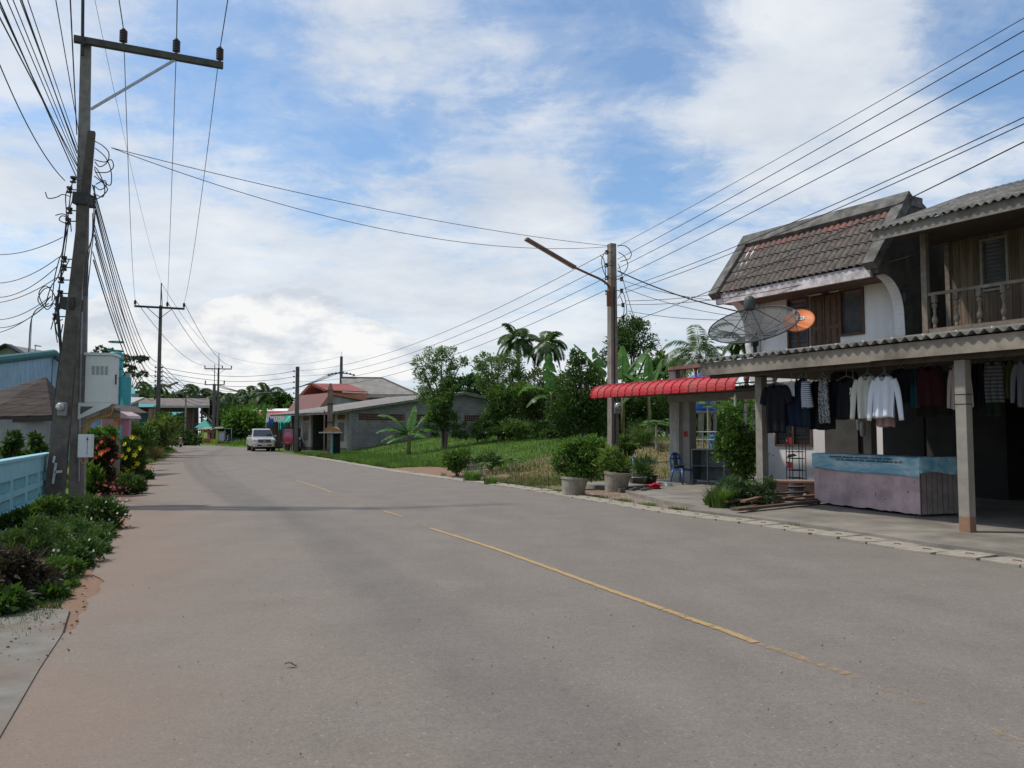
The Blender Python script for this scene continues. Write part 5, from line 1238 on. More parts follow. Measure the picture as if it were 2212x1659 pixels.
for i, (sx2, sy2) in enumerate(((1334, 532), (1334, 560), (1334, 580), (1334, 603))):
    a = lpT(sx2, sy2); nm = ('topmost', 'second', 'third', 'lowest')[i]
    ex, ey = ((2212, 28), (2212, 55), (2212, 98), (2212, 140))[i]
    d = ray(ex, ey); k = (a.z+.12-CAMZ)/d.z; e = Vector((d.x*k, d.y*k, a.z+.12)); e2 = a+(e-a)*1.35
    wire_obj('power_line', a, e2, .1, .009 if i else .007, f'{nm} of the four thick lines rising from the lamp pole to the top right', 'lines to the top right', cablem, n=40)
    wire_obj('power_line', lpT(1310, 545+i*27), Vector((pb.x+.1, 60.9, ph-.3-.42*i)), .95, .010, f'{nm} of the four lines from the lamp pole to the pole by the pickup', 'lines along the right roadside', cablem, n=36)
    wire_obj('power_line', Vector((pb.x-.24, 60.9, ph-.35-.42*i)), Vector((base2.x+.25, 54, H2-4.2-.3*i)), .5, .016, f'{nm} line crossing the road from the pole by the pickup to the second left pole', 'lines across the road', cablem, n=24)
for i, (ey, sy2) in enumerate(((228, 622), (242, 632), (275, 700))):
    a = lpT(1350 if i < 2 else 1348, sy2); d = ray(2212, ey); k = (a.z+.1-CAMZ)/d.z; e = Vector((d.x*k, d.y*k, a.z+.1)); e2 = a+(e-a)*1.3
    wire_obj('service_cable', a, e2, .25, .009, ('upper of the two thin', 'lower of the two thin', 'single low')[i]+' cables from the lamp pole to the upper right edge', 'thin cables to the right', cablem, n=40, cat='cable')
wire_obj('telephone_cable', P(240, 319, YB-.5), lpT(1314, 531), .25, .008, 'upper of the two thin cables crossing high over the road', 'cables crossing over the road', cablem, n=40, cat='cable')
wire_obj('telephone_cable', P(240, 319, YB-.5), lpT(1314, 533), .75, .008, 'lower of the two thin cables crossing high over the road', 'cables crossing over the road', cablem, n=40, cat='cable')
hx = SW(-10.2, VW-1.0, 5.4)
wire_obj('service_cable', lpT(1334, 585), SW(*SL(1620, 678, 6.0)[:1], 6.0, SL(1620, 678, 6.0)[1]), .15, .022, 'thick twisted cable from the lamp pole to the corner of the white house', None, cablem, cat='cable')
for i, (a, b, sg_) in enumerate((((1346, 606), (1600, 652), .15), ((1348, 622), (1615, 686), .15), ((1352, 650), (1900, 560), .25), ((1356, 672), (1640, 690), .12), ((1354, 658), (2212, 470), .5))):
    v = 5.8; wire_obj('service_cable', lpT(*a), SW(SL(*b, v)[0], v, SL(*b, v)[1]), sg_, .009, ('thin cable from the lamp pole to the white house eave', 'thin cable from the lamp pole to the curved corner bracket', 'thin cable from the lamp pole along the mansard roof', 'lowest thin cable from the lamp pole to the white house', 'long thin cable from the lamp pole past the mansard roof')[i], 'thin cables to the houses', cablem, cat='cable')
wire_obj('guy_wire', lpT(1336, 570), P(1390, 760, 36), .0, .012, 'straight stay wire slanting down behind the lamp pole', None, cablem, cat='wire')
for i in range(4):
    wire_obj('power_line', Vector((base3.x+.1, 104, H3-2.2-.12*i)), Vector((pfar.x-1.2+.3*i, 88, zc_)), 1.6-.1*i, .025, f'{ORD[i]} line from the top between the farther T pole and the orange house pole', 'lines to the pole behind the orange house', cablem, n=24)
wire_obj('power_line', Vector((base3.x, 104, H3+1.9)), pfar+Vector((0, 0, hfar)), 1.2, .012, 'thin top wire from the farther T pole to the pole behind the orange house', None, cablem)
# ---------------------------------------------------------------- buildings beyond
block = blockmat('grey_block', (.20, .195, .185), (.165, .16, .155), (.26, .25, .235), .40, .20, .012)
cream = mat('cream_wall', (.46, .42, .36), (.38, .345, .30), 3, .9, stain=(.17, .15, .13), stain_amt=.5, streak=True)
def wimg(k, C, fx_, fy_): return None
bC_ = Vector((-11.7, 58, 0)); brz = math.atan2(.6, .8)
bk = thing('block_building', 'long low grey cement block building with cream front pillars and a shallow sheet roof', 'building', bC_, brz)
LBG = 19.2
mb = MB(); mb.prism([(0, -.3), (LBG, -.3), (LBG, 3.2), (9.6, 4.62), (0, 3.12)], 0, .15, 'y')
mb.box(LBG-.15, LBG, .151, 12, -.3, 3.1); mb.box(1.4, 1.55, 2.43, 6.9, .15, 3.05); mb.box(.3, LBG, 11.8, 11.95, -.3, 3.1)
mb.build('wall', block, bk)
mb = MB(); mb.box(-.06, .16, -.03, .35, -.3, 3.05)
for x in (4.6, 9.5, 14.3): mb.box(x, x+.3, -.03, -.001, -.3, 3.1)
mb.box(.36, LBG, -.025, -.002, 2.33, 2.43); mb.build('concrete_frame', concrete, bk)
vent = mat('vent_brick', (.17, .10, .075), (.12, .075, .055), 6, .9)
for x0, x1 in ((.7, 4.5), (5.0, 9.3), (9.9, 14.1)):
    mb = MB(); n = int((x1-x0)/.2)
    mb.box(x0, x1, -.012, -.003, 2.44, 2.95); v = mb.build('vent_block', vent, bk)
    mb = MB()
    for i in range(n):
        for j in range(3): mb.box(x0+.03+i*.2, x0+.15+i*.2, -.02, -.0125, 2.48+j*.16, 2.57+j*.16)
    mb.build('vent_hole', black, v)
for ya, yb in ((.36, 2.43), (6.9, 8.9)):
    mb = MB(); mb.box(-.05, .12, ya, yb, .35, 3.05); mb.build('front_pillar', cream, bk)
mb = MB(); 
for ya, yb in ((.36, 2.43), (6.9, 8.9)): mb.box(-.07, .13, ya-.02, yb+.02, -.2, .42)
mb.box(-.03, .02, 2.44, 2.6, 0, 3); mb.box(-.8, 1.4, 2.6, 6.9, -.1, .14); mb.build('plinth', mat('dirty_base', (.26, .23, .19), (.14, .125, .105), 4, .9, stain=(.05, .05, .045), stain_amt=.7), bk)
for ya, yb in ((.85, 1.8), (7.4, 8.3)):
    mb = MB(); mb.box(-.058, -.05, ya, yb, .95, 2.25); w = mb.build('window', mat('dark_win', (.07, .06, .055), (.12, .09, .08), 9, .3, spec=.6), bk)
    mb = MB()
    for i in range(4): y = ya+(yb-ya)*(i)/3; mb.box(-.08, -.059, y-.02, y+.02, .95, 2.25)
    for i in range(5): z = .95+1.3*i/4; mb.box(-.08, -.059, ya, yb, z-.02, z+.02)
    mb.build('grille', mat('grille_brown', (.22, .12, .09), None, 6, .7), w)
    mb = MB(); mb.box(-.058, -.05, ya-.15, yb+.15, 2.5, 2.85); mb.build('vent_block', vent, bk)
mb = MB(); mb.box(1.38, 1.395, 3.0, 3.9, .15, 2.3); mb.build('door', black, bk)
def groof(name, par, x0, xm, x1, z0, zm, z1, ya, yb, m, wave=.02, per=.25, th=.015):
    mb = MB(); n = int((yb-ya)/per*6)
    mb.grid(lambda u, v: (x0+(xm-x0)*v, ya+(yb-ya)*u, z0+(zm-z0)*v+wave*math.sin((yb-ya)*u*2*math.pi/per)), n, 1)
    mb.grid(lambda u, v: (xm+(x1-xm)*v, ya+(yb-ya)*u, zm+(z1-zm)*v+wave*math.sin((yb-ya)*u*2*math.pi/per)), n, 1)
    return mb.build(name, m, par, solid=th)
roof_pale = mat('pale_sheet', (.30, .28, .25), (.20, .185, .17), 3, .9, stain=(.10, .09, .08), stain_amt=.4)
groof('roof', bk, -1.5, 9.6, LBG+.6, 3.02, 4.74, 3.25, -.45, 12.2, roof_pale)
mb = MB(); mb.beam((-1.4, -.38, 2.98), (9.6, -.38, 4.64), .05, .16); mb.beam((9.6, -.38, 4.64), (LBG+.5, -.38, 3.15), .05, .16); mb.beam((-1.42, -.38, 2.94), (-1.42, 12, 2.94), .05, .14); mb.build('barge_board', mat('barge_grey', (.22, .2, .18), (.14, .13, .12), 4, .9), bk)
# rendered gable house with brown roof
orange = mat('peach_wall', (.52, .24, .155), (.45, .205, .13), 3, .9, stain=(.25, .13, .09), stain_amt=.4)
barge_o = mat('orange_board', (.45, .17, .08), (.34, .13, .065), 5, .8)
h2 = thing('gable_house', 'grey rendered gable house with orange barge boards and a brown metal roof slope', 'house', (-16.4, 72, 0), brz)
mb = MB(); mb.prism([(-1.1, 0), (7.5, 0), (7.5, 3.75), (0, 4.95), (-1.1, 3.5)], 0, .2, 'y'); mb.box(-1.1, -.9, .201, 6.8, 0, 3.4); mb.build('wall', mat('grey_render', (.40, .40, .39), (.32, .32, .31), 2, .9, stain=(.10, .10, .10), stain_amt=.7, streak=True, stain_scale=1.6), h2)
groof('roof', h2, -1.35, 0, 8, 3.3, 5.1, 3.85, -.3, 7.0, mat('brown_roof', (.17, .065, .055), (.14, .055, .045), 2, .6), .015, .3)
mb = MB(); mb.beam((-1.35, -.33, 3.25), (0, -.33, 5.05), .06, .18); mb.beam((0, -.33, 5.05), (8, -.33, 3.8), .06, .18); mb.build('barge_board', barge_o, h2)
# orange house with red tiled front roof and grey tiled main roof
tile_w = blockmat('grey_roof_tile', (.34, .32, .285), (.27, .25, .225), (.15, .14, .125), .3, .22, .03, plane='xy')
h3 = thing('orange_house', 'two storey orange house with a grey tiled hip roof and a red tiled front gable', 'house', (0, 0, 0))
def Q(px, py, Y): return P(px, py, Y)
z_e = Q(850, 853, 84).z; 
A = Q(740, 850, 84); B = Q(900, 853, 84); z0 = z_e-.1
mb = MB(); mb.box(A.x+.3, B.x-.2, 84.4, 92, 0, z0); mb.prism([(84.5, z0), (91.5, z0), (88, Q(737, 819, 88).z-.15)], A.x+.3, A.x+.6, 'x'); mb.build('wall', orange, h3)
r0 = Q(737, 817, 88); r1 = Q(825, 818, 88); e1_ = Q(903, 853, 83.8); e0_ = Vector((A.x+.1, 83.8, e1_.z)); k1 = Vector((e1_.x, 92.2, e1_.z)); k0 = Vector((e0_.x, 92.2, e1_.z))
mb = MB(); mb.add([e0_, e1_, r1, r0, k1, k0], [(0, 1, 2, 3), (1, 4, 2), (5, 3, 2, 4)]); mb.build('hip_roof', tile_w, h3, solid=.12)
mb = MB(); mb.tube([r0+Vector((0, 0, .06)), r1+Vector((0, 0, .06)), e1_+Vector((0, 0, .08))], .11, 6); mb.build('ridge_cap', mat('cap_dark', (.12, .10, .09), None, 5, .9), h3)
mb = MB(); mb.box(e0_.x, e1_.x, 83.7, 83.8, e1_.z-.28, e1_.z-.02); mb.build('fascia', cream, h3)
w0_ = Q(815, 858, 84.3); w1_ = Q(836, 867, 84.3); mb = MB(); mb.box(w0_.x, w1_.x, 84.33, 84.39, w1_.z-.5, w0_.z); mb.build('window', mat('dark_win2', (.05, .035, .03)), h3)
# front gable part
g = Q(672, 829, 78); gl = Q(646, 857, 78); gr = Q(702, 843, 78)
mb = MB(); bk_ = Vector((3.6, 6.5, 0)); rr2 = Q(752, 830, 84)
g2 = rr2; gr2 = gr+(g2-g); gl2 = gl+(g2-g); gr2 = Q(795, 847, 84)
mb.add([gl, g, g2, gl2, gr, gr2], [(0, 1, 2, 3), (1, 4, 5, 2)]); mb.build('front_roof', mat('red_tile', (.38, .12, .105), (.28, .09, .08), 9, .8, bump=.4), h3, solid=.1)
mb = MB(); mb.beam(gl, g, .1, .22); mb.beam(g, gr, .1, .22); mb.build('barge_board', barge_o, h3)
a1v = Q(700, 846, 79.5); a2v = Q(800, 850, 84.2)
mb = MB(); d_ = (a2v-a1v); mb.add([(a1v.x, a1v.y, 0), (a2v.x, a2v.y, 0), (a2v.x, a2v.y, a2v.z), (a1v.x, a1v.y, a1v.z), (a1v.x-1, a1v.y+5, 0), (a1v.x-1, a1v.y+5, a1v.z), (a1v.x-.3, a1v.y+1.5, 0), (g.x+.9, 80.2, 0), (g.x+.9, 80.2, g.z-.4), (gl.x+.8, 80.9, gl.z-.1), (gl.x+.8, 80.9, 0)], [(0, 1, 2, 3), (0, 3, 8, 7), (7, 8, 9, 10)]); mb.build('front_wall', orange, h3)
# corrugated shed and tarps by the pickup
sd = thing('market_shed', 'small open shed with a corrugated cement roof behind the silver pickup', 'shed')
s_a, s_b = Q(574, 912, 76), Q(613, 911, 76); s_c = Q(618, 893, 80); s_d = Q(577, 893, 80)
mb = MB(); mb.grid(lambda u, v: (s_a.lerp(s_b, u).lerp(s_d.lerp(s_c, u), v))+Vector((0, 0, .04*math.sin(u*2*math.pi*9))), 72, 1); mb.build('roof', roof_pale, sd, solid=.03)
mb = MB(); x0 = s_a.x-.1; mb.prism([(76.3, 0), (80, 0), (80, s_c.z-.1), (76.3, s_a.z-.08)], x0, x0+.12, 'x'); mb.box(x0+.121, s_b.x+2, 79.9, 80, 0, s_c.z-.1)
mb.build('wall', mat('shed_wall', (.40, .38, .34), (.28, .26, .23), 3, .9), sd)
for x in (s_a.x+.1, s_b.x-.1): mb = MB(); mb.beam((x, 76.2, 0), (x, 76.2, s_a.z-.05), .1, .1); mb.build('post', mat('shed_post', (.12, .09, .07)), sd)
mb = MB(); mb.box(x0+.2, s_b.x, 76.4, 77, .7, .8); mb.build('bench_board', mat('shed_post', (.12, .09, .07)), sd)
def tarp(name, label, pts, Y0, m, fold=.06):
    a, b, c, d = [P(*p) for p in pts]; mb = MB()
    mb.grid(lambda u, v: (a.lerp(b, u).lerp(d.lerp(c, u), v))+Vector((0, -fold*math.sin(u*23)*v, fold*math.sin(u*11+v*3))), 30, 8)
    return tag(mb.build(name, m, smooth=True, solid=.01), label, 'tarp')
bluet = mat('blue_tarp', (.03, .14, .42), (.025, .11, .34), 3, .5); greent = mat('green_tarp', (.03, .32, .25), (.025, .26, .20), 2, .6)
tarp('blue_tarp', 'blue tarpaulin hanging down at the shed behind the silver pickup', [(580, 901, 75.6), (592, 906, 75.6), (589, 920, 75.6), (580, 921, 75.6)], 0, bluet)
tarp('green_tarp', 'sloping sea green tarpaulin awning over the roadside stall', [(606, 913, 67.5), (622, 913, 67.5), (640, 897, 71), (621, 897, 71)], 0, greent, .04)
tarp('green_tarp_curtain', 'sea green tarpaulin curtain hanging from the stall awning edge', [(601, 900, 69.5), (607, 914, 67.4), (607, 929, 67.4), (602, 929, 69.5)], 0, greent, .06)
tarp('green_tarp_flap', 'sea green tarpaulin flap hanging at the front of the stall awning', [(606, 914, 67.4), (619, 914, 67.4), (619, 929, 67.4), (607, 929, 67.4)], 0, greent, .06)
st = thing('roadside_stall', 'shaded wooden roadside stall under the green tarpaulins', 'stall')
for px in (603, 622, 643):
    p = P(px, 960, 67.3)
    for yy, hh in ((67.3, 2.35), (71, 3.0)): mb = MB(); mb.beam((p.x, yy, 0), (p.x, yy, hh), .08, .08); mb.build('post', mat('stall_post', (.18, .13, .10)), st)
mb = MB(); x0 = P(604, 950, 69).x; x1 = P(650, 950, 69).x; mb.box(x0, x1, 68.6, 70.4, .62, .68); mb.box(x0, x1, 70.5, 70.6, 0, 2.9); mb.build('table_board', mat('stall_wood', (.16, .12, .09)), st)
mb = MB(); p = P(645, 910, 66.5); mb.box(p.x-.25, p.x+.25, 66.5, 66.55, 1.9, 3.0); o = mb.build('hanging_banner', mat('blue_white_banner', (.10, .25, .45), (.5, .55, .55), 1.5, .5)); tag(o, 'blue and white banner hanging between the plain pole and the block building', 'banner')
# red advertising board on legs
ad = thing('advertising_board', 'red and pink advertising board on thin legs beside the road near the pickup', 'sign')
a = P(612, 960, 62.5); b = P(633, 929, 62.5)
adm = bpy.data.materials.new('ad_print'); adm.use_nodes = True; nt = adm.node_tree; bs = nt.nodes['Principled BSDF']; tcn = nt.nodes.new('ShaderNodeTexCoord')
sp = nt.nodes.new('ShaderNodeSeparateXYZ'); lnk(nt, tcn.outputs['Generated'], sp.inputs[0])
f1 = ramp(nt, math_n(nt, 'ADD', sp.outputs[2], math_n(nt, 'MULTIPLY', math_n(nt, 'SUBTRACT', noise(nt, tcn.outputs['Generated'], 4, 3), .5), .35)), [(.1, (.34, .02, .04)), (.4, (.50, .05, .10)), (.6, (.55, .18, .26)), (.8, (.42, .08, .16)), (.95, (.36, .10, .2))])
lnk(nt, f1, bs.inputs['Base Color']); bs.inputs['Roughness'].default_value = .4
mb = MB(); mb.box(a.x, b.x, 62.5, 62.54, a.z, b.z); pn = mb.build('panel', adm, ad)
mb = MB()
for (u0, u1, v0, v1) in ((.2, .9, .84, .88), (.15, .85, .72, .78), (.3, .7, .62, .66), (.25, .6, .12, .16)):
    x = a.x+(b.x-a.x)*u0
    while x < a.x+(b.x-a.x)*u1: mb.box(x, x+.05, 62.49, 62.499, a.z+(b.z-a.z)*v0, a.z+(b.z-a.z)*v1); x += .075
mb.build('lettering', mat('ad_white', (.65, .6, .6)), pn)
mb = MB(); [mb.beam((x, 62.57, 0), (x, 62.57, b.z+.05), .05, .05) for x in (a.x+.05, b.x-.05)]; mb.beam((a.x, 62.57, b.z+.03), (b.x, 62.57, b.z+.03), .05, .05); mb.build('leg', mat('white_frame', (.5, .48, .45)), ad)
# spirit house and its pole
pol = Vector((P(712, 979, 53).x, 53, .0)); o = thing('utility_pole', 'short mottled brown pole with a pointed top in front of the block building', 'utility pole', pol)
mb = MB(); zt_ = P(713, 828, 53).z; mb.beam((0, 0, 0), (0, 0, zt_-.4), .3, .26); mb.beam((0, 0, zt_-.4), (0, 0, zt_), .3, .26, w2=.1, h2=.1); mb.beam((-.35, -.1, 0), (-.35, -.1, 3.0), .07, .07); mb.build('shaft', mat('brown_pole', (.20, .12, .085), (.10, .065, .05), 3, .9, stain=(.4, .36, .30), stain_amt=.5, stain_scale=3), o)
for z in (1.5, 2.2, 3.4): mb = MB(); mb.box(-.18, .18, -.17, .17, z, z+.08); mb.build('strap_plate', dark_metal, o)
sv = thing('spirit_house', 'small shrine with an arched orange roof on a pale slab and teal column', 'shrine', (P(717, 985, 51).x, 51, 0))
zc_ = P(717, 933, 51).z
mb = MB(); mb.box(-.75, .6, -.4, .4, zc_-.08, zc_); mb.build('slab', mat('shrine_slab', (.45, .44, .38), (.33, .32, .27)), sv)
mb = MB(); mb.prism([(-.5, 0), (.5, 0)]+[(.5*math.cos(t), .32*math.sin(t)) for t in np.linspace(.15, math.pi-.15, 9)], -.35, .35, 'y', Matrix.Translation((0, 0, zc_+.002))); mb.build('roof', mat('shrine_roof', (.38, .20, .08), (.22, .13, .07), 5, .8), sv)
mb = MB(); mb.lathe([(.09, 0), (.09, zc_-.09)], (0, 0, 0), 12); mb.build('column', mat('teal_paint', (.12, .36, .32), (.10, .30, .27)), sv)
mb = MB(); mb.box(-.65, -.1, -.3, .3, -.05, .3); mb.build('brick_base', blockmat('small_brick', (.22, .10, .06), (.17, .08, .05), (.2, .17, .14), .2, .07, .01), sv)
mb = MB(); mb.box(.1, .5, -.1, .1, .0, zc_-.09); mb.build('recess_shade_panel', black, sv)  # shade of the recess put in as a black box
# red and white roofed building far behind
h4 = thing('red_roof_building', 'distant building with a white and red roof edge behind banana plants', 'building')
a = P(532, 882, 112); b = P(626, 894, 112)
mb = MB(); mb.prism([(112.21, (a.z+b.z)/2-.05), (112.21, (a.z+b.z)/2+.02), (114.5, a.z+.03), (114.5, (a.z+b.z)/2-.05)], a.x, b.x, 'x'); mb.build('parapet', mat('pure_white', (.72, .70, .66), (.66, .64, .6), 2, .8), h4)
mb = MB(); mb.prism([(111.2, b.z-.5), (112, (a.z+b.z)/2), (112.2, (a.z+b.z)/2), (112.2, b.z-.5)], a.x+1.5, b.x, 'x'); mb.build('red_roof', mat('flat_red', (.42, .05, .05), (.36, .05, .05)), h4)
mb = MB(); mb.box(a.x+.4, b.x-.4, 112.3, 119, 0, (a.z+b.z)/2-.01); mb.build('wall', cream, h4)

# wooden house at the bend
wh = thing('wooden_bend_house', 'long dark wooden house with a grey tiled roof at the bend of the road', 'house')
a = P(290, 876, 110); b = P(453, 877, 110); t0 = P(292, 860, 115); t1 = P(452, 861, 115)
mb = MB(); mb.grid(lambda u, v: a.lerp(b, u).lerp(t0.lerp(t1, u), v)+Vector((0, -.02*math.sin(v*60), .03*math.sin(v*2*math.pi*9))), 2, 54); mb.grid(lambda u, v: (t0.lerp(t1, u))+Vector((0, 5*v, -1.2*v)), 2, 2); mb.build('roof', mat('grey_brown_roof', (.22, .18, .165), (.16, .135, .125), 2, .9, stain=(.10, .09, .08), stain_amt=.5), wh, solid=.05)
mb = MB(); mb.box(a.x, b.x, 109.9, 109.96, a.z-.3, a.z-.02); mb.build('fascia', mat('pale_fascia', (.36, .33, .3)), wh)
c = P(344, 925, 111.5); d = P(419, 925, 111.5)
pm2 = plankmat('dark_planks', (.115, .075, .062), (.07, .048, .04), .3, 0)
mb = MB(); mb.box(P(292, 900, 111.5).x, d.x, 111.5, 113, 1.9, 5.3); mb.build('plank_wall', pm2, wh)
mb = MB(); mb.box(P(292, 900, 111.5).x, d.x, 112, 113, 0, 1.899); mb.build('lower_wall', mat('lower_brown', (.17, .115, .10), (.12, .085, .07), 2, .9), wh)
mb = MB(); [mb.beam((P(px, 900, 111).x, 111, 0), (P(px, 900, 111).x, 111, a.z-.2), .2, .2) for px in (418, 436, 451)]; mb.box(d.x, b.x, 111, 114, 1.75, 1.9); mb.box(d.x, b.x, 110.95, 111.05, 2.7, 2.8); [mb.box(d.x+.25*i, d.x+.25*i+.1, 110.97, 111.03, 1.9, 2.7) for i in range(int((b.x-d.x)/.25))]; mb.build('porch_frame', mat('porch_wood', (.10, .08, .065)), wh)
mb = MB(); mb.beam(P(440, 890, 110.5), P(463, 918, 109), .3, .1); mb.build('stair', mat('porch_wood2', (.10, .08, .065)), wh)
ln = thing('lean_to_roof', 'small teal tent roof seen under the porch of the wooden bend house', 'tent', tuple(P(443, 916, 109.5)))
mb = MB(); mb.add([(-1.1, -.8, -.5), (1.1, -.8, -.5), (1.1, .8, -.5), (-1.1, .8, -.5), (0, 0, .6)], [(0, 1, 4), (1, 2, 4), (2, 3, 4), (3, 0, 4)]); mb.build('tent_sheet', greent, ln, solid=.02)
mb = MB(); [mb.beam((x, y, -3.4), (x, y, -.5), .06, .06) for x in (-1, 1) for y in (-.7, .7)]; mb.build('pole', dark_metal, ln)
pw = thing('wooden_post', 'thin pale post standing before the wooden bend house', 'post', (P(400, 930, 104).x, 104, 0)); mb = MB(); mb.beam((0, 0, 0), (0, 0, P(400, 860, 104).z), .16, .16); mb.build('shaft', concrete, pw)
# snack stall at the bend, fridge
sk = thing('snack_stall', 'small red and lime green snack stall with a striped sheet roof at the bend', 'stall')
Ys = 102; L_ = lambda px, py, y=Ys: P(px, py, y)
a = L_(425, 926); b = L_(483, 922); mb = MB(); mb.grid(lambda u, v: L_(427, 928).lerp(L_(482, 925), u)+Vector((0, 2.6*v-.4, .2*v+.06*math.sin(u*2*math.pi*11))), 88, 1); mb.build('roof', mat('striped_roof', (.5, .48, .45), (.35, .33, .31), 2, .8), sk, solid=.04)
x0, x1 = L_(438, 940).x, L_(469, 940).x; zb_, zt_ = L_(440, 947).z, L_(440, 930).z
mb = MB(); mb.box(x0, x1, Ys, Ys+.1, max(zb_-.4, .3), zb_); mb.box(x0, x1, Ys+1.8, Ys+1.9, .2, zt_); mb.box(x0, x1, Ys, Ys+.05, zt_-.25, zt_); mb.build('counter_front', mat('stall_orange', (.45, .10, .03), (.38, .08, .03)), sk)
for x in (x0, x1): mb = MB(); mb.box(x-.12, x+.12, Ys-.1, Ys-.001, 0, zt_+.1); mb.build('post', mat('lime_paint', (.35, .48, .04), (.3, .42, .04)), sk)
mb = MB(); mb.box(L_(457, 950).x, L_(467, 950).x, Ys-.2, Ys-.11, .05, L_(460, 949).z); mb.build('lime_panel', mat('lime_paint', (.35, .48, .04), (.3, .42, .04)), sk)
mb = MB(); [mb.cbox((x0+.5+.5*i, Ys+.9, zb_+.35), (.22, .3, .7+.2*(i % 2))) for i in range(4)]; mb.build('goods', mat('goods_mixed', (.45, .42, .40), (.10, .06, .05), 2, .6, lo=.45, hi=.55), sk)
mb = MB(); mb.box(L_(446, 925).x, L_(500, 925).x, Ys+.2, Ys+.3, L_(440, 926).z-.02, L_(440, 926).z+.05); [mb.beam((L_(px, 925).x, Ys+.25, 0), (L_(px, 925).x, Ys+.25, L_(440, 926).z), .08, .08) for px in (447, 484, 499)]; mb.build('roof_frame', galv, sk)
fg_ = thing('display_fridge', 'tall grey fridge with a red base right of the snack stall', 'fridge', (L_(478, 950).x, Ys, 0))
w = (L_(486, 950).x-L_(471, 950).x)/2; mb = MB(); mb.box(-w, w, 0, .7, .35, L_(478, 932).z); mb.build('body', mat('fridge_grey', (.30, .30, .31)), fg_, bevel=.03)
mb = MB(); mb.box(-w, w, -.02, .7, 0, .345); mb.build('base', mat('fridge_red', (.38, .03, .03)), fg_)
mb = MB(); mb.box(-w*.8, w*.8, -.015, -.001, .5, L_(478, 932).z-.2); mb.build('door', mat('fridge_door', (.42, .43, .44), (.30, .31, .32)), fg_)

# ---- left side buildings
tealm = mat('teal_metal', (.04, .28, .28), (.035, .23, .235), 3, .5)
b5 = thing('teal_awning_house', 'low dark shop house with teal metal awnings and a red inner panel', 'house')
mb = MB(); xa_, xb_ = P(275, 900, 62).x, P(336, 900, 62).x; mb.prism([(xa_, 62), (xb_, 62), (xb_-3.2, 68), (xa_-3.2, 68)], 0, P(300, 880, 62).z, 'z'); mb.build('wall', mat('dark_teal_wall', (.05, .11, .11), (.03, .06, .06), 1.5, .8), b5)
def curved_awn(par, pl, pr_, Y, yt, yb, m, dep=2.2):
    a = P(pl, yb, Y); b = P(pr_, yb, Y); h = P(pl, yt, Y).z-a.z
    mb = MB(); mb.grid(lambda u, v: (a.x+(b.x-a.x)*u, Y+dep*(1-math.cos(v*math.pi/2)), a.z+h*math.sin(v*math.pi/2)), 30, 8); o = mb.build('awning', m, par, solid=.02, smooth=True)
    return o
curved_awn(b5, 282, 332, 60, 871, 880, tealm); curved_awn(b5, 345, 380, 66, 889, 902, tealm)
mb = MB(); a = P(284, 889, 60.5); b = P(322, 876, 60.5); mb.box(a.x, b.x, 60.5, 60.55, a.z, b.z); mb.build('red_panel', mat('dull_red', (.26, .05, .045), (.2, .04, .04)), b5)
mb = MB(); [mb.beam((P(px, 900, 60.3).x, 60.3, 0), (P(px, 900, 60.3).x, 60.3, P(px, 882, 60.3).z), w, w) for px, w in ((325, .22), (300, .06), (333, .1))]; mb.beam(P(282, 894, 60.3), P(324, 890, 60.3), .06, .08); mb.build('awning_post', mat('post_tan', (.34, .25, .15), (.25, .18, .11)), b5)
b6 = thing('teal_roof_house', 'house with a light teal ribbed metal roof behind the white post', 'house')
a, b, c, d = P(262, 852, 52), P(294, 869, 52), P(290, 838, 56), P(262, 836, 56)
mb = MB(); mb.add([a, b, c, d], [(0, 1, 2, 3)]); mb.build('roof', mat('light_teal', (.16, .42, .43), (.13, .36, .37), 4, .5), b6, solid=.05)
mb = MB(); mb.beam(a, b, .1, .2); mb.build('fascia', mat('fascia_redbrown', (.2, .07, .06)), b6)
mb = MB(); xa_ = P(225, 870, 53).x; mb.prism([(xa_, 53), (b.x-.3, 53), (b.x-3.0, 58), (xa_-2.7, 58)], 0, a.z+.1, 'z') ; mb.build('wall', mat('greyblue_wall', (.28, .30, .31), (.22, .24, .25)), b6)
a = P(190, 876, 50); b = P(280, 876, 50); mb = MB(); mb.prism([(49.5, a.z), (52, a.z+.6), (52, a.z+.45), (49.5, a.z-.12)], a.x, b.x, 'x'); mb.build('porch_roof', mat('cream_roof', (.42, .42, .39), (.34, .34, .32)), b6)
ws = thing('concrete_post', 'pale plain concrete post beside the teal roofed house', 'post', (P(274, 900, 46).x, 46, 0)); mb = MB(); mb.beam((0, 0, 0), (0, 0, P(275, 806, 46).z), .24, .24, w2=.2, h2=.2); mb.build('shaft', mat('pale_post', (.42, .41, .40), (.34, .33, .32)), ws)
tkx = P(248, 850, 44); tk2 = thing('water_tower', 'tall teal metal tank column behind the telecom cabinet', 'tank', (tkx.x, 44, 0))
mb = MB(); zz_ = P(250, 765, 44).z; mb.lathe([(.38, 0), (.38, zz_), (.3, zz_+.1), (0, zz_+.15)], n=16, caps=False); mb.lathe([(.32, 0), (.32, P(262, 815, 44).z), (0, P(262, 815, 44).z+.1)], (.5, .1, 0), 14, caps=False); mb.build('tank_body', tealm, tk2, smooth=True)
for i in range(12):
    z = 1.0+i*.5; mb = MB(); mb.lathe([(.39, z), (.40, z+.02), (.40, z+.05), (.39, z+.07)], n=16, caps=False); mb.build('band', mat('teal_dark', (.03, .20, .21)), tk2)
pk = thing('pink_gateway', 'pink painted gateway wall with a pale coping behind the flowers', 'wall')
pinkw = mat('pink_wall', (.44, .20, .26), (.38, .17, .22), 2, .9, stain=(.25, .15, .16), stain_amt=.4)
Yp = 33; a = P(257, 949, Yp); b = P(279, 905, Yp)
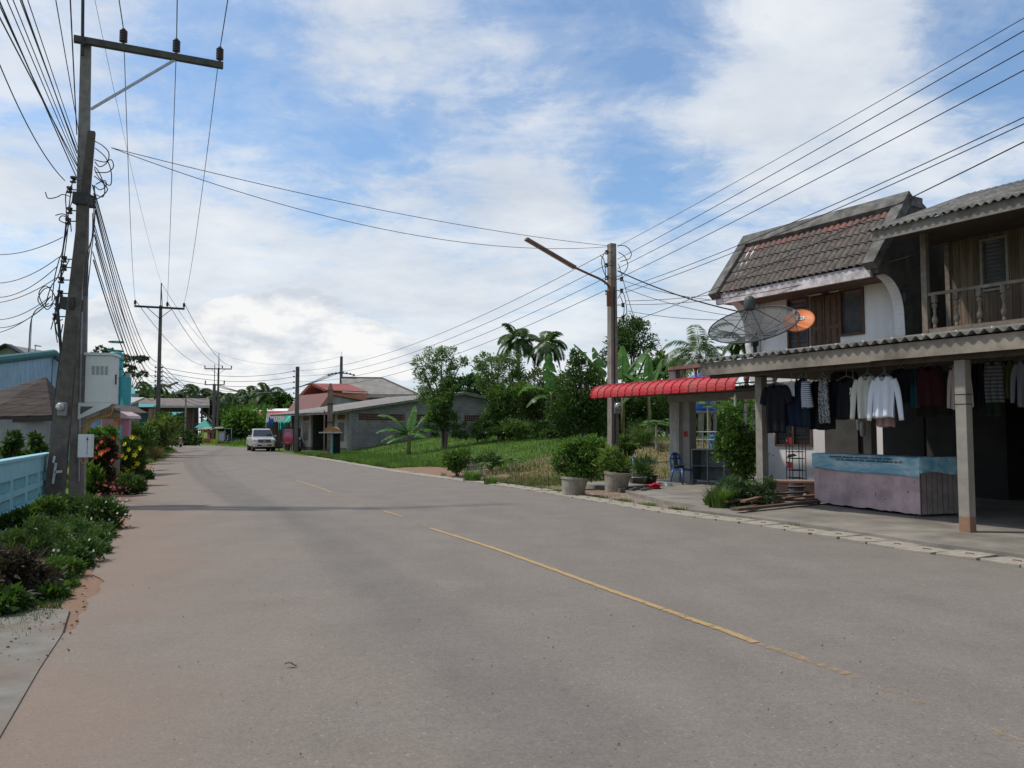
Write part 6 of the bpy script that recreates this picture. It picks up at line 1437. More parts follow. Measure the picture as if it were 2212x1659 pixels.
mb = MB(); x0, x1 = P(257, 900, Yp).x, P(279, 900, Yp).x; mb.box(x0, x1, Yp, Yp+.2, P(260, 918, Yp).z, P(260, 904, Yp).z); mb.box(x0+.15, x1, Yp, Yp+.2, 0, P(260, 918, Yp).z-.001); mb.box(P(228, 900, Yp).x, P(240, 900, Yp).x, Yp-.3, Yp+.1, 0, P(240, 893, Yp).z); mb.box(P(243, 900, Yp).x, P(258, 900, Yp).x, Yp-.4, Yp+.0, 0, P(240, 893, Yp).z)
mb.build('wall', pinkw, pk)
mb = MB(); mb.prism([(x0, P(257, 904, Yp).z), (x1+.05, P(279, 904, Yp).z), (x1, P(279, 898, Yp).z), (x0, P(258, 887, Yp).z)], Yp-.1, Yp+1.0, 'y'); mb.build('coping', mat('pale_pink', (.56, .42, .43)), pk)
bh = thing('bamboo_shade', 'small shade roof of bamboo slats under the telecom cabinet', 'shade roof')
a = P(180, 903, 29); b = P(258, 900, 29); bmb = plankmat('bamboo', (.28, .20, .12), (.18, .12, .08), .09, 0)
mb = MB(); mb.box(a.x, b.x, 29, 29.06, P(180, 902, 29).z, P(200, 882, 29).z); mb.build('slat_panel', bmb, bh)
mb = MB(); mb.prism([(a.x, P(180, 882, 29).z), (b.x+.1, P(258, 889, 29).z), (P(237, 876, 29).x, P(237, 874, 29).z)], 28.9, 31, 'y'); mb.build('roof', mat('shade_brown', (.12, .09, .08)), bh)
mb = MB(); mb.beam((a.x, 29.1, P(180, 904, 29).z), (b.x, 29.1, P(180, 904, 29).z), .08, .08); [mb.beam((x, 29.15, 0), (x, 29.15, 2.2), .1, .1) for x in (a.x+.1, b.x-.2)]; mb.build('frame', mat('yellow_wood', (.36, .22, .07)), bh)
fpst = thing('wooden_post', 'weathered pale wooden post among the red flowers', 'post', (P(251, 1046, 22.6).x, 22.6, 0)); mb = MB(); mb.beam((0, 0, 0), (.02, 0, P(251, 958, 22.6).z), .11, .11); mb.beam((-.12, .1, 0), (-.1, .1, 1.0), .08, .08); mb.build('shaft', mat('grey_wood', (.20, .16, .14), (.11, .09, .08), 5, .9), fpst)
# blue wall building far left
bb_ = thing('blue_building', 'pale blue sheet walled building with a thick teal roof edge at the far left', 'building')
bluew = plankmat('blue_sheet', (.34, .47, .58), (.31, .44, .55), .8, 0, gap=.015)
L0_ = P(-60, 790, 34); L1_ = P(117, 768, 42)
def wallq(a, b, z0, za, zb, th=.2):
    d = (b-a); n = Vector((-d.y, d.x, 0)).normalized()*th
    return [(a.x, a.y, z0), (b.x, b.y, z0), (b.x, b.y, zb), (a.x, a.y, za), (a.x+n.x, a.y+n.y, z0), (b.x+n.x, b.y+n.y, z0), (b.x+n.x, b.y+n.y, zb), (a.x+n.x, a.y+n.y, za)]
QF = [(0, 1, 2, 3), (5, 4, 7, 6), (4, 0, 3, 7), (1, 5, 6, 2), (3, 2, 6, 7)]
mb = MB(); mb.add(wallq(L0_, L1_, 0, L0_.z, L1_.z), QF); mb.add(wallq(L1_, L1_+Vector((-1.5, 8, 0)), 0, L1_.z, L1_.z), QF); mb.build('wall', bluew, bb_)
mb = MB(); up = Vector((0, 0, .12)); mb.tube([L0_+up, L1_+up], .2, 8); mb.tube([L1_+up, L1_+Vector((.6, .3, -.6))], .18, 8); mb.build('roof_edge', mat('teal_edge', (.06, .17, .17), (.05, .13, .135)), bb_)
gg = thing('grey_gable_house', 'weathered grey gable end showing above the blue building', 'house')
a = P(-60, 775, 60); pk_ = P(21, 745, 60); b = P(70, 775, 60); mb = MB(); mb.prism([(a.x, 0), (b.x, 0), (b.x, b.z), (pk_.x, pk_.z), (a.x, a.z-.4)], 60, 66, 'y'); mb.build('wall', mat('old_grey', (.30, .29, .27), (.2, .19, .18), 2, .9), gg)
mb = MB(); mb.beam(Vector((pk_.x, 59.8, pk_.z)), Vector((b.x, 59.8, b.z)), .8, .12); mb.beam(Vector((pk_.x, 59.8, pk_.z)), Vector((a.x, 59.8, a.z-.4)), .8, .12); mb.build('roof_edge', dark_metal, gg)
dk = thing('dark_roof_house', 'low house with a dark brown tiled roof behind the pale blue fence', 'house')
dktile = blockmat('dark_tile', (.075, .052, .042), (.055, .04, .034), (.03, .024, .02), .25, .28, .02, plane='xz')
e0 = P(-40, 903, 25); e1 = P(112, 899, 27.5); pk1 = P(97, 815, 31.5); pk0 = P(-50, 862, 28)
mb = MB(); mb.add([e0, e1, pk1, pk0, P(150, 880, 33)], [(0, 1, 2, 3), (1, 4, 2)]); mb.build('roof', dktile, dk, solid=.08)
mb = MB(); mb.beam(e0-Vector((0, 0, .08)), e1-Vector((0, 0, .08)), .1, .16); mb.build('fascia', mat('dark_fascia', (.06, .05, .045)), dk)
a = Vector((e0.x+.3, e0.y+.5, 0)); b = Vector((e1.x-.2, e1.y+.5, 0)); mb = MB(); mb.add(wallq(a, b, 0, e0.z-.05, e1.z-.05), QF); mb.build('wall', mat('dirty_white_wall', (.36, .36, .36), (.27, .27, .27), .8, .85, stain=(.15, .14, .14), stain_amt=.5), dk)
an = thing('antenna_mast', 'thin metal antenna mast above the blue building', 'antenna', (P(62, 770, 50).x, 50, 0)); mb = MB(); z1 = P(66, 690, 50).z; mb.tube([(0, 0, 0), (.1, 0, z1)], .035, 5); mb.tube([(.4, 0, 4), (.4, 0, P(70, 746, 50).z)], .03, 5); mb.tube([(.35, 0, P(70, 746, 50).z), (.75, 0, P(70, 748, 50).z)], .05, 5); mb.build('mast', galv, an)
# pale blue breeze block fence
F0 = Vector((-7.2, 10.6, 0)); F1 = Vector((-10.25, 17.9, 0)); fd = (F1-F0); FL = fd.length; frz = math.atan2(fd.y, fd.x)
fe = thing('breeze_block_fence', 'low pale blue painted wall with two rows of patterned breeze blocks', 'fence', F0, frz)
fm = mat('pale_blue_paint', (.26, .50, .55), (.23, .45, .50), 2, .8, stain=(.17, .30, .32), stain_amt=.4, streak=True)
FH = 1.1; mb = MB(); mb.box(0, FL, -.07, .07, -.05, .30); mb.box(0, FL, -.07, .07, .50, .60); mb.box(0, FL, -.07, .07, .80, FH-.0)
mb.box(-.02, FL+.02, -.1, .1, FH+.001, FH+.05)
pcs = []; x = .0
panels = []
while x < FL:
    mb.box(x, min(x+.22, FL), -.072, .072, .30, .50); mb.box(x, min(x+.22, FL), -.072, .072, .60, .80)
    if x+.22 < FL: panels.append((x+.22, min(x+1.45, FL)))
    x += 1.45
mb.build('wall', fm, fe)
for xa, xb in panels:
    mb = MB()
    for z0 in (.30, .60):
        n = max(1, int((xb-xa)/.2)); s = (xb-xa)/n
        for i in range(n):
            c = xa+s*(i+.5); zc_ = z0+.1
            mb.beam((c-s/2, 0, z0+.005), (c+s/2, 0, z0+.195), .08, .02, up=(0, 0, 1)); mb.beam((c-s/2, 0, z0+.195), (c+s/2, 0, z0+.005), .08, .02, up=(0, 0, 1))
            mb.box(c-s/2-.008, c-s/2+.008, -.05, .05, z0, z0+.2)
            mb.lathe([(.03, -.04), (.03, .04)], n=8, M=Matrix.Translation((c, 0, zc_)) @ Matrix.Rotation(R(90), 4, 'X'))
    mb.build('breeze_block', fm, fe)

# ---------------------------------------------------------------- silver pickup
tp_ = Vector((P(571, 974, 65.2).x, 65.2, .02)); hd = Vector((.40, -.917, 0)); trz = math.atan2(hd.y, hd.x)+R(90)   # local -y is forward
tr_ = thing('pickup_truck', 'silver crew cab pickup coming towards the viewer on the left lane', 'pickup', tp_, trz); tr_.scale = (1.03, 1.03, 1.05)
silver = mat('silver_paint', (.55, .53, .48), (.50, .48, .435), 1, .28, metal=.5, spec=.6); glass = mat('car_glass', (.02, .025, .035), (.03, .035, .045), 3, .06, spec=.9)
tyre = mat('tyre', (.02, .02, .02), None, 8, .9); chrome = mat('chrome', (.6, .6, .6), None, 4, .15, metal=.9)
W = .88
def loft(secs, mbx):
    """secs: list of closed section polygons of equal length"""
    n = len(secs[0]); vs = [p for s in secs for p in s]
    fs = [(i*n+j, i*n+(j+1) % n, (i+1)*n+(j+1) % n, (i+1)*n+j) for i in range(len(secs)-1) for j in range(n)]
    fs += [tuple(range(n))[::-1], tuple(range((len(secs)-1)*n, len(secs)*n))]; mbx.add(vs, fs)
def sect(y, w, z0, z1, r=.08):
    return [(-w+r, y, z0), (w-r, y, z0), (w, y, z0+r), (w, y, z1-r), (w-r, y, z1), (0, y, z1+.03), (-w+r, y, z1), (-w, y, z1-r), (-w, y, z0+r)]
mb = MB(); loft([sect(-.02, W*.86, .38, .78), sect(.08, W*.95, .33, .93), sect(.5, W, .33, 1.03), sect(1.25, W, .33, 1.10), sect(3.4, W, .36, 1.10), sect(3.45, W, .38, 1.10), sect(5.1, W, .42, 1.08)], mb); mb.build('body', silver, tr_, smooth=False, bevel=.03)
mb = MB(); loft([[(-W*.93, 1.15, 1.08), (W*.93, 1.15, 1.08), (W*.90, 1.2, 1.11), (-W*.90, 1.2, 1.11)], [(-W*.95, 1.95, 1.08), (W*.95, 1.95, 1.08), (W*.76, 1.9, 1.70), (-W*.76, 1.9, 1.70)], [(-W*.95, 2.6, 1.08), (W*.95, 2.6, 1.08), (W*.74, 2.6, 1.76), (-W*.74, 2.6, 1.76)], [(-W*.93, 3.45, 1.08), (W*.93, 3.45, 1.08), (W*.73, 3.25, 1.72), (-W*.73, 3.25, 1.72)]], mb); mb.build('cabin', silver, tr_, bevel=.02)
mb = MB(); mb.quad((-W*.86, 1.25, 1.135), (W*.86, 1.25, 1.135), (W*.74, 1.85, 1.665), (-W*.74, 1.85, 1.665)); mb.v = [(x, y-.015, z+.012) for x, y, z in mb.v]; mb.build('windscreen', glass, tr_)
for s in (-1, 1):
    mb = MB(); mb.quad((s*W*.945, 1.95, 1.13), (s*W*.945, 2.5, 1.13), (s*W*.79, 2.5, 1.63), (s*W*.80, 2.0, 1.62)); mb.quad((s*W*.945, 2.6, 1.13), (s*W*.935, 3.2, 1.13), (s*W*.79, 3.15, 1.62), (s*W*.79, 2.6, 1.63)); mb.v = [(x+s*.02, y, z) for x, y, z in mb.v]; mb.build('side_window', glass, tr_)
    mb = MB(); loft([[(s*.52, -.045, .74), (s*.84, .02, .78), (s*.84, .02, .93), (s*.56, -.02, .90)], [(s*.52, .05, .74), (s*.86, .2, .78), (s*.86, .2, .95), (s*.56, .1, .93)]], mb); mb.build('headlight', mat('headlamp', (.62, .62, .60), (.45, .42, .38), 9, .15, spec=.8), tr_)
    mb = MB(); mb.lathe([(0, 0), (.06, 0), (.06, .03), (0, .03)], n=12, M=Matrix.Translation((s*.66, -.03, .50)) @ Matrix.Rotation(R(90), 4, 'X')); mb.build('fog_lamp', chrome, tr_)
    mb = MB(); mb.cbox((s*(W+.12), 1.5, 1.16), (.20, .1, .17)); mb.beam((s*W*.93, 1.5, 1.12), (s*(W+.06), 1.5, 1.13), .05, .04); mb.build('wing_mirror', silver, tr_, bevel=.03)
    for y in (.85, 4.0):
        mb = MB(); mb.lathe([(.2, -.12), (.35, -.12), (.375, -.08), (.375, .08), (.35, .12), (.2, .12)], n=24, caps=False, M=Matrix.Translation((s*.74, y, .365)) @ Matrix.Rotation(R(90), 4, 'Y')); wv = mb.build('wheel', tyre, tr_)
        mb = MB(); mb.lathe([(0, .06), (.06, .08), (.19, .09), (.21, .12), (.21, -.1)], n=20, caps=False, M=Matrix.Translation((s*.74, y, .365)) @ Matrix.Rotation(R(90*s), 4, 'Y')); mb.build('rim', chrome, wv)
        mb = MB(); mb.lathe([(.38, -.13), (.44, -.13), (.44, .135), (.38, .135)], n=20, caps=False, M=Matrix.Translation((s*.76, y, .39)) @ Matrix.Rotation(R(90), 4, 'Y')); mb.v = [v for v in mb.v]; mb.build('wheel_arch', mat('arch_dark', (.04, .04, .04)), tr_)
mb = MB(); mb.prism([(-.46, .70), (.46, .70), (.50, .92), (-.50, .92)], -.06, .1, 'y'); gr_ = mb.build('grille', black, tr_)
mb = MB(); [mb.cbox((0, -.07, .745+.06*i), (.96, .02, .022)) for i in range(3)]; mb.cbox((0, -.075, .81), (.16, .03, .13)); mb.build('grille_bar', chrome, gr_)
mb = MB(); loft([[(-W*.84, -.14, .36), (W*.84, -.14, .36), (W*.84, -.14, .66), (-W*.84, -.14, .66)], [(-W*.99, .12, .34), (W*.99, .12, .34), (W*.99, .12, .70), (-W*.99, .12, .70)]], mb); mb.build('bumper', silver, tr_, bevel=.04)
mb = MB(); mb.box(-.55, .55, -.155, -.141, .43, .52); mb.build('air_intake', black, tr_)
mb = MB(); mb.box(-.2, .2, -.172, -.156, .44, .55); mb.build('number_plate', mat('plate_white', (.6, .6, .58)), tr_)
mb = MB(); mb.box(-W*.8, W*.8, .2, 4.9, .18, .36); mb.build('underbody', black, tr_)
# ---------------------------------------------------------------- motorbikes
def motorbike(label, loc, rz, col, s=1.0):
    t = thing('motorbike', label, 'motorbike', loc, rz); t.scale = (s, s, s)
    pm = mat('bike_'+str(col), col, None, 3, .3, spec=.6)
    for y in (0, 1.22):
        mb = MB(); mb.lathe([(.20, -.04), (.27, -.045), (.285, 0), (.27, .045), (.20, .04)], n=20, caps=False, M=Matrix.Translation((0, y, .285)) @ Matrix.Rotation(R(90), 4, 'Y')); wv = mb.build('wheel', tyre, t)
        mb = MB(); [mb.tube([(0, y, .285), (0, y+.21*math.cos(a), .285+.21*math.sin(a))], .01, 4) for a in np.linspace(0, 2*math.pi, 9)[:-1]]; mb.lathe([(.05, -.05), (.05, .05)], n=10, M=Matrix.Translation((0, y, .285)) @ Matrix.Rotation(R(90), 4, 'Y')); mb.build('spoke', chrome, wv)
    mb = MB(); loft([[(-.09, .18, .62), (.09, .18, .62), (.11, .2, .98), (-.11, .2, .98)], [(-.17, .32, .42), (.17, .32, .42), (.16, .34, .92), (-.16, .34, .92)], [(-.12, .5, .36), (.12, .5, .36), (.10, .5, .66), (-.10, .5, .66)], [(-.11, .8, .36), (.11, .8, .36), (.12, .8, .70), (-.12, .8, .70)], [(-.10, 1.35, .55), (.10, 1.35, .55), (.09, 1.4, .76), (-.09, 1.4, .76)]], mb); mb.build('fairing', pm, t, bevel=.02)
    mb = MB(); loft([[(-.10, .62, .72), (.10, .62, .72), (.09, .62, .78), (-.09, .62, .78)], [(-.13, 1.0, .72), (.13, 1.0, .72), (.12, 1.0, .80), (-.12, 1.0, .80)], [(-.10, 1.4, .77), (.10, 1.4, .77), (.09, 1.4, .84), (-.09, 1.4, .84)]], mb); mb.build('saddle', tyre, t, bevel=.02)
    mb = MB(); mb.tube(catmull([(-.34, .34, .98), (-.2, .25, 1.02), (0, .22, 1.0), (.2, .25, 1.02), (.34, .34, .98)], 4), .016, 6); [mb.tube([(sx3*.2, .25, 1.02), (sx3*.26, .2, 1.16)], .008, 4) for sx3 in (-1, 1)]; [mb.cbox((sx3*.28, .19, 1.19), (.11, .02, .07)) for sx3 in (-1, 1)]; mb.build('handlebar', dark_metal, t)
    mb = MB(); [mb.tube([(sx3*.07, .2, .7), (sx3*.07, .0, .285)], .022, 6) for sx3 in (-1, 1)]; mb.build('fork', chrome, t)
    mb = MB(); mb.cbox((0, .16, .93), (.18, .1, .13)); mb.build('headlight', mat('headlamp', (.62, .62, .60)), t, bevel=.03)
    mb = MB(); mb.prism([(-.28, .40), (-.05, .60), (.24, .44), (.27, .36), (.2, .50), (-.05, .56), (-.24, .38)], -.06, .06, 'x'); mb.build('mudguard', pm, t)
    mb = MB(); mb.tube([(.12, .7, .25), (.14, 1.0, .26), (.14, 1.4, .34)], .04, 8); mb.tube([(-.1, .75, .3), (-.25, .8, .02)], .015, 5); mb.build('exhaust', chrome, t)
    return t
p = G(389, 967); motorbike('red motorbike standing on the left verge by the hedge', (p.x, p.y, .02), R(18), (.30, .015, .02), 1.05)
p = P(497, 955, 101.5); motorbike('dark blue motorbike parked beside the grey fridge at the bend', (p.x-.5, 101.5, .02), R(-65), (.015, .025, .07), 1.1)
p = Vector((P(647, 965, 63.8).x, 63.8, 0)); motorbike('black motorbike parked behind the plain pole by the cream pillar', p, R(12), (.015, .015, .018), 1.15)
# ---------------------------------------------------------------- vegetation
rng = np.random.default_rng(21); random.seed(21)
def np_mesh(name, V, F, mats, parent=None, mi=None, smooth=False):
    me = bpy.data.meshes.new(name); nv, nf, k = len(V), len(F), F.shape[1]
    me.vertices.add(nv); me.vertices.foreach_set('co', V.astype(np.float32).ravel())
    me.loops.add(nf*k); me.loops.foreach_set('vertex_index', F.astype(np.int32).ravel())
    me.polygons.add(nf); me.polygons.foreach_set('loop_start', np.arange(0, nf*k, k, dtype=np.int32)); me.polygons.foreach_set('loop_total', np.full(nf, k, dtype=np.int32))
    if not isinstance(mats, (list, tuple)): mats = [mats]
    for m in mats: me.materials.append(m)
    if mi is not None: me.polygons.foreach_set('material_index', mi.astype(np.int32))
    me.update(calc_edges=True); me.validate()
    o = bpy.data.objects.new(name, me); COL.objects.link(o)
    if parent is not None: o.parent = parent
    return o
def unit(v): return v/np.maximum(np.linalg.norm(v, axis=1, keepdims=True), 1e-9)
def leaves_at(C, size, aspect=.42, up=.5, outdir=None, droop=.0, sizevar=.35):
    """diamond leaves with a fold at points C"""
    n = len(C); d = rng.normal(size=(n, 3))
    if outdir is not None: d = d*.7+outdir
    d[:, 2] += up-droop; d = unit(d)
    r = unit(np.cross(d, unit(rng.normal(size=(n, 3))))); nn = np.cross(r, d)
    s = size*(1+sizevar*rng.normal(size=(n, 1))).clip(.4, 2)
    a = C; b = C+d*s; w = r*s*aspect*.5; mid = C+d*s*.45; fold = nn*s*.10
    V = np.stack([a, mid+w+fold, b-nn*s*.12, mid-w+fold], 1).reshape(-1, 3)
    F = np.arange(4*n).reshape(n, 4); return V, F
def clump_points(blobs, n, clumps=14, spread=.28, shell=.75):
    P_, O_ = [], []; vol = np.array([b[1][0]*b[1][1]*b[1][2] for b in blobs])**(2/3); vol = vol/vol.sum()
    CC = []
    for (c, r), w in zip(blobs, vol):
        m = max(8, int(n*w)); k = max(3, int(clumps)); c = np.array(c); r = np.array(r)
        q = unit(rng.normal(size=(k, 3)))*(shell+(1-shell)*rng.random((k, 1))*1.3); cc = c+q*r; CC.append(cc)
        idx = rng.integers(0, k, m); p = cc[idx]+rng.normal(size=(m, 3))*r.min()*spread*np.array([1.15, 1.15, .8])
        P_.append(p); O_.append(unit(p-c))
    return np.concatenate(P_), np.concatenate(O_), np.concatenate(CC)
def crown(name, mt, par, blobs, n, size, aspect=.42, clumps=14, spread=.28, up=.3, zmin=None, droop=0, extra=None):
    p, o, cc = clump_points(blobs, n, clumps, spread)
    if zmin is not None: k = p[:, 2] > zmin; p, o = p[k], o[k]
    V, F = leaves_at(p, size, aspect, up, o*.8, droop); return np_mesh(name, V, F, mt, par), cc
bark = mat('bark', (.15, .12, .095), (.09, .07, .055), 8, .95, bump=.5)
L_dark = leafmat('leaf_dark', (.032, .070, .015), (.068, .120, .026)); L_mid = leafmat('leaf_mid', (.052, .105, .020), (.105, .175, .034))
L_light = leafmat('leaf_light', (.07, .15, .025), (.13, .22, .045)); L_feath = leafmat('leaf_feather', (.08, .14, .038), (.15, .22, .075)); L_palm = leafmat('leaf_palm', (.038, .078, .024), (.09, .14, .045), rough=.4)
L_ban = leafmat('leaf_banana', (.06, .15, .025), (.10, .21, .04), rough=.4, trans=.45, scale=2); L_dry = leafmat('leaf_dry', (.12, .09, .04), (.20, .155, .07)); L_red = leafmat('leaf_red', (.06, .02, .018), (.04, .05, .015)); L_weed = leafmat('leaf_weed', (.035, .075, .02), (.085, .14, .04))
L_maroon = leafmat('leaf_maroon', (.035, .018, .022), (.05, .045, .025))
def base_at(px, Y): 
    x = ray(px, 930).x/ray(px, 930).y*Y; return Vector((x, Y, hz_at(x, Y)))
def limbs(par, base, tips, r0, name='trunk', fork=.45, m=None):
    mb = MB(); base = Vector(base); c = sum((Vector(t) for t in tips), Vector())/len(tips); fk = base.lerp(c, fork); fk.x = base.x*.5+fk.x*.5
    mb.tube(catmull([base-Vector((0, 0, .2)), base.lerp(fk, .5)+Vector((.06, 0, 0)), fk], 4), [r0*(1.15-.5*i/8) for i in range(9)], 8)
    for t in tips:
        t = Vector(t); m_ = fk.lerp(t, .5)+Vector((random.uniform(-.2, .2), random.uniform(-.2, .2), random.uniform(0, .3)))
        pts = catmull([fk, m_, t], 4); mb.tube(pts, [r0*.6*(1-.85*i/(len(pts)-1)) for i in range(len(pts))], 6)
    return mb.build(name, m or bark, par, smooth=True)
def tree(name, label, cat, px, Y, blobs_px, mt, n, size, aspect=.42, r0=.14, clumps=14, spread=.28, group=None, up=.3, droop=0, dy=.8, ntips=9):
    """blobs_px: (px,py,rx,ry) in picture pixels at depth Y (+dy offset)"""
    b = base_at(px, Y); t = thing(name, label, cat, b, 0, group); bl_ = []
    for q in blobs_px:
        x, y, rx, ry = q[:4]; off = q[4] if len(q) > 4 else 0
        c = P(x, y, Y+off)-b; s = (Y+off)/FPX; bl_.append(((c.x, c.y, c.z), (rx*s, rx*s*dy, ry*s)))
    o, cc = crown('crown', mt, t, bl_, n, size, aspect, clumps, spread, up, .05, droop)
    tips = [tuple(cc[i]) for i in rng.integers(0, len(cc), ntips)]
    limbs(t, (0, 0, 0), tips, r0); return t
# feathery trees with creepers
tree('leucaena_tree', 'airy feathery tree standing left in front of the grey block building, wrapped in creepers', 'tree', 957, 47,
     [(940, 765, 26, 16), (965, 755, 16, 10), (915, 782, 20, 12), (990, 785, 20, 10), (1005, 778, 8, 6), (925, 810, 20, 14), (955, 800, 20, 22), (975, 805, 10, 18), (945, 838, 34, 20), (935, 860, 26, 14), (905, 800, 10, 6)], L_feath, 5600, .17, .3, .13, 20, .30, droop=.2)
v = tree('creeper_column', 'thick green creeper hanging over the lower trunk of the feathery left tree', 'creeper', 962, 46.2, [(948, 890, 20, 34), (968, 850, 12, 30), (974, 812, 8, 22), (966, 900, 14, 40), (940, 915, 16, 24)], L_mid, 4200, .15, .5, .1, 22, .3, droop=.5)
tree('leucaena_tree', 'bright feathery tree right of the block building gable, second from the left', 'tree', 1075, 49,
     [(1062, 785, 34, 16), (1045, 775, 16, 10), (1095, 800, 30, 20), (1065, 825, 34, 20), (1110, 775, 16, 10), (1040, 800, 14, 10), (1120, 830, 24, 24), (1085, 775, 14, 8)], L_feath, 6000, .18, .3, .12, 20, .3, droop=.2)
tree('creeper_mass', 'mass of creepers drooping below the second feathery tree', 'creeper', 1085, 47.5, [(1075, 870, 26, 36), (1105, 860, 30, 40), (1092, 910, 38, 30), (1042, 925, 20, 16)], L_mid, 6500, .16, .5, .1, 20, .3, droop=.5)
tree('bushy_tree', 'olive tinted bushy tree between the creepers and the tall banana plant', 'tree', 1160, 48, [(1150, 850, 34, 36), (1175, 880, 30, 44), (1140, 900, 36, 36), (1165, 815, 20, 16)], leafmat('leaf_olive', (.05, .08, .02), (.10, .12, .035)), 5200, .18, .45, .12, 20, .3)
tree('mango_tree', 'dense dark glossy tree left of the lamp pole', 'tree', 1262, 41, [(1260, 850, 50, 50), (1235, 890, 42, 40), (1290, 880, 40, 50), (1255, 800, 28, 26), (1245, 775, 12, 18)], L_dark, 9000, .19, .34, .16, 26, .26)
tree('mango_tree', 'tall round dark tree crown rising behind the lamp pole', 'tree', 1365, 58, [(1365, 725, 38, 30), (1385, 745, 28, 28), (1340, 735, 26, 26), (1360, 705, 26, 18), (1320, 770, 18, 22)], L_dark, 6500, .24, .3, .2, 24, .27, droop=.4)
for i_, (px_, bl2, lb2) in enumerate(((1135, [(1130, 895, 34, 40), (1160, 905, 36, 36), (1110, 915, 24, 24)], 'dark background tree filling behind the two feathery trees'), (1180, [(1150, 900, 44, 44), (1210, 900, 44, 44), (1180, 870, 40, 30)], 'dark background tree behind the tall banana plant'), (1290, [(1270, 900, 50, 44), (1320, 895, 44, 46)], 'dark background tree left of the lamp pole, low'),
        (1400, [(1370, 880, 44, 50), (1430, 885, 44, 46), (1470, 900, 34, 36)], 'dark background tree between the lamp pole and terrace pier'), (1570, [(1530, 900, 44, 36), (1590, 895, 44, 40), (1640, 900, 40, 36)], 'dark background tree seen far through the terrace opening'))):
    tree('background_tree', lb2, 'tree', px_, 64, [(a_, b_ , c_, d_) for a_, b_, c_, d_ in bl2], L_dark, 6500, .34, .5, .2, 26, .3, group='trees at the back of the vacant lot')
tree('round_tree', 'leafy tree showing behind the block building ridge', 'tree', 1000, 72, [(1010, 840, 26, 18), (1040, 845, 26, 16), (975, 845, 22, 14), (1020, 825, 14, 8)], leafmat('leaf_blue', (.03, .075, .03), (.06, .12, .05)), 2600, .35, .5, .15, 16, .3)
tree('forest_tree', 'green tree filling the gap low behind the lamp pole', 'tree', 1330, 46, [(1330, 880, 40, 44), (1380, 890, 46, 40), (1420, 880, 34, 44), (1350, 915, 60, 20)], L_dark, 7500, .2, .45, .12, 22, .3)
tree('forest_tree', 'pale green airy tree behind the terrace parapet', 'tree', 1440, 60, [(1440, 800, 36, 20), (1410, 830, 30, 24), (1425, 780, 20, 14)], L_mid, 2600, .26, .4, .12, 18, .3)
tree('forest_tree', 'green trees seen through the terrace opening behind the papaya', 'tree', 1545, 48, [(1480, 890, 36, 24), (1540, 895, 44, 22), (1600, 890, 40, 26), (1510, 918, 60, 14), (1590, 920, 60, 16)], L_light, 6500, .2, .45, .12, 22, .3)
tree('forest_shrub', 'low dark undergrowth shrub right of the leaning creepers', 'shrub', 1030, 46, [(1000, 932, 26, 12), (1045, 930, 30, 14)], L_dark, 2200, .14, .5, .06, 14, .3)
tree('forest_shrub', 'low dark undergrowth shrub below the mango tree', 'shrub', 1215, 44, [(1190, 925, 40, 20), (1235, 930, 40, 16), (1290, 925, 34, 20)], L_dark, 3600, .14, .5, .06, 16, .3)
tree('forest_shrub', 'dusky shrub between the creepers and the banana stem', 'shrub', 1125, 45.5, [(1125, 930, 44, 16), (1100, 920, 20, 14)], L_mid, 2400, .14, .5, .06, 14, .3)
# far trees behind the houses on the left
for (px, Y, bl_, mt, n, lb) in ((560, 125, [(605, 862, 14, 9), (618, 868, 10, 8), (590, 870, 12, 8)], L_dark, 1500, 'distant round dark tree above the red roofed building'),
        (530, 122, [(520, 908, 30, 20), (545, 908, 30, 18), (500, 908, 24, 20)], L_mid, 2600, 'distant bright thicket left of the pickup'),
        (400, 130, [(380, 862, 30, 9), (415, 860, 20, 9), (440, 866, 16, 8), (350, 862, 24, 9)], L_dark, 2400, 'distant trees above the wooden bend house roof'),
        (310, 120, [(300, 860, 26, 12), (270, 865, 24, 14), (325, 862, 20, 10)], L_dark, 2000, 'distant dark trees left of the second pole'),
        (480, 118, [(470, 900, 22, 20), (495, 900, 20, 20), (485, 885, 16, 12)], L_dark, 2400, 'dark thicket behind the farther T poles'),
        (620, 125, [(560, 884, 40, 8), (620, 885, 36, 8)], L_mid, 1500, 'distant low trees behind the red roofed building')):
    tree('distant_tree', lb, 'tree', px, Y, bl_, mt, n, .55, .5, .2, 14, .3, group='trees at the far end of the road')
tree('rain_tree', 'flat topped tree with layered branches above the telecom cabinet', 'tree', 268, 75, [(228, 765, 26, 4), (280, 775, 34, 5), (262, 795, 26, 5), (295, 808, 24, 4), (225, 755, 18, 3), (300, 775, 18, 4), (250, 812, 20, 4)], leafmat('leaf_rain', (.025, .05, .02), (.05, .08, .03)), 2600, .24, .5, .16, 14, .35, dy=.9, ntips=18)

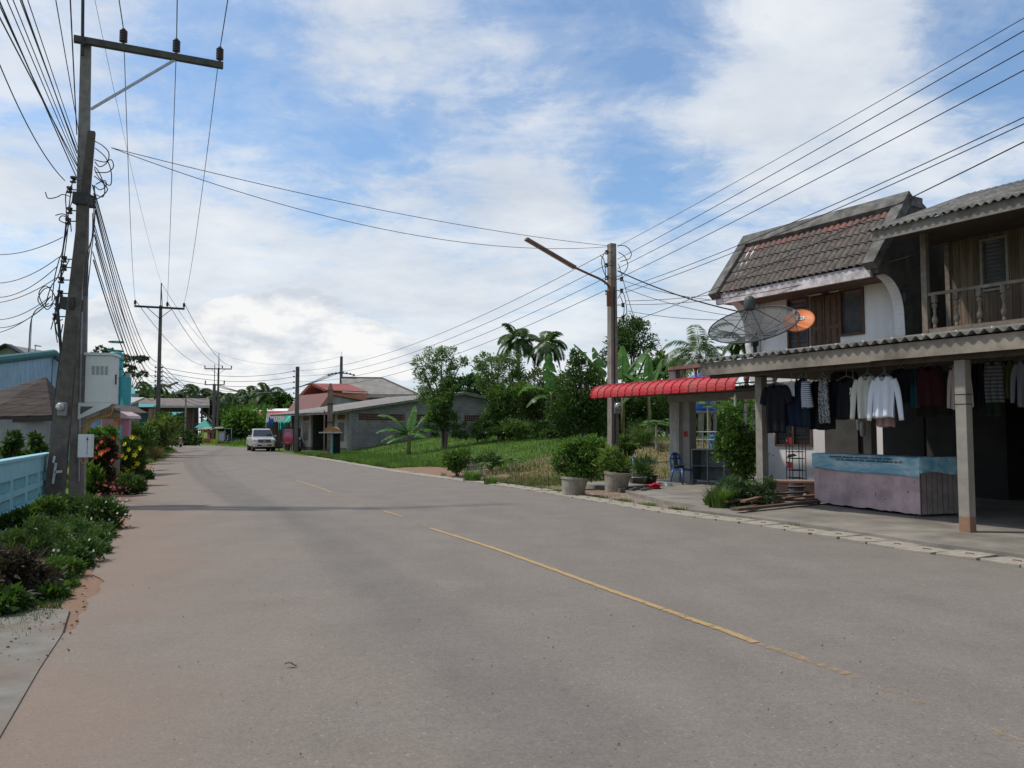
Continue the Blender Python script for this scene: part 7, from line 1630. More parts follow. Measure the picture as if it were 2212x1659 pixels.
# palms
def frond(mb_v, mb_f, root, az, el, L, leaf, droop, n=22, w=.05):
    root = np.array(root); d = np.array([math.cos(az)*math.cos(el), math.sin(az)*math.cos(el), math.sin(el)]); pts = [root.copy()]; p = root.copy()
    for i in range(n): d = d+np.array([0, 0, -droop/n*(1+i/n)]); d = d/np.linalg.norm(d); p = p+d*L/n; pts.append(p.copy())
    side = np.array([-math.sin(az), math.cos(az), 0])
    for i in range(n):
        a, b = pts[i], pts[i+1]; t = i/n; base = len(mb_v); up = np.cross(side, (b-a)/np.linalg.norm(b-a))
        mb_v += [a-side*.025*(1-t), a+side*.025*(1-t), b+side*.02*(1-t), b-side*.02*(1-t)]; mb_f.append((base, base+1, base+2, base+3))
        if t < .1: continue
        ll = leaf*math.sin(math.pi*min(1, .18+.8*t))**.7
        for s in (-1, 1):
            for sub in (0, .5):
                o = a+(b-a)*sub; tip = o+side*s*ll*.8+(b-a)/np.linalg.norm(b-a)*ll*.45+np.array([0, 0, -ll*(.35+.25*random.random())]); mid = (o+tip)/2+np.array([0, 0, ll*.10]); ww = (b-a)/np.linalg.norm(b-a)*w
                base = len(mb_v); mb_v += [o, mid-ww, tip, mid+ww]; mb_f.append((base, base+1, base+2, base+3))
def palm(name, label, px, py, Y, L, leaf, nf, r=.12, droop=1.6, el=(0, 1.3), mt=None, group=None, zoff=0, w=.05, gh=None):
    if Y > 100: mt = leafmat('leaf_farpalm', (.05, .09, .04), (.09, .14, .06), rough=.4)
    b = base_at(px, Y); c = P(px, py, Y); t = thing(name, label, 'palm tree', b, 0, group)
    top = c-b; mb = MB(); mb.tube(catmull([(0, 0, -.2), (top.x*.3+.1, top.y*.5, top.z*.5), tuple(top)], 6), [r*1.2]+[r]*11+[r*.8], 8); mb.build('trunk', mat('palm_bark', (.24, .21, .17), (.15, .13, .105), 8, .95, bump=.4), t, smooth=True)
    V, F = [], []
    for i in range(nf):
        az = i*2.4+random.uniform(-.3, .3); e = el[0]+(el[1]-el[0])*((i+.5)/nf)**.9; frond(V, F, tuple(top), az, e, L*random.uniform(.85, 1.1), leaf, droop*random.uniform(.8, 1.2), w=w)
    np_mesh('crown', np.array(V), np.array(F), mt or L_palm, t); return t
palm('areca_palm', 'left of the two tall slender palms with tufted crowns', 1118, 735, 54, 2.0, .75, 13, .10, 1.7, (-.2, 1.4), group='slender palms behind the vacant lot', w=.06)
palm('areca_palm', 'right of the two tall slender palms, a brown drooping frond below its crown', 1180, 745, 53, 1.9, .7, 12, .10, 2.0, (-.3, 1.35), group='slender palms behind the vacant lot', w=.06)
palm('areca_palm', 'small palm just left of the terrace parapet', 1452, 790, 48, 1.3, .5, 10, .08, 1.8, (-.1, 1.3), w=.05)
palm('areca_palm', 'small palm seen below the mesh dish beside the white wall', 1608, 742, 42, 1.5, .5, 10, .08, 2.0, (-.1, 1.3), w=.05)
palm('coconut_palm', 'big coconut palm crown right behind the terrace, with long feathery fronds', 1512, 768, 44, 2.9, .75, 22, .16, 1.7, (-.25, 1.4), w=.03)
for i, (px, py, Y, L, lb) in enumerate(((560, 858, 150, 4.4, 'leftmost of the far row of coconut palms near the round tree'), (545, 862, 145, 4.2, 'second coconut palm of the far row, half hidden'), (525, 860, 150, 4.3, 'third coconut palm of the far row with an upright crown'), (576, 852, 140, 4.2, 'rightmost coconut palm of the far row, separate crown'), (498, 872, 130, 4.0, 'coconut palm right of the farther T pole'), (478, 865, 128, 4.2, 'coconut palm behind the farther T pole'),
        (425, 852, 130, 4.6, 'coconut palm above the right end of the wooden house roof'), (322, 850, 125, 4.4, 'coconut palm just left of the second pole'), (360, 862, 128, 4.0, 'low coconut palm just right of the second pole'))):
    palm('coconut_palm', lb, px, py, Y, L, 1.1, 16, .2, 1.9, (-.4, 1.3), group='coconut palms at the far end of the road', w=.12)

# banana plants
def banana_leaf(base, az, el, L, W_, droop, par, mt=None, tear=.25):
    n = 14; d = Vector((math.cos(az)*math.cos(el), math.sin(az)*math.cos(el), math.sin(el))); p = Vector(base); pts = [p.copy()]
    for i in range(n): d = (d+Vector((0, 0, -droop/n*(.4+1.2*i/n)))).normalized(); p = p+d*L/n; pts.append(p.copy())
    sd = Vector((-math.sin(az), math.cos(az), 0)); mb = MB(); roll = random.uniform(-.3, .3)
    for s in (-1, 1):
        for i in range(1, n):
            t0, t1 = (i-1)/(n-1), i/(n-1)
            def wd(t): return W_*.5*math.sin(math.pi*min(1, .12+.86*t))**.6 if t < .97 else W_*.1
            a, b = pts[i], pts[i+1]; k = random.random() < tear; sag = .35 if not k else .65
            wa, wb = wd(t0), wd(t1)*(.85 if k else 1)
            nn = Vector((0, 0, 1)); off = sd*s*math.cos(roll)+nn*s*math.sin(roll)*.5
            mb.quad(a, b, b+off*wb+Vector((0, 0, -wb*sag)), a+off*wa+Vector((0, 0, -wa*sag)))
    mb.tube([tuple(q) for q in pts], [.035*(1-.8*i/n) for i in range(n+1)], 5); return mb.build('leaf', mt or L_ban, par)
def banana(label, px, Y, h, leaves, r=.12, group=None):
    b = base_at(px, Y); t = thing('banana_plant', label, 'banana plant', b, 0, group)
    mb = MB(); mb.tube([(0, 0, -.1), (.03, 0, h*.5), (0, 0, h)], [r, r*.85, r*.5], 8); mb.build('stem', mat('banana_stem', (.20, .20, .09), (.16, .11, .06), 5, .8), t, smooth=True)
    for az, el, L, W_, dr in leaves: banana_leaf((0, 0, h*.95), az, el, L*1.08, W_*1.6, dr, t)
    return t
banana('short broad leaved banana plant in front of the grey block wall', 883, 46, 1.25, [(R(175), 1.0, 2.1, .42, 1.5), (R(190), .5, 1.8, .4, 1.2), (R(165), .1, 1.7, .36, .9), (R(20), .95, 2.0, .45, .9), (R(-10), .5, 1.8, .42, 1.3), (R(60), 1.3, 1.6, .4, .6), (R(-40), .2, 1.5, .38, 1.0), (R(215), -.1, 1.4, .3, .7)])
banana('tall banana plant with torn drooping leaves between the palms and the mango tree', 1190, 44, 2.6, [(R(100), 1.35, 2.2, .5, .4), (R(170), .8, 2.0, .45, 2.2), (R(20), .7, 1.9, .42, 2.2), (R(200), .1, 1.6, .4, 1.6), (R(60), 1.0, 2.2, .45, 1.4), (R(-30), .9, 1.8, .45, 2.2)])
banana('high banana plant whose broad leaves rise left of the lamp pole', 1305, 46, 3.6, [(R(165), 1.0, 2.5, .55, .5), (R(180), .5, 2.2, .5, .9), (R(150), .3, 1.8, .45, 1.3), (R(120), 1.2, 2.0, .5, .6), (R(200), .1, 1.5, .4, 1.5)])
banana('high banana plant whose leaves spread right of the lamp pole', 1345, 44, 3.3, [(R(35), .85, 2.6, .55, .25), (R(10), .5, 2.6, .5, .8), (R(0), .15, 2.4, .5, 1.6), (R(80), 1.3, 2.0, .45, .3), (R(-20), .4, 2.0, .5, 1.9)])
banana('banana plant with upright young leaves left of the terrace', 1402, 43, 2.6, [(R(80), 1.45, 2.0, .35, .1), (R(20), 1.2, 1.9, .4, .3), (R(170), .5, 2.2, .5, 1.0), (R(5), .4, 2.2, .5, 1.4), (R(190), .2, 1.9, .45, 1.8), (R(140), .9, 1.9, .42, .9)])
banana('banana clump among far plants just left of the pickup', 545, 108, 1.6, [(R(a), e, 2.6, .6, d) for a, e, d in ((170, 1.0, 1.2), (10, .9, 1.3), (90, 1.3, .6), (200, .4, 1.4), (-20, .3, 1.5), (60, .8, 1.0))], .18)
banana('banana clump beside the red roofed building', 568, 106, 2.2, [(R(a), e, 2.6, .6, d) for a, e, d in ((160, 1.0, 1.2), (20, .9, 1.3), (90, 1.4, .5), (190, .5, 1.4), (-10, .4, 1.5))], .18)
# papaya in the terrace opening
def papaya(label, px, Y, h, s):
    b = base_at(px, Y); t = thing('papaya_plant', label, 'papaya plant', b); mb = MB(); mb.tube([(0, 0, 0), (0, 0, h)], [.06, .04], 7); mb.build('stem', mat('pap_stem', (.30, .27, .2)), t)
    mb = MB()
    for i in range(16):
        az = i*2.39; el = random.uniform(-.1, .8); L = s*random.uniform(.8, 1.1); e = Vector((L*math.cos(az)*math.cos(el), L*math.sin(az)*math.cos(el), h+L*math.sin(el)*.6)); mb.tube([(0, 0, h), tuple(e)], .012, 4)
        for k in range(7):
            a = az+(k-3)*.5; ln = s*.45*(1-.1*abs(k-3)); tip = e+Vector((ln*math.cos(a), ln*math.sin(a), -ln*.35)); sd = Vector((-math.sin(a), math.cos(a), 0))*ln*.2; m_ = e.lerp(tip, .55); mb.quad(e, m_+sd, tip, m_-sd)
    mb.build('crown', L_light, t); return t
papaya('papaya plant with star shaped leaves in front of the water tank', 1530, 31, 2.1, .75); papaya('young papaya plant left of the terrace pier', 1418, 32, 1.0, .55)
papaya('young papaya plant in the middle of the vacant lot', 1040, 29, .35, .35); papaya('young papaya plant behind the dark cement ring', 1105, 30, .4, .4)

# shrubs on the right roadside
def shrub(name, label, cat, px, py_base, Y, blobs_px, mt, n, size, aspect=.5, clumps=16, spread=.26, up=.3, stems=True, z=None, group=None):
    x = ray(px, 930).x/ray(px, 930).y*Y; b = Vector((x, Y, hz_at(x, Y) if z is None else z)); t = thing(name, label, cat, b, 0, group); bl_ = []
    for q in blobs_px:
        xx, y, rx, ry = q[:4]; off = q[4] if len(q) > 4 else 0; c = P(xx, y, Y+off)-b; s = (Y+off)/FPX; bl_.append(((c.x, c.y, c.z), (rx*s, rx*s*.85, ry*s)))
    o, cc = crown('leaves', mt, t, bl_, n, size, aspect, clumps, spread, up, -.02)
    if stems:
        mb = MB()
        for i in rng.integers(0, len(cc), 12): mb.tube(catmull([(random.uniform(-.06, .06), random.uniform(-.06, .06), 0), tuple(cc[i]*.5+np.array([0, 0, .08])), tuple(cc[i])], 3), [.02, .016, .014, .012, .01, .008, .005], 5)
        mb.build('stems', bark, t)
    return t, cc
shrub('potted_shrub', 'wide glossy green shrub spreading over the left cement tub', 'shrub', 1245, 1050, 22.6, [(1240, 965, 26, 14), (1270, 958, 24, 12), (1225, 990, 24, 22), (1265, 985, 34, 26), (1212, 1000, 12, 16), (1295, 975, 14, 16), (1280, 1025, 30, 26), (1235, 1018, 30, 18), (1296, 1030, 12, 30), (1205, 975, 8, 8)], L_light, 10000, .085, .5, 14, .34, z=.3)
shrub('potted_plant', 'yellow green long leaved plant standing in the right cement tub', 'plant', 1327, 1030, 21.6, [(1318, 985, 14, 24), (1330, 1005, 18, 20), (1340, 1010, 16, 14), (1312, 1005, 12, 16)], leafmat('leaf_yellowgreen', (.10, .17, .03), (.19, .25, .06)), 1500, .16, .28, 14, .3, z=.5)
shrub('lime_bush', 'round dense dark green bush behind the steel cabinet', 'bush', 1600, 1045, 21.5, [(1598, 950, 34, 30), (1575, 960, 26, 24), (1615, 975, 30, 30), (1585, 985, 30, 24), (1605, 1010, 22, 24)], L_mid, 8000, .075, .55, 24, .24)
shrub('low_herb', 'low grey green leafy plants at the corner post behind the timber pile', 'plant', 1600, 1095, 16.9, [(1590, 1060, 30, 22), (1620, 1066, 30, 22), (1652, 1070, 24, 18), (1570, 1078, 24, 20), (1658, 1048, 14, 12), (1540, 1085, 14, 14), (1610, 1088, 30, 12)], leafmat('leaf_greygreen', (.05, .095, .04), (.10, .15, .07)), 7500, .06, .5, 20, .28, z=.05)
shrub('lot_shrub', 'small dark shrub beside the near cement ring in the vacant lot', 'shrub', 988, 1000, 29, [(983, 996, 20, 14), (1000, 985, 14, 12), (972, 990, 12, 14), (990, 1008, 18, 8)], L_mid, 2400, .10, .45, 12, .3)
shrub('lot_shrub', 'pale scrubby weed clump in the middle of the vacant lot', 'shrub', 1060, 990, 31, [(1060, 988, 18, 10), (1040, 994, 14, 8), (1075, 996, 10, 6)], L_weed, 1300, .09, .4, 10, .35)
shrub('lot_shrub', 'leafy shrub just behind the lamp pole left of the grass clump', 'shrub', 1358, 985, 30, [(1355, 960, 16, 16), (1345, 970, 12, 14)], L_mid, 1400, .12, .5, 12, .3)
shrub('potted_plant', 'thin strap leaved plant growing from the black rubber tub', 'plant', 1394, 1040, 23.2, [(1394, 1010, 14, 18), (1388, 1025, 12, 12)], L_weed, 700, .2, .12, 10, .3, up=1.2, z=.28)
# grass tussocks made of blades
def tussock(name, label, px, Y, n, h, rad, mt, z=None, lean=.5, w=.012, group=None, cat='grass tuft'):
    x = ray(px, 930).x/ray(px, 930).y*Y; b = Vector((x, Y, hz_at(x, Y) if z is None else z)); t_ = None
    a = rng.random(n)*2*np.pi; r = rad*np.sqrt(rng.random(n))*.4; base = np.stack([r*np.cos(a), r*np.sin(a), np.zeros(n)], 1)
    L = h*(.55+.5*rng.random((n, 1))); dr = np.stack([np.cos(a), np.sin(a), np.zeros(n)], 1)*(lean*rng.random((n, 1))+.05)
    p1 = base+L*.55*unit(dr*.6+np.array([0, 0, 1])); p2 = p1+L*.5*unit(dr*2.2+np.array([0, 0, .7])); sd = np.stack([-np.sin(a), np.cos(a), np.zeros(n)], 1)*w
    V = np.stack([base-sd, base+sd, p1+sd*.8, p1-sd*.8, p2], 1).reshape(-1, 3); i0 = np.arange(n)*5
    F = np.concatenate([np.stack([i0, i0+1, i0+2, i0+3], 1), np.stack([i0+3, i0+2, i0+4, i0+4], 1)])
    me = bpy.data.meshes.new(name); fs = [tuple(f) for f in F[:n]]+[tuple(f[:3]) for f in F[n:]]; me.from_pydata(V.tolist(), [], fs); me.materials.append(mt)
    o = bpy.data.objects.new(name, me); COL.objects.link(o); o.location = b; return tag(o, label, cat, group)
tussock('lemongrass_tuft', 'dark green spiky grass tuft at the kerb left of the timber pile', 1550, 16.4, 420, .55, .5, L_mid, z=.02, w=.010)
tussock('lemongrass_tuft', 'tall pale grass clump behind the lamp pole', 1385, 33, 420, 1.15, .9, leafmat('leaf_palegrass', (.07, .12, .04), (.13, .18, .07)), w=.014, lean=1.1)
tussock('grass_tuft', 'bright grass tuft in the straw in front of the cement ring', 1020, 26.2, 260, .45, .7, L_light, w=.014)
tussock('grass_tuft', 'low grass tuft nearer the kerb in the dry straw', 1060, 24.6, 150, .32, .5, L_light, w=.012)

# grass blades as cover on the lot and verges
def grass_patch(name, label, n, region, h, w, mt, seed=1):
    """region(n)-> x,y arrays"""
    x, y = region(n); k_ = (seg_dist(x, y, LEs) < -.12) | (seg_dist(x, y, REs) > .1); x, y = x[k_], y[k_]; z = hgt(x, y); n = len(x); a = rng.random(n)*2*np.pi
    L = h*(.45+.8*rng.random((n, 1))); d = np.stack([np.cos(a), np.sin(a), np.zeros(n)], 1)*rng.random((n, 1))*.8; base = np.stack([x, y, z-.01], 1)
    tip = base+L*unit(d+np.array([0, 0, 1])); sd = np.stack([-np.sin(a), np.cos(a), np.zeros(n)], 1)*w*(.6+.8*rng.random((n, 1)))
    V = np.stack([base-sd, base+sd, tip], 1).reshape(-1, 3); F = np.arange(3*n).reshape(n, 3); o = np_mesh(name, V, F, mt); return tag(o, label, 'grass', None, 'stuff')
def lot_region(y0, y1, dmin, dmax, keep=None, x1=14):
    def f(n):
        u = rng.random(n); y = y0*(y1/y0)**u; d = dmin+(dmax-dmin)*rng.random(n)**1.3; 
        ex = np.interp(y, [p.y for p in RE[3:14]], [p.x for p in RE[3:14]]); x = ex+d*1.08; y = y+d*.25
        k = x < x1
        xl = (x-SO.x)*sxv.x+(y-SO.y)*sxv.y; k &= (-xl > 12.6)
        sl_ = np.zeros(len(x)); 
        for p, r in ((G(905, 1020), 2.1), (G(860, 1014, .05), 2.3), (G(940, 1014, .15), 2.2), (G(985, 1008, .4), 1.9)): sl_ = np.maximum(sl_, bl(p.x, p.y, r, x, y))
        k &= sl_ < .35*(1+.6*np.sin(x*3)*np.sin(y*2.3))
        st_ = np.zeros(len(x))
        for p, r in ((p1, 4.0), (p2, 3.5), (Vector((2.2, 26, 0)), 3.5), (Vector((3.5, 31, 0)), 4.0), (Vector((6, 34, 0)), 4)): st_ = np.maximum(st_, bl(p.x, p.y, r, x, y))
        if keep == 'green': k &= rng.random(len(x)) > st_*1.4-.1
        if keep == 'dry': k &= rng.random(len(x)) < st_*1.5-.1
        return x[k], y[k]
    return f
Gb = leafmat('grass_blade', (.06, .12, .022), (.125, .20, .045), trans=.4, scale=.5)
grass_patch('lawn_grass', 'short bright green grass covering the rise of the vacant lot', 60000, lot_region(26, 62, .7, 16, 'green'), .16, .016, Gb)
grass_patch('verge_grass', 'taller green grass along the kerb before the block building', 16000, lot_region(34, 56, .6, 3.0, 'green'), .30, .016, Gb)
grass_patch('dry_grass', 'dry straw coloured grass between the kerb and the lamp pole', 26000, lot_region(21, 40, .7, 12, 'dry'), .17, .009, L_dry)
grass_patch('lot_weeds', 'mixed green weeds scattered through the dry grass', 24000, lot_region(21, 42, .7, 12, 'dry'), .17, .012, L_weed)
def pt_region(pts, r):
    def f(n):
        i = rng.integers(0, len(pts), n); c = np.array([(p.x, p.y) for p in pts]); q = c[i]+rng.normal(size=(n, 2))*r; return q[:, 0], q[:, 1]
    return f

# ---------------------------------------------------------------- left verge plants
def lverge(name, label, cat, Y, blobs_px, mt, n, size, aspect, clumps=20, spread=.3, up=.4, group=None):
    blobs_px = [(q[0]-(q[2]*.12), q[1]+q[3]*.12, q[2]*.82, q[3]*.82)+tuple(q[4:]) for q in blobs_px]
    return shrub(name, label, cat, sum(q[0] for q in blobs_px)/len(blobs_px), 0, Y, blobs_px, mt, n, size, aspect, clumps, spread, up, Y < 25, 0.0, group)
def flowers(par, cc, n, size, m, jitter=.12, name='flower', petals=5):
    me0 = None; o = None
    for i in rng.integers(0, len(cc), n):
        mb = MB(); c = Vector(cc[i])*1.06+Vector(rng.normal(size=3)*jitter)+Vector((.12, -.22, .04))*min(1.0, jitter*10); cpos = c; c = Vector()
        ax = Vector((random.uniform(-.6, .6), -1, random.uniform(0, .8))).normalized(); q = ax.to_track_quat('Z', 'Y').to_matrix()
        for k in range(petals):
            a = 2*math.pi*k/petals; d = q @ Vector((math.cos(a), math.sin(a), .35)); s = q @ Vector((-math.sin(a), math.cos(a), 0)); mb.quad(c, c+d*size*.6-s*size*.32, c+d*size, c+d*size*.6+s*size*.32)
        o = mb.build(name, m, par, loc=cpos)
    return o
white_f = mat('petal_white', (.62, .62, .58), (.5, .5, .46)); yel_f = mat('petal_yellow', (.70, .58, .03), (.62, .48, .02)); red_f = mat('petal_red', (.55, .04, .02), (.48, .06, .03)); ora_f = mat('petal_orange', (.70, .22, .02), (.6, .16, .02)); pnk_f = mat('petal_pink', (.42, .09, .10), (.36, .08, .08))
t, cc = lverge('dark_leaf_shrub', 'dark maroon leaved shrub at the bottom left corner of the verge', 'shrub', 7.9, [(30, 1235, 70, 50), (90, 1270, 45, 34, .3), (-20, 1280, 60, 50), (60, 1300, 40, 20, -.2)], L_maroon, 6500, .085, .26, 30, .28)
t, cc = lverge('low_weed', 'dark green low weeds under the maroon leaved shrub', 'weed', 7.2, [(20, 1295, 60, 22), (110, 1285, 30, 18, .6), (-30, 1300, 40, 30)], L_dark, 2600, .07, .5, 20, .3)
t, cc = lverge('feathery_shrub', 'light green feathery shrub in front of the pale blue fence', 'shrub', 10.4, [(60, 1172, 60, 34), (110, 1160, 36, 34, .4), (20, 1180, 50, 34), (85, 1135, 24, 18)], leafmat('leaf_feathery', (.05, .10, .025), (.10, .15, .045)), 9500, .055, .22, 34, .26, .9)
t, cc = lverge('leafy_shrub', 'dark leafy shrub at the foot of the pale blue fence', 'shrub', 12.6, [(75, 1112, 34, 22), (110, 1098, 26, 26), (40, 1125, 36, 20)], L_mid, 4800, .06, .4, 26, .26, .7)
t, cc = lverge('leafy_shrub', 'bushy green shrub hiding the feet of the two leaning poles', 'shrub', 14.4, [(150, 1092, 36, 20), (185, 1092, 30, 24), (120, 1112, 34, 22), (165, 1124, 40, 26)], L_weed, 7000, .055, .36, 30, .26, .8)
t, cc = lverge('white_flower_herb', 'sprawling herb dotted with small white flowers beside the road edge', 'flowering herb', 9.6, [(155, 1200, 34, 34), (190, 1190, 30, 28, .4), (130, 1230, 28, 24, -.4), (175, 1225, 26, 18)], L_weed, 6500, .045, .45, 30, .28, .6); flowers(t, cc, 16, .020, white_f, .08)
t, cc = lverge('white_flower_herb', 'farther trailing herb with many white blossoms right of the poles', 'flowering herb', 13.4, [(220, 1100, 36, 26), (245, 1110, 26, 24), (200, 1130, 36, 28), (235, 1140, 28, 24)], L_weed, 8000, .05, .42, 32, .28, .6); flowers(t, cc, 34, .022, white_f, .1)
t, cc = lverge('broad_leaf_plant', 'broad leaved dark green plant right behind the pale pole', 'plant', 18.6, [(195, 1035, 14, 26), (205, 1050, 14, 18)], L_mid, 500, .2, .35, 12, .3, 1.0)
t, cc = lverge('red_ixora_bush', 'tall reddish bush with scarlet flower heads beside the junction box', 'bush', 20.2, [(225, 985, 20, 30), (215, 1010, 22, 36), (235, 960, 14, 22), (230, 1030, 18, 22), (240, 975, 12, 20)], L_red, 5500, .085, .42, 26, .26); flowers(t, cc, 12, .055, red_f, .12); flowers(t, cc, 2, .07, ora_f, .1, 'orange_flower')
t, cc = lverge('green_bush', 'light green bush behind the scarlet flowered bush', 'bush', 23.5, [(205, 945, 22, 20), (235, 940, 16, 18), (195, 965, 20, 20)], L_light, 2600, .10, .5, 20, .28)
t, cc = lverge('allamanda_bush', 'dark bush covered with large yellow trumpet flowers', 'bush', 24.0, [(285, 965, 22, 22), (275, 995, 22, 28), (295, 990, 20, 26), (262, 1010, 14, 22), (290, 1022, 20, 16), (272, 1035, 14, 10)], L_dark, 6500, .09, .45, 24, .26); flowers(t, cc, 26, .085, yel_f, .1)
t, cc = lverge('verge_grass_clump', 'strappy green clump with pinkish tips where the verge juts into the road', 'plant', 20.8, [(270, 1042, 20, 14), (290, 1050, 22, 12), (255, 1054, 18, 10), (305, 1056, 12, 6), (280, 1062, 20, 5)], L_weed, 4200, .14, .14, 26, .3, 1.0); flowers(t, cc, 22, .03, pnk_f, .2, 'pink_tip')
t, cc = lverge('red_ground_flower', 'low reddish ground plants at the foot of the wooden post', 'plant', 18.6, [(225, 1055, 22, 8), (250, 1055, 18, 7)], L_red, 1100, .07, .4, 14, .3); flowers(t, cc, 16, .035, pnk_f, .1)
t, cc = lverge('verge_bush', 'low green plants spreading right of the yellow flowers', 'plant', 27, [(310, 1025, 22, 10), (295, 1015, 16, 14), (318, 1032, 14, 6)], L_weed, 2400, .09, .4, 16, .3); flowers(t, cc, 4, .09, yel_f, .1)
t, cc = lverge('green_bush', 'round green bush between the pink gateway and the variegated plant', 'bush', 40, [(300, 930, 26, 18), (320, 945, 22, 20), (290, 950, 20, 18)], L_mid, 3600, .12, .5, 20, .28)
t, cc = lverge('dracaena_clump', 'arching variegated strap leaved clump beside the road', 'plant', 50, [(345, 930, 22, 22), (355, 945, 22, 20), (330, 950, 16, 14), (365, 915, 16, 12), (350, 962, 18, 14)], leafmat('leaf_varieg', (.04, .09, .02), (.26, .30, .09)), 3000, .42, .16, 22, .28, .3)
t, cc = lverge('dry_reeds', 'brownish seeding grass clump on the left verge', 'grass', 44.5, [(320, 978, 20, 12), (345, 984, 18, 10), (330, 990, 20, 6)], L_dry, 2200, .24, .06, 18, .35, 1.6)
t, cc = lverge('verge_tree', 'bushy small tree under the small teal awning', 'tree', 54, [(360, 905, 22, 14), (380, 912, 14, 12), (350, 915, 18, 12)], L_mid, 2200, .2, .5, 16, .3)
t, cc = lverge('clipped_hedge', 'long dark green hedge running to the bend behind the red motorbike', 'hedge', 93, [(385, 945, 14, 12), (402, 942, 16, 12), (422, 950, 12, 8), (392, 955, 18, 8), (412, 955, 18, 6)], L_dark, 3600, .28, .5, 20, .35)
t, cc = lverge('fence_shrub', 'dark spindly shrub behind the pale blue fence, left', 'shrub', 19.5, [(30, 950, 16, 16), (22, 975, 16, 16), (10, 1000, 20, 10)], L_dark, 1500, .11, .34, 18, .2)
t, cc = lverge('fence_shrub', 'dark spindly shrub behind the pale blue fence, nearer the pole', 'shrub', 20.5, [(78, 950, 10, 16), (88, 970, 14, 14), (60, 985, 20, 8)], L_dark, 1500, .11, .34, 18, .2)
t, cc = lverge('trailing_weed', 'shaggy pale green weed mass spilling toward the asphalt between the two white flowered herbs', 'weed', 10.6, [(200, 1165, 30, 22, .5), (170, 1150, 30, 24, 1.2), (225, 1150, 26, 20, 1.6), (140, 1140, 26, 22, 1.5), (215, 1185, 20, 14)], L_weed, 7000, .06, .28, 34, .34, .9)
t, cc = lverge('trailing_weed', 'dark tangled weeds beside the concrete gutter pad', 'weed', 8.4, [(120, 1240, 34, 20, .4), (150, 1225, 26, 20, .6), (100, 1275, 34, 18), (140, 1270, 26, 14)], L_mid, 5000, .05, .34, 30, .34, .7)
Lp = [G(60, 1190), G(110, 1200), G(150, 1180), G(190, 1160), G(130, 1240), G(60, 1270), G(200, 1110), G(235, 1110), G(80, 1310), G(30, 1330)]
grass_patch('verge_weeds', 'low mixed weeds and grass covering the left verge', 16000, pt_region(Lp+[G(150, 1290), G(180, 1240), G(215, 1190), G(120, 1330), G(250, 1140)], .38), .06, .006, L_weed)
lgp = [G(300, 1030), G(330, 1000), G(345, 985), G(360, 972), G(290, 1050)]
grass_patch('far_verge_grass', 'low grass on the far left verge', 9000, pt_region([q+Vector((-1.2, 0, 0)) for q in lgp], .7), .2, .014, L_weed)
rv = [G(515, 955), G(520, 948, .3), G(500, 950)]
grass_patch('bend_grass', 'bright grass bank left of the pickup at the bend', 9000, pt_region([Vector((-36, 112, 0)), Vector((-33, 106, 0)), Vector((-30, 98, 0)), Vector((-27, 94, 0))], 2.0), .6, .06, Gb)
t, cc = shrub('far_thicket', 'dense bright thicket left of the pickup under the far palms', 'thicket', 540, 0, 104, [(510, 915, 22, 22), (535, 912, 26, 22), (555, 925, 22, 14), (500, 930, 16, 14), (575, 915, 14, 14)], L_light, 5200, .5, .4, 24, .3)
t, cc = shrub('far_thicket', 'taller darker thicket behind the farther T poles', 'thicket', 500, 0, 114, [(500, 905, 22, 18), (525, 900, 24, 14), (550, 898, 24, 12), (575, 898, 18, 12), (480, 912, 14, 14)], L_dark, 5200, .55, .45, 24, .3)
tus = leafmat('grass_edge', (.06, .11, .02), (.12, .18, .05))
grass_patch('kerb_weeds', 'small weeds along the drain cover slabs', 5000, pt_region([re_at(s0+i*1.1)[0]+Vector((.62, .3, 0)) for i in range(7, 22)], .12), .09, .006, tus)
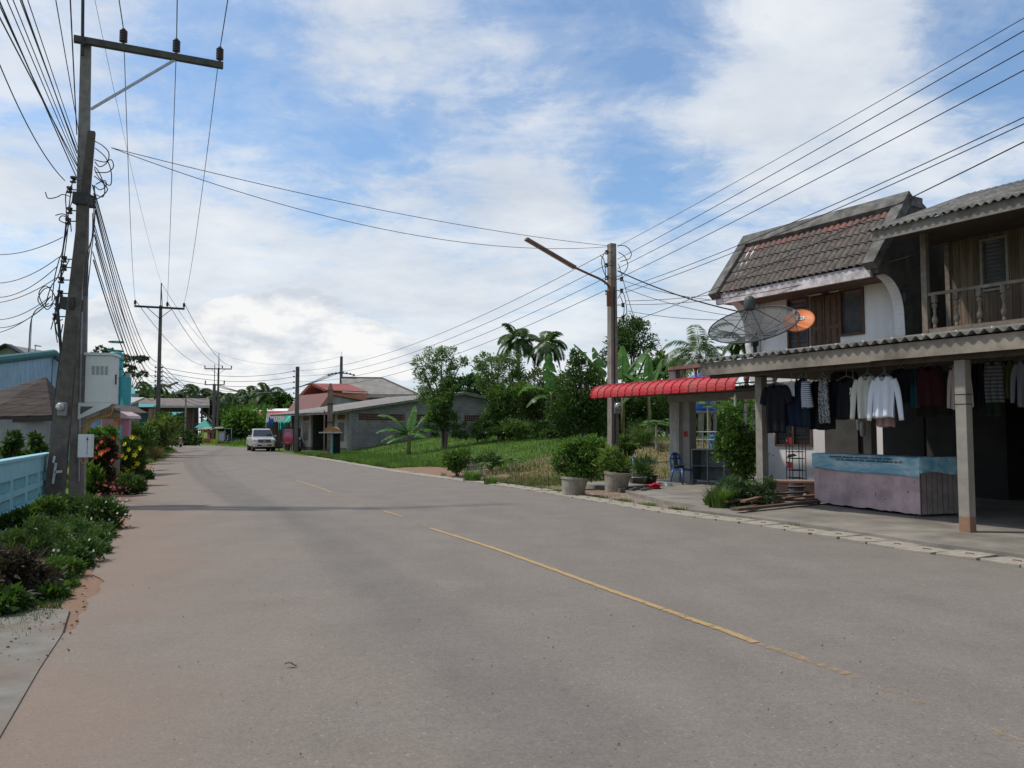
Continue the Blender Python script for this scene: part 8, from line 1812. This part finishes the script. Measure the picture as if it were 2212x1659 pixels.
# bits on the road
mb = MB()
for i in range(130):
    px = random.uniform(200, 2100); py = random.uniform(1120, 1640); g_ = G(px, py, .035); s = random.uniform(.003, .008); mb.cbox((g_.x, g_.y, .036+s*.3), (s*1.6, s, s*.8), (random.random(), random.random(), random.random()*3))
tag(mb.build('road_grit', mat('grit', (.12, .10, .085), (.30, .27, .23), 30, .95)), 'scattered small stones and grit on the asphalt', 'grit', None, 'stuff')
g_ = G(628, 1438, .035); mb = MB(); mb.grid(lambda u, v: (g_.x+.085*(u-.5), g_.y+.03*(v-.5)*math.sin(math.pi*u), .042+.012*abs(v-.5)+.01*math.sin(u*5)), 8, 4); tag(mb.build('fallen_leaf', mat('dead_leaf', (.13, .08, .05)), solid=.001), 'single curled brown leaf lying on the asphalt in the foreground', 'leaf')

# concrete gutter pad at the bottom left
pts = [G(x, y) for x, y in ((-260, 1330), (60, 1318), (150, 1322), (134, 1375), (84, 1452), (12, 1578), (-260, 2050))]
mb = MB(); mb.prism([(p.x, p.y) for p in pts], -.05, .022, 'z'); tag(mb.build('gutter_pad', mat('pad_concrete', (.20, .185, .16), (.14, .13, .11), 3, .9, bump=.3, stain=(.15, .10, .07), stain_amt=.7)), kind='structure')

# soft dirty fringe: clods and litter of leaves between the weeds and the asphalt
mb = MB(); q = catmull([G(x, y) for x, y in ((60, 1440), (128, 1375), (150, 1335), (178, 1290), (205, 1252), (240, 1180), (262, 1120))], 40)
for i, p in enumerate(q):
    for k in range(1 if i % 2 else 0):
        c = p+Vector((random.gauss(-.12, .14), random.gauss(0, .1), 0)); s_ = random.uniform(.005, .018); mb.cbox((c.x, c.y, .02+s_*.25), (s_*1.5, s_, s_*.7), (random.random()*.6, random.random()*.6, random.random()*3))
tag(mb.build('verge_litter', mat('litter', (.20, .13, .09), (.08, .06, .045), 30, .95)), 'earth clods and dead leaves along the crumbled left road edge', 'litter', None, 'stuff')
# extra things inside the shop: shelves with goods in the dark
sh_ = shop_thing('display_shelf', 'dim shelf unit with goods standing deep in the shop at the right', 'shelf')
mb = MB()
for z in (.5, .95, 1.4, 1.85): mb.box(-1.0, 1.6, 5.6, 6.0, z, z+.03)
for x in (-1.0, .3, 1.57): mb.box(x, x+.03, 5.6, 6.0, .08, 2.1)
mb.build('frame', mat('shelf_wood', (.06, .045, .035)), sh_)
mb = MB()
for z in (.53, .98, 1.43):
    x = -.9
    while x < 1.5: w = random.uniform(.06, .16); mb.box(x, x+w, 5.66, 5.9, z, z+random.uniform(.12, .3)); x += w+random.uniform(.02, .08)
mb.build('goods', mat('shelf_goods', (.16, .10, .07), (.05, .08, .11), 2.5, .7), sh_)
